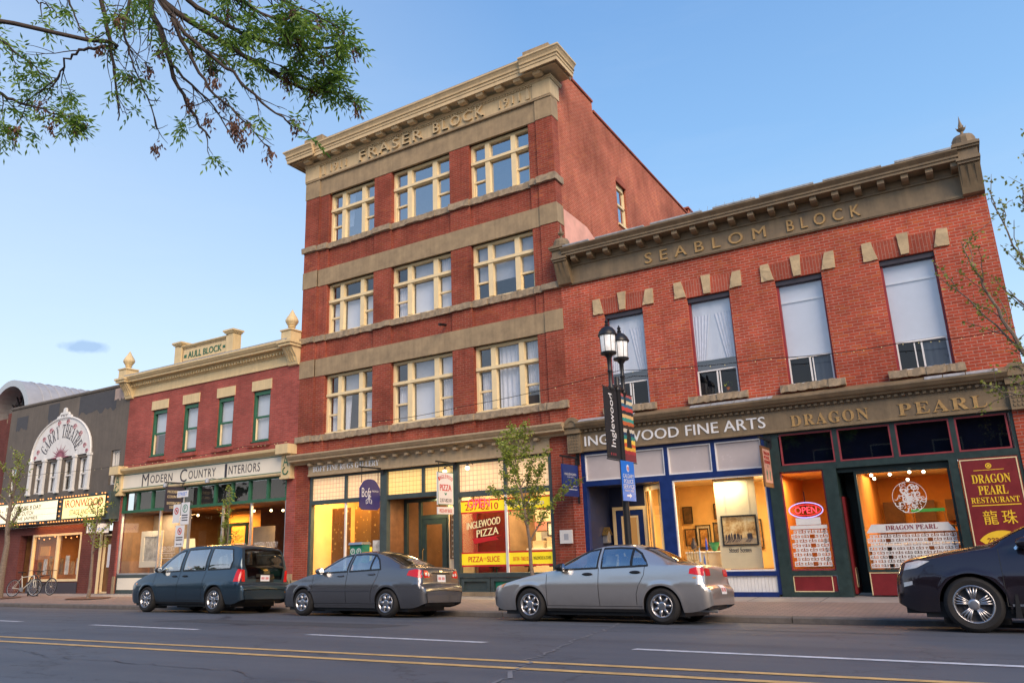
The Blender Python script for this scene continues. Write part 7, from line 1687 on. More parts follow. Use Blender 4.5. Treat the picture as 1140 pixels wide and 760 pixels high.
def side_line(car, mb, pts, w, off, both=True, close=False):
    P = list(pts)+([pts[0]] if close else [])
    Q = []
    for a, b in zip(P, P[1:]):
        l = math.hypot(b[0]-a[0], b[1]-a[1]); k = max(1, int(l/.05))
        for i in range(k): Q.append((a[0]+(b[0]-a[0])*i/k, a[1]+(b[1]-a[1])*i/k))
    Q.append(P[-1])
    for sg in ((-1, 1) if both else (-1,)):
        for a, b in zip(Q, Q[1:]):
            l = math.hypot(b[0]-a[0], b[1]-a[1]) or 1; nx, nz = -(b[1]-a[1])/l*w/2, (b[0]-a[0])/l*w/2; ex, ez = (b[0]-a[0])/l*w*.3, (b[1]-a[1])/l*w*.3
            v = [(a[0]+nx-ex,a[1]+nz-ez),(b[0]+nx+ex,b[1]+nz+ez),(b[0]-nx+ex,b[1]-nz+ez),(a[0]-nx-ex,a[1]-nz-ez)]
            mb.quad(*[(x, sg*(car.y(x,z)+off), z) for x, z in v])
    return mb
def rear_patch(car, mb, poly, off, x0, sign=1, n=12, m=5):
    """patch over the tail (or nose): polygon in (y, z)"""
    ys = [p[0] for p in poly]; a0, a1 = min(ys)+1e-4, max(ys)-1e-4; cols = []
    for i in range(n+1):
        y = a0+(a1-a0)*i/n; zz = []
        for k in range(len(poly)):
            (a, b), (c, d) = poly[k], poly[(k+1) % len(poly)]
            if min(a,c) <= y <= max(a,c) and abs(c-a) > 1e-9: zz.append(b+(d-b)*(y-a)/(c-a))
        cols.append((y, min(zz), max(zz)))
    for (ya, la, ha), (yb, lb, hb) in zip(cols, cols[1:]):
        for j in range(m):
            q = []
            for y, l, h, t in ((ya,la,ha,j/m),(yb,lb,hb,j/m),(yb,lb,hb,(j+1)/m),(ya,la,ha,(j+1)/m)):
                z = l+(h-l)*t; q.append((car.rear(y, z, x0, sign)+off*sign, y, z))
            mb.quad(*q)
    return mb
def top_patch(car, mb, x0, x1, w0, w1, off, n=12, m=10):
    """patch on the upper surface between x0 and x1, spanning fractions w0..w1 of the roof width"""
    def P(i, j):
        x = x0+(x1-x0)*i/n; yt = car.sec(x)[car.N1+car.N2][0]; f = (w0+(w1-w0)*i/n); y = yt*f*(2*j/m-1)
        dz = (car.top(min(x+.02, car.L))-car.top(x-.02))/.04; l = math.sqrt(1+dz*dz)
        return (x-dz/l*off, y, car.topz(x, y)+off/l)
    for i in range(n):
        for j in range(m): mb.quad(P(i,j), P(i+1,j), P(i+1,j+1), P(i,j+1))
    return mb
def wheel(parent, x, y, r, w, rim_r, style, side):
    """tyre and alloy rim about the Y axis; side = -1 for the street side"""
    o = MB().lathe((x,y,r), [(rim_r-.01,-w/2+.01),(rim_r+.01,-w/2),(r-.05,-w/2-.005),(r-.018,-w/2+.018),(r,-w/2+.05),(r,w/2-.05),(r-.018,w/2-.018),(r-.05,w/2+.005),(rim_r+.01,w/2),(rim_r-.01,w/2-.01)], 40, 'y').build('wheel', M['tyre'], parent, smooth=True)
    f = side*w/2
    rm = MB().lathe((x,y,r), [(rim_r-.012,f*.2),(rim_r-.014,f*.98),(rim_r+.006,f*1.0),(rim_r-.002,f*.92),(rim_r-.028,f*.80),(rim_r-.03,f*.2)], 40, 'y')
    hub = f*.82; inner = .055
    n = style['n']
    for k in range(n):
        a0 = 2*PI*k/n+style.get('ph', 0)
        for da in style['split']:
            a = a0+da; ca, sa = math.cos(a), math.sin(a)
            a2 = a0+da*style.get('spread', 1.); cb, sb2 = math.cos(a2), math.sin(a2)
            w0, w1 = style['w']
            p0 = (inner*ca, inner*sa); p1 = ((rim_r-.015)*cb, (rim_r-.015)*sb2)
            t0 = (-sa*w0, ca*w0); t1 = (-sb2*w1, cb*w1)
            fo, fi = hub*1.0, f*.90
            V = [(x+p0[0]+t0[0],y+fo,r+p0[1]+t0[1]),(x+p0[0]-t0[0],y+fo,r+p0[1]-t0[1]),(x+p1[0]-t1[0],y+fi,r+p1[1]-t1[1]),(x+p1[0]+t1[0],y+fi,r+p1[1]+t1[1])]
            B = [(v[0],v[1]-side*.035,v[2]) for v in V]
            rm.add(V+B, [(0,1,2,3),(0,4,5,1),(1,5,6,2),(2,6,7,3),(3,7,4,0)])
    rm.lathe((x,y,r), [(.075,hub*.9),(.07,hub*1.04),(.045,hub*1.08),(.001,hub*1.09)], 20, 'y')
    rm.build('rim', M['alloy'], o, smooth='all')
    bk = MB().lathe((x,y,r), [(rim_r-.02,f*.35),(.001,f*.35)], 24, 'y').lathe((x,y,r), [(.14,f*.36),(.14,f*.5),(.001,f*.5)], 20, 'y'); bk.build('brake_disc', M['alloy_dark'], o)
    return o
def make_car(d, label, cat, name='parked_car'):
    car = Car(d); L_ = car.L; root = thing(name, label, cat, (0,0,0), 'vehicles parked along the kerb')
    stn = {0., L_}; k = 0.
    while k < L_: stn.add(round(k, 4)); k += .045
    for e in (.012,.025,.04,.06,.08,.105,.13,.16,.2): stn.add(e); stn.add(round(L_-e, 4))
    for t0, t1 in d['fine']:
        k = t0
        while k < t1: stn.add(round(k, 4)); k += .012
    for a in car.ax:
        for i in range(33): stn.add(round(a+car.ar*math.cos(PI*i/32)*.9999, 4))
    for x in d['doors']: stn.add(x)
    xs = sorted(stn); xs = [x for i, x in enumerate(xs) if i == 0 or x-xs[i-1] > .0035]
    wins = d['windows']; ws = d['windscreen']; rw = d['rearwin']; parts = {}
    nrow = car.N1+car.N2+car.N3
    def part_of(x, z, j):
        if x < d['bump'][0] and z < d['bump'][1]: return 'bumper'
        if x > d['bump'][2] and z < d['bump'][3]: return 'rear_bumper'
        if j < car.N1+car.N2:
            dd = d['doors']
            for i in range(len(dd)-1):
                if dd[i] < x < dd[i+1] and z > d['sill']+.05 and not (abs(x-car.ax[1]) < car.ar+.06 and z < .8 and i == len(dd)-2): return 'door%d' % i
        if j >= car.N1+car.N2 and x < ws[0]-.03 and x > d['bump'][0]-.02: return 'bonnet'
        if j >= car.N1+car.N2 and x > d['tail0']: return 'boot_lid'
        return 'body'
    for i in range(len(xs)-1):
        A, B = car.sec(xs[i]), car.sec(xs[i+1]); xm = (xs[i]+xs[i+1])/2
        for j in range(nrow):
            q = [A[j], B[j], B[j+1], A[j+1]]; zm = sum(p[1] for p in q)/4; ym = sum(p[0] for p in q)/4
            if j < car.N1+car.N2 and j >= car.N1-2 and any(inside(w_, xm, zm) for w_ in wins): continue
            if j >= car.N1+car.N2:
                yt = car.sec(xm)[car.N1+car.N2][0]; f = ym/yt
                if ws[0] < xm < ws[1] and f < ws[2]+.01: continue
                if rw[0] < xm < rw[1] and f < rw[2]+.01: continue
            for sg in (-1, 1):
                nm = part_of(xm, zm, j); nm += ('L' if sg < 0 else 'R') if nm.startswith('door') else ''
                mb = parts.setdefault(nm, MB())
                mb.quad(*[(x, sg*p[0], p[1]) for x, p in ((xs[i],A[j]),(xs[i+1],B[j]),(xs[i+1],B[j+1]),(xs[i],A[j+1]))])
    bodym = d['paint']; O = {}
    NM = {'body': 'body', 'bumper': 'front_bumper', 'rear_bumper': 'rear_bumper', 'bonnet': 'bonnet', 'boot_lid': d.get('tailname', 'boot_lid')}
    # nose and tail caps
    for x, nm in ((0., 'bumper'), (L_, 'rear_bumper')):
        P = car.sec(x); mb = parts.setdefault(nm, MB()); mb.add([(x,-p[0],p[1]) for p in P]+[(x,p[0],p[1]) for p in P[::-1][1:]], [tuple(range(2*len(P)-1))])
    # wheel-arch returns
    for a in car.ax:
        seg = [a+car.ar*math.cos(PI*i/24)*.999 for i in range(25)]; WL = {-1: MB(), 1: MB()}
        for u, v in zip(seg, seg[1:]):
            for sg in (-1, 1):
                wl = WL[sg]; pu, pv = car.sec(u)[0], car.sec(v)[0]; wl.quad((u,sg*pu[0],pu[1]),(v,sg*pv[0],pv[1]),(v,sg*(pv[0]-.42),pv[1]),(u,sg*(pu[0]-.42),pu[1])); wl.quad((u,sg*(pu[0]-.42),pu[1]),(v,sg*(pv[0]-.42),pv[1]),(v,sg*(pv[0]-.42),.1),(u,sg*(pu[0]-.42),.1))
        for wl in WL.values(): wl.build('wheel_arch_liner', M['rubber'], root)
    for nm, mb in parts.items():
        # weld the quads so that the surface shades smoothly
        me = bpy.data.meshes.new('panel'); me.from_pydata(mb.v, [], mb.f); bm = bmesh.new(); bm.from_mesh(me)
        bmesh.ops.remove_doubles(bm, verts=bm.verts, dist=.0006); bmesh.ops.recalc_face_normals(bm, faces=bm.faces)
        for f in bm.faces: f.smooth = True
        for e in bm.edges:
            if len(e.link_faces) == 2 and e.calc_face_angle(0) > .75: e.smooth = False
        bm.to_mesh(me); bm.free(); me.materials.append(bodym)
        o = bpy.data.objects.new(NM.get(nm, 'door'), me); COL.objects.link(o); o.parent = root; BASE[o] = Vector((0,0,0)); O[nm] = o
    W = car.W
    x0u, x1u = .35, L_-.5
    MB().box(x0u, x1u, -W*.80, W*.80, d['sill']-.07, d['sill']+.14).box(.1, .5, -W*.7, W*.7, d['sill']-.02, d['sill']+.12).box(L_-.7, L_-.12, -W*.66, W*.66, d['sill']+.05, d['sill']+.2).build('underbody', M['rubber'], root)
    for sg in (-1, 1):
        st_ = side_line(car, MB(), [(car.ax[0]+car.ar+.02, d['sill']+.02), (car.ax[1]-car.ar-.02, d['sill']+.02)], .05, .006, both=False)
        st_.v = [(x, -sg*y, z) for x, y, z in st_.v]; st_.build('sill_trim', M['rubber'] if d.get('darksill', 1) else bodym, root)
    # glazing
    gm = M[d.get('glass', 'car_glass')]
    for i, w_ in enumerate(wins):
        di = d['windoor'][i]; g_ = M[d['wing'][i]] if 'wing' in d else gm
        for sg, tg in ((-1,'L'),(1,'R')):
            par = O.get('door%d%s' % (di, tg), O['body']) if di is not None else O['body']
            mb = side_patch(car, MB(), grow(w_, .012), .004, both=False); tr = side_line(car, MB(), grow(w_, .012), .034, .007, both=False, close=True)
            if sg > 0:
                mb.v = [(v[0],-v[1],v[2]) for v in mb.v]; tr.v = [(v[0],-v[1],v[2]) for v in tr.v]
            mb.build('window', g_, par, smooth='all'); tr.build('window_seal', M[d.get('seal', 'rubber')], par)
    o = top_patch(car, MB(), ws[0]-.02, ws[1]+.015, ws[2]+.03, ws[3]+.03, .005).build('windscreen', gm, root, smooth='all')
    if rw[1] < L_-.2 or True:
        o = top_patch(car, MB(), rw[0]-.015, rw[1]+.015, rw[3]+.02, rw[2]+.02, .005).build('rear_window', M[d.get('rglass', 'car_glass_dark')], root, smooth='all')
    # black edge bands of front and rear glass
    for (a, b, f0, f1) in ((ws[0]-.02, ws[1]+.015, ws[2]+.03, ws[3]+.03), (rw[0]-.015, rw[1]+.015, rw[3]+.02, rw[2]+.02)):
        mb = MB()
        def P(x, f, off=.009):
            yt = car.sec(x)[car.N1+car.N2][0]; y = yt*f; return (x, y, car.topz(x, y)+off*.7)
        for i in range(12):
            x, x2 = a+(b-a)*i/12, a+(b-a)*(i+1)/12; g0, g1 = f0+(f1-f0)*i/12, f0+(f1-f0)*(i+1)/12
            for s_ in (-1,1): mb.quad(P(x,s_*g0),P(x2,s_*g1),P(x2,s_*(g1-.05)),P(x,s_*(g0-.05)))
        for xx, ff, dx in ((a,f0,.045),(b,f1,-.045)):
            for i in range(12):
                u, v = ff*(2*i/12-1), ff*(2*(i+1)/12-1); mb.quad(P(xx,u),P(xx,v),P(xx+dx,v),P(xx+dx,u))
        mb.build('glass_band', M['rubber'], root)
    # shut lines
    dd = d['doors']; sl0 = d['sill']+.09
    for i in range(len(dd)-1):
        mb = MB(); zt = car.belt(dd[i]); mb2 = []
        side_line(car, mb, [(dd[i], sl0), (dd[i], zt+.0)], .009, .003)
        if i == len(dd)-2 and d.get('doorcurve'): side_line(car, mb, d['doorcurve'], .009, .003)
        else: side_line(car, mb, [(dd[i+1], sl0), (dd[i+1], car.belt(dd[i+1]))], .009, .003)
        side_line(car, mb, [(dd[i], sl0), (min(dd[i+1], car.ax[1]-car.ar-.03), sl0)], .008, .003)
        mb.build('shut_line', M['rubber'], O['door%dL' % i])
    for i, (x, z) in enumerate(d['handles']):
        for sg, tg in ((-1,'L'),(1,'R')):
            y = car.y(x, z); mb = MB(); n = 10
            for j in range(n):
                u0, u1 = -.10+.2*j/n, -.10+.2*(j+1)/n; h0, h1 = [.030*math.sqrt(max(0.02, 1-(u/.105)**2)) for u in (u0, u1)]
                mb.add([(x+u0,sg*(y+.004),z-h0),(x+u1,sg*(y+.004),z-h1),(x+u1,sg*(y+.03),z-h1*.5),(x+u0,sg*(y+.03),z-h0*.5),(x+u0,sg*(y+.004),z+h0),(x+u1,sg*(y+.004),z+h1),(x+u1,sg*(y+.03),z+h1*.5),(x+u0,sg*(y+.03),z+h0*.5)], [(0,1,2,3),(3,2,6,7),(7,6,5,4)])
            mb.build('handle', M['rubber'] if d.get('blackhandle', 1) else bodym, O.get('door%d%s' % (i, tg), O['body']), smooth='all')
    if d.get('strip'):
        z, a, b, mt = d['strip']
        for sg in (-1, 1):
            mb = side_line(car, MB(), [(a, z), (b, z)], .045, .012, both=False); side_line(car, mb, [(a, z+.024), (b, z+.024)], .012, .006, both=False)
            mb.v = [(x_, -sg*y_, z_) for x_, y_, z_ in mb.v]; mb.build('rub_strip', bodym if mt is None else M[mt], root)
    # mirrors
    mx_, mz = d['mirror']
    for sg, tg in ((-1,'L'),(1,'R')):
        y = car.y(mx_, mz)
        mb = MB().lathe((mx_+.02, sg*(y+.13), mz+.03), [(.001,-.10),(.06,-.09),(.085,-.02),(.09,.04),(.085,.055),(.001,.06)], 14, 'x')
        mb.v = [(v[0], sg*(y+.13)+(v[1]-sg*(y+.13))*1.05, mz+.03+(v[2]-mz-.03)*.85) for v in mb.v]
        mb.tube([(mx_+.02, sg*(y-.01), mz-.02), (mx_+.02, sg*(y+.07), mz)], [.035,.025], 6)
        mo = mb.build('wing_mirror', M['rubber'] if d.get('blackmirror', 1) else bodym, O.get('door0%s' % tg, root), smooth='all')
        MB().lathe((mx_+.083, sg*(y+.13), mz+.03), [(.001,0),(.072,0)], 14, 'x').build('mirror_glass', M['chrome'], mo)
    # seats and dashboard
    for x, y0 in d['seats']:
        for sg in ((-1, 1) if y0 else (1,)):
            a, b = (sg*(y0)-.24, sg*(y0)+.24) if y0 else (-.55, .55)
            mb = MB().prism([(x-.25,.42),(x+.28,.36),(x+.48,.98),(x+.38,1.02),(x+.14,.52),(x-.25,.56)], a, b)
            if y0: mb.prism([(x+.40,1.02),(x+.50,1.02),(x+.54,1.18),(x+.44,1.2)], a+.1, b-.1)
            mb.build('seat', M['seat'], root)
    MB().box(ws[0]+.05, ws[0]+.45, -W*.78, W*.78, .6, car.belt(ws[0]+.3)-.02).box(ws[0], L_-.7, -W*.8, W*.8, .3, .36).build('dashboard', M['seat'], root)
    MB().tube([(ws[0]+.55+.0*math.sin(a), -.36+.18*math.cos(a), .86+.18*math.sin(a)) for a in [2*PI*i/18 for i in range(19)]], .016, 6).build('steering_wheel', M['rubber'], root)
    # wheels
    tw = d['tyre_w']
    for a in car.ax:
        for sg in (-1, 1): wheel(root, a, sg*(W-tw/2-.015), car.wr, tw, d['rim'], d['style'], sg)
    # lamps
    for nm, poly, mt in d.get('side_lamps', []):
        for sg in (-1, 1):
            mb = side_patch(car, MB(), poly, .006, both=False)
            if sg > 0: mb.v = [(v[0],-v[1],v[2]) for v in mb.v]
            mb.build(nm, M[mt], root, smooth='all')
    for nm, poly, mt, x0, sign in d.get('end_lamps', []):
        for sg in (-1, 1):
            rear_patch(car, MB(), [(y*sg, z) for y, z in poly], .006, x0, sign).build(nm, M[mt], root, smooth='all')
    for nm, poly, mt, x0, sign, off in d.get('end_parts', []):
        rear_patch(car, MB(), poly, off, x0, sign).build(nm, M[mt] if isinstance(mt, str) else mt, root, smooth='all')
    return root, car
def park(root, x, y, k=1., dz=0.):
    """stand the car on the cross fall of the road: nose at x, street-side wheels about y"""
    root.location = (x, y, road_z(y)+dz); root.rotation_euler = (-math.atan(SL), 0, 0); root.scale = (k, k, k)
def car_paint(name, c, metal=.75, rough=.33):
    m, nt, out = _nt(name); p = nt.nodes.new('ShaderNodeBsdfPrincipled'); tc = nt.nodes.new('ShaderNodeTexCoord').outputs['Object']
    n_ = noise(nt, tc, 900, 2); col = mixc(nt, n_, [q*.85 for q in c], [q*1.15 for q in c])
    dirt = N(nt, 'ShaderNodeMapRange', clamp=True); sx = nt.nodes.new('ShaderNodeSeparateXYZ'); nt.links.new(tc, sx.inputs[0])
    dirt.inputs['From Min'].default_value = .55; dirt.inputs['From Max'].default_value = .2; dirt.inputs['To Max'].default_value = .5; nt.links.new(sx.outputs[2], dirt.inputs['Value'])
    dm = N(nt, 'ShaderNodeMath', operation='MULTIPLY'); nt.links.new(dirt.outputs[0], dm.inputs[0]); nt.links.new(noise(nt, tc, 7, 5), dm.inputs[1])
    col = mixc(nt, dm.outputs[0], col, (.09,.08,.07)); nt.links.new(col, p.inputs['Base Color'])
    p.inputs['Metallic'].default_value = metal; p.inputs['Roughness'].default_value = rough; p.inputs['Coat Weight'].default_value = .8; p.inputs['Coat Roughness'].default_value = .05
    nt.links.new(p.outputs[0], out.inputs[0]); return m
PL = [(-.155,.0),(.155,.0),(.155,.155),(-.155,.155)]
def plate_on(root, car, z, x0, y0=0.):
    o = rear_patch(car, MB(), [(y0+a, z+b) for a, b in PL], .012, x0).build('number_plate', M['sign_white'], root)
    mb = MB()
    for i in range(7):
        if i == 3: continue
        a = y0-.12+.035*i; rear_patch(car, mb, [(a,z+.045),(a+.022,z+.045),(a+.022,z+.105),(a,z+.105)], .016, x0, 1, 2, 1)
    mb.build('plate_characters', M['sign_red'], o)
# ---- silver sedan
cav = dict(L=4.58, W=1.72, axles=(.95,3.59), arch=.345, wheel=.305, rim=.195, tyre_w=.185, sill=.20, crease=.66,
  top=[(0,.44),(.02,.54),(.06,.62),(.14,.67),(.4,.75),(.85,.85),(1.2,.925),(1.36,.965),(1.7,1.135),(2.02,1.285),(2.25,1.36),(2.55,1.40),(2.85,1.395),(3.1,1.36),(3.28,1.31),(3.6,1.16),(3.9,1.04),(4.1,1.015),(4.34,1.00),(4.42,.965),(4.445,.88),(4.465,.70),(4.50,.645),(4.555,.61),(4.572,.57),(4.58,.53)],
  belt=[(0,.60),(.5,.72),(1.3,.895),(1.6,.925),(3.5,.985),(4.3,.985),(4.58,.9)],
  roofw=[(0,.70),(.3,.82),(1.3,.86),(2.1,.70),(2.6,.675),(3.1,.68),(3.3,.70),(3.9,.80),(4.4,.80),(4.58,.82)],
  plan=[(0,.88),(.45,.965),(.9,.99),(2.2,1.),(3.6,.99),(4.2,.96),(4.58,.93)],
  fine=((3.2,3.35),(4.35,4.58)), doors=(1.32,2.40,3.28), doorcurve=[(3.30,.98),(3.28,.82),(3.18,.64),(3.13,.50),(3.12,.32)],
  windows=[[(1.56,.935),(2.36,.965),(2.36,1.285),(2.16,1.255),(1.86,1.115)],[(2.47,.965),(3.02,.985),(3.02,1.285),(2.78,1.30),(2.47,1.295)],[(3.06,.985),(3.33,.998),(3.30,1.06),(3.20,1.19),(3.06,1.275)]], windoor=[0,1,1],
  windscreen=(1.42,2.16,.90,.93), rearwin=(3.22,3.86,.86,.90), bump=(.30,.50,4.28,.66), tail0=3.95, handles=[(2.18,.845),(3.12,.87)], mirror=(1.66,.94),
  seats=[(2.0,.36),(2.95,0)], style=dict(n=7, split=(0,), w=(.028,.016)), rglass='car_glass_dark',
  side_lamps=[('headlamp',[(.07,.565),(.30,.60),(.40,.70),(.14,.655)],'lens_clear'),('turn_lamp',[(.24,.61),(.34,.625),(.41,.70),(.30,.685)],'amber'),('tail_lamp',[(4.14,.84),(4.44,.80),(4.43,.93),(4.30,.95),(4.16,.92)],'tail_red'),('side_marker',[(4.22,.76),(4.3,.76),(4.3,.785),(4.22,.785)],'amber')],
  end_lamps=[('tail_lamp',[(.40,.81),(.66,.80),(.66,.93),(.40,.92)],'tail_red',4.2,1),('headlamp',[(.36,.58),(.62,.60),(.60,.67),(.36,.65)],'lens_clear',.5,-1)],
  end_parts=[])
def shorten(d, x0, k):
    """pull in everything behind x0"""
    f = lambda x: x if x < x0 else x0+(x-x0)*k
    for q in ('top', 'belt', 'roofw', 'plan'): d[q] = [(f(a), b) for a, b in d[q]]
    d['L'] = f(d['L']); d['fine'] = tuple((f(a), f(b)) for a, b in d['fine']); d['bump'] = [d['bump'][0], d['bump'][1], f(d['bump'][2]), d['bump'][3]]
    d['side_lamps'] = [(n_, [(f(a), b) for a, b in p_], m_) for n_, p_, m_ in d['side_lamps']]
shorten(cav, 3.95, .80)
cav['paint'] = car_paint('silver_beige_car_paint', (.60,.565,.53), .8, .28)
cr, cc = make_car(cav, 'silver beige four door sedan with red wraparound tail lamps parked before the gallery', 'car')
plate_on(cr, cc, .50, 4.1); MB().tube([(4.0,-.35,.23),(4.43,-.36,.22)], .028, 8).build('exhaust_pipe', M['steel'], cr)
park(cr, -8.25, -4.94, .975)
# ---- dark grey sedan
cor = dict(L=4.53, W=1.70, axles=(.90,3.50), arch=.35, wheel=.31, rim=.20, tyre_w=.19, sill=.20, crease=.70,
  top=[(0,.44),(.02,.56),(.06,.65),(.13,.72),(.4,.82),(.8,.93),(1.05,.99),(1.2,1.03),(1.55,1.21),(1.9,1.38),(2.15,1.445),(2.5,1.48),(2.85,1.47),(3.1,1.43),(3.3,1.375),(3.6,1.25),(3.88,1.135),(4.05,1.105),(4.3,1.085),(4.37,1.05),(4.40,.95),(4.425,.74),(4.45,.70),(4.505,.665),(4.522,.62),(4.53,.57)],
  belt=[(0,.62),(.5,.76),(1.2,.94),(1.5,.965),(3.5,1.03),(4.3,1.05),(4.53,.95)],
  roofw=[(0,.70),(.3,.82),(1.2,.86),(2.0,.70),(2.5,.675),(3.1,.68),(3.3,.71),(3.9,.82),(4.4,.84),(4.53,.84)],
  plan=[(0,.87),(.45,.965),(.9,.99),(2.2,1.),(3.5,.99),(4.15,.965),(4.53,.93)],
  fine=((4.3,4.53),), doors=(1.20,2.28,3.18), doorcurve=[(3.22,1.03),(3.20,.88),(3.10,.68),(3.04,.52),(3.02,.32)],
  windows=[[(1.40,.975),(2.24,1.01),(2.24,1.36),(2.02,1.325),(1.70,1.165)],[(2.35,1.01),(2.94,1.035),(2.94,1.355),(2.7,1.375),(2.35,1.365)],[(2.98,1.035),(3.24,1.05),(3.20,1.13),(3.12,1.24),(2.98,1.345)]], windoor=[0,1,1],
  windscreen=(1.24,2.02,.90,.93), rearwin=(3.18,3.86,.86,.90), bump=(.30,.52,4.24,.68), tail0=3.95, handles=[(2.08,.90),(3.02,.93)], mirror=(1.48,.98), blackhandle=0, blackmirror=0, darksill=0,
  seats=[(1.9,.36),(2.85,0)], style=dict(n=6, split=(0,), w=(.036,.048)), strip=(.585,1.1,3.05,None),
  side_lamps=[('headlamp',[(.10,.64),(.30,.68),(.36,.78),(.16,.72)],'lens_clear'),('tail_lamp',[(4.04,.90),(4.40,.84),(4.39,1.00),(4.26,1.03),(4.08,1.0)],'tail_red'),('side_marker',[(.16,.52),(.24,.52),(.24,.56),(.16,.56)],'amber')],
  end_lamps=[('tail_lamp',[(.42,.86),(.64,.84),(.64,1.01),(.50,1.0)],'tail_red',4.2,1),('headlamp',[(.36,.62),(.62,.64),(.60,.73),(.36,.70)],'lens_clear',.5,-1)],
  end_parts=[('boot_trim',[(-.34,.935),(.34,.935),(.34,.965),(-.34,.965)],'rubber',4.2,1,.008)])
cor['paint'] = car_paint('dark_grey_car_paint', (.16,.165,.18), .7, .26)
cr, cc = make_car(cor, 'dark grey four door sedan parked in front of the rug shop entrance', 'car')
plate_on(cr, cc, .76, 4.2)
mb = MB(); rear_patch(cc, mb, [(.06*math.cos(a), 1.0+.035*math.sin(a)) for a in [2*PI*i/16 for i in range(16)]], .010, 4.2); mb.build('boot_badge', M['chrome'], cr)
for sg in (-1,1):
    for yy, zz in ((.48,.91),(.57,.92)): rear_patch(cc, MB(), [(sg*(yy+.035*math.cos(a)), zz+.035*math.sin(a)) for a in [2*PI*i/12 for i in range(12)]], .010, 4.2).build('lamp_ring', M['lens_clear'], cr)
park(cr, -14.17, -4.88, .94)
# ---- minivan
van = dict(L=4.87, W=1.83, axles=(.98,3.85), arch=.385, wheel=.345, rim=.225, tyre_w=.21, sill=.24, crease=.72,
  top=[(0,.52),(.02,.68),(.07,.79),(.15,.85),(.45,.96),(.8,1.05),(1.0,1.11),(1.4,1.36),(1.8,1.60),(2.1,1.725),(2.5,1.785),(3.2,1.80),(3.9,1.785),(4.3,1.75),(4.48,1.71),(4.56,1.62),(4.66,1.32),(4.72,1.08),(4.735,.80),(4.76,.755),(4.845,.72),(4.862,.67),(4.87,.60)],
  belt=[(0,.68),(.5,.88),(1.0,1.03),(1.5,1.06),(4.4,1.12),(4.87,1.0)],
  roofw=[(0,.70),(.3,.82),(1.0,.86),(1.9,.76),(2.4,.735),(4.2,.745),(4.5,.76),(4.7,.86),(4.87,.86)],
  plan=[(0,.87),(.5,.965),(1.,.99),(2.2,1.),(4.2,1.),(4.87,.965)],
  fine=((4.4,4.87),), doors=(1.22,2.30,3.34), doorcurve=[(3.36,1.08),(3.34,.80),(3.33,.36)],
  windows=[[(1.40,1.08),(2.24,1.10),(2.24,1.62),(2.02,1.575),(1.72,1.39)],[(2.40,1.10),(3.28,1.115),(3.28,1.66),(2.40,1.64)],[(3.44,1.12),(4.30,1.14),(4.34,1.35),(4.20,1.62),(3.44,1.665)]], windoor=[0,1,None],
  windscreen=(1.08,2.08,.90,.93), rearwin=(4.55,4.715,.87,.86), bump=(.30,.60,4.6,.73), tail0=4.5, tailname='tailgate', handles=[(2.10,.95),(2.55,.95)], mirror=(1.46,1.09), blackmirror=1,
  seats=[(1.95,.40),(2.95,.40),(3.85,0)], style=dict(n=5, split=(-.18,.18), w=(.020,.026), spread=1.25, ph=.3), glass='car_glass', wing=['car_glass','car_glass','car_glass'],
  side_lamps=[('headlamp',[(.10,.76),(.32,.82),(.38,.92),(.16,.85)],'lens_clear'),('side_marker',[(.40,.74),(.48,.74),(.48,.78),(.40,.78)],'amber'),('tail_lamp',[(4.55,.80),(4.73,.80),(4.71,1.10),(4.60,1.12),(4.57,1.05)],'tail_red')],
  end_lamps=[('tail_lamp',[(.66,.80),(.77,.80),(.77,1.10),(.69,1.10)],'tail_red',4.4,1),('headlamp',[(.36,.70),(.62,.73),(.60,.84),(.36,.80)],'lens_clear',.5,-1)],
  end_parts=[('plate_recess',[(-.30,.79),(.30,.79),(.30,1.0),(-.30,1.0)],'rubber',4.4,1,.004),('tail_badge',[(-.09,1.085),(.07,1.085),(.09,1.115),(-.07,1.115)],'brass',4.4,1,.010),('tail_badge',[(-.045,1.07),(.025,1.07),(.045,1.13),(-.025,1.13)],'brass',4.4,1,.011)])
van['paint'] = car_paint('blue_green_car_paint', (.034,.066,.098), .62, .28)
cr, cc = make_car(van, 'dark blue green minivan parked in front of the furniture shop', 'van', 'parked_van')
plate_on(cr, cc, .815, 4.4)
MB().tube([(4.60,-.45,1.16),(4.68,.1,1.19)], .010, 5).build('rear_wiper', M['rubber'], cr)
park(cr, -19.84, -4.93, .93)
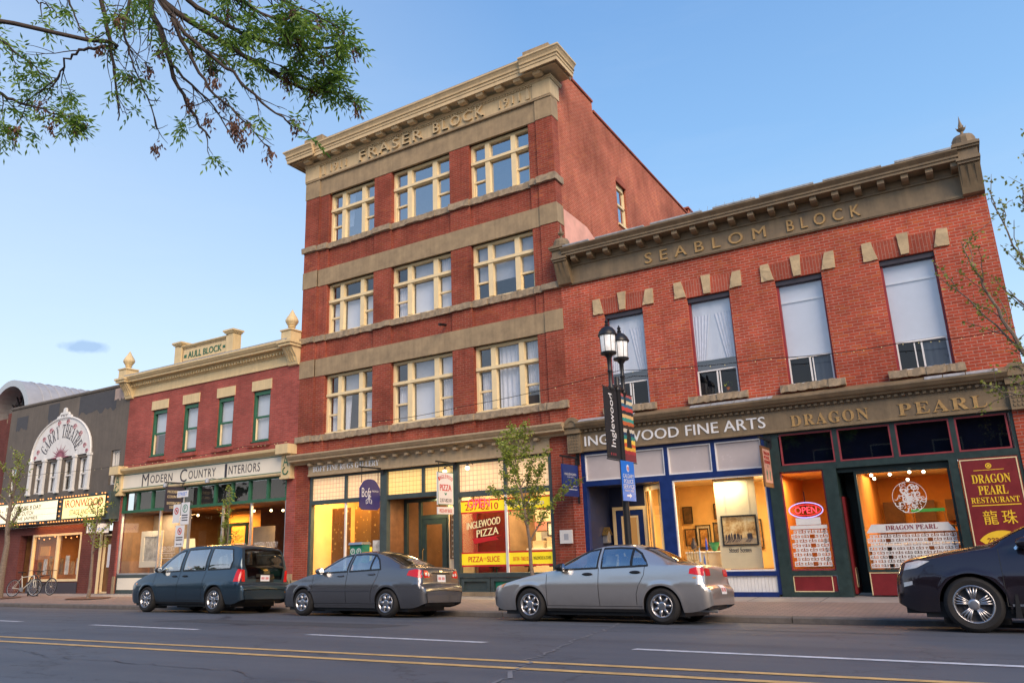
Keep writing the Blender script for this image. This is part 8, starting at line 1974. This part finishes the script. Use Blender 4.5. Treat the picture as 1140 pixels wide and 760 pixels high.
# ---- dark SUV
suv = dict(L=4.77, W=1.885, axles=(.96,3.70), arch=.415, wheel=.368, rim=.248, tyre_w=.235, sill=.26, crease=.74,
  top=[(0,.55),(.02,.72),(.05,.87),(.11,.97),(.4,1.06),(.8,1.13),(1.1,1.175),(1.25,1.20),(1.65,1.39),(2.0,1.54),(2.3,1.64),(2.7,1.69),(3.3,1.69),(3.9,1.64),(4.2,1.58),(4.4,1.42),(4.58,1.16),(4.62,1.0),(4.66,.85),(4.73,.78),(4.76,.70),(4.77,.62)],
  belt=[(0,.75),(.5,.97),(1.2,1.09),(1.6,1.11),(4.4,1.20),(4.77,1.0)],
  roofw=[(0,.66),(.3,.82),(1.2,.86),(2.0,.73),(2.6,.70),(3.9,.70),(4.4,.78),(4.77,.82)],
  plan=[(0,.82),(.35,.93),(.8,.985),(2.2,1.),(3.7,1.),(4.4,.96),(4.77,.92)],
  fine=((4.3,4.77),), doors=(1.36,2.44,3.42), doorcurve=None,
  windows=[[(1.60,1.115),(2.40,1.145),(2.40,1.55),(2.16,1.51),(1.84,1.36)],[(2.50,1.15),(3.36,1.18),(3.36,1.57),(2.50,1.575)],[(3.42,1.185),(4.0,1.21),(3.86,1.45),(3.42,1.565)]], windoor=[0,1,None],
  windscreen=(1.34,2.2,.90,.93), rearwin=(4.22,4.55,.86,.88), bump=(.38,.62,4.5,.78), tail0=4.3, tailname='tailgate', handles=[(2.22,1.0),(3.22,1.03)], mirror=(1.66,1.14), blackhandle=0, blackmirror=0, seal='chrome', darksill=1,
  seats=[(2.1,.40),(3.05,0)], style=dict(n=5, split=(-.24,-.09,.09,.24), w=(.010,.011), spread=1.15, ph=.31),
  side_lamps=[('headlamp',[(.14,.83),(.32,.86),(.50,.95),(.36,.965),(.18,.93)],'lens_clear'),('fog_lamp',[(.12,.60),(.24,.63),(.24,.68),(.12,.66)],'lens_clear'),('tail_lamp',[(4.3,.95),(4.6,.92),(4.6,1.06),(4.3,1.10)],'tail_red')],
  end_lamps=[],
  end_parts=[('grille',[(-.36,.58),(.36,.58),(.42,.86),(-.42,.86)],'chrome',.5,-1,.006)])
suv['paint'] = car_paint('black_plum_car_paint', (.030,.022,.032), .6, .22)
cr, cc = make_car(suv, 'dark plum sport utility vehicle with chrome multi spoke wheels by the red sign board', 'car', 'parked_suv')
MB().prism([(1.42,.20),(1.46,.50),(1.49,.50),(1.50,.20)], -.93, -.72).build('mud_flap', M['rubber'], cr)
side_line(cc, MB(), [(1.42,.36),(3.25,.36)], .03, .010).build('chrome_strip', M['chrome'], cr)
park(cr, -1.13, -5.02)
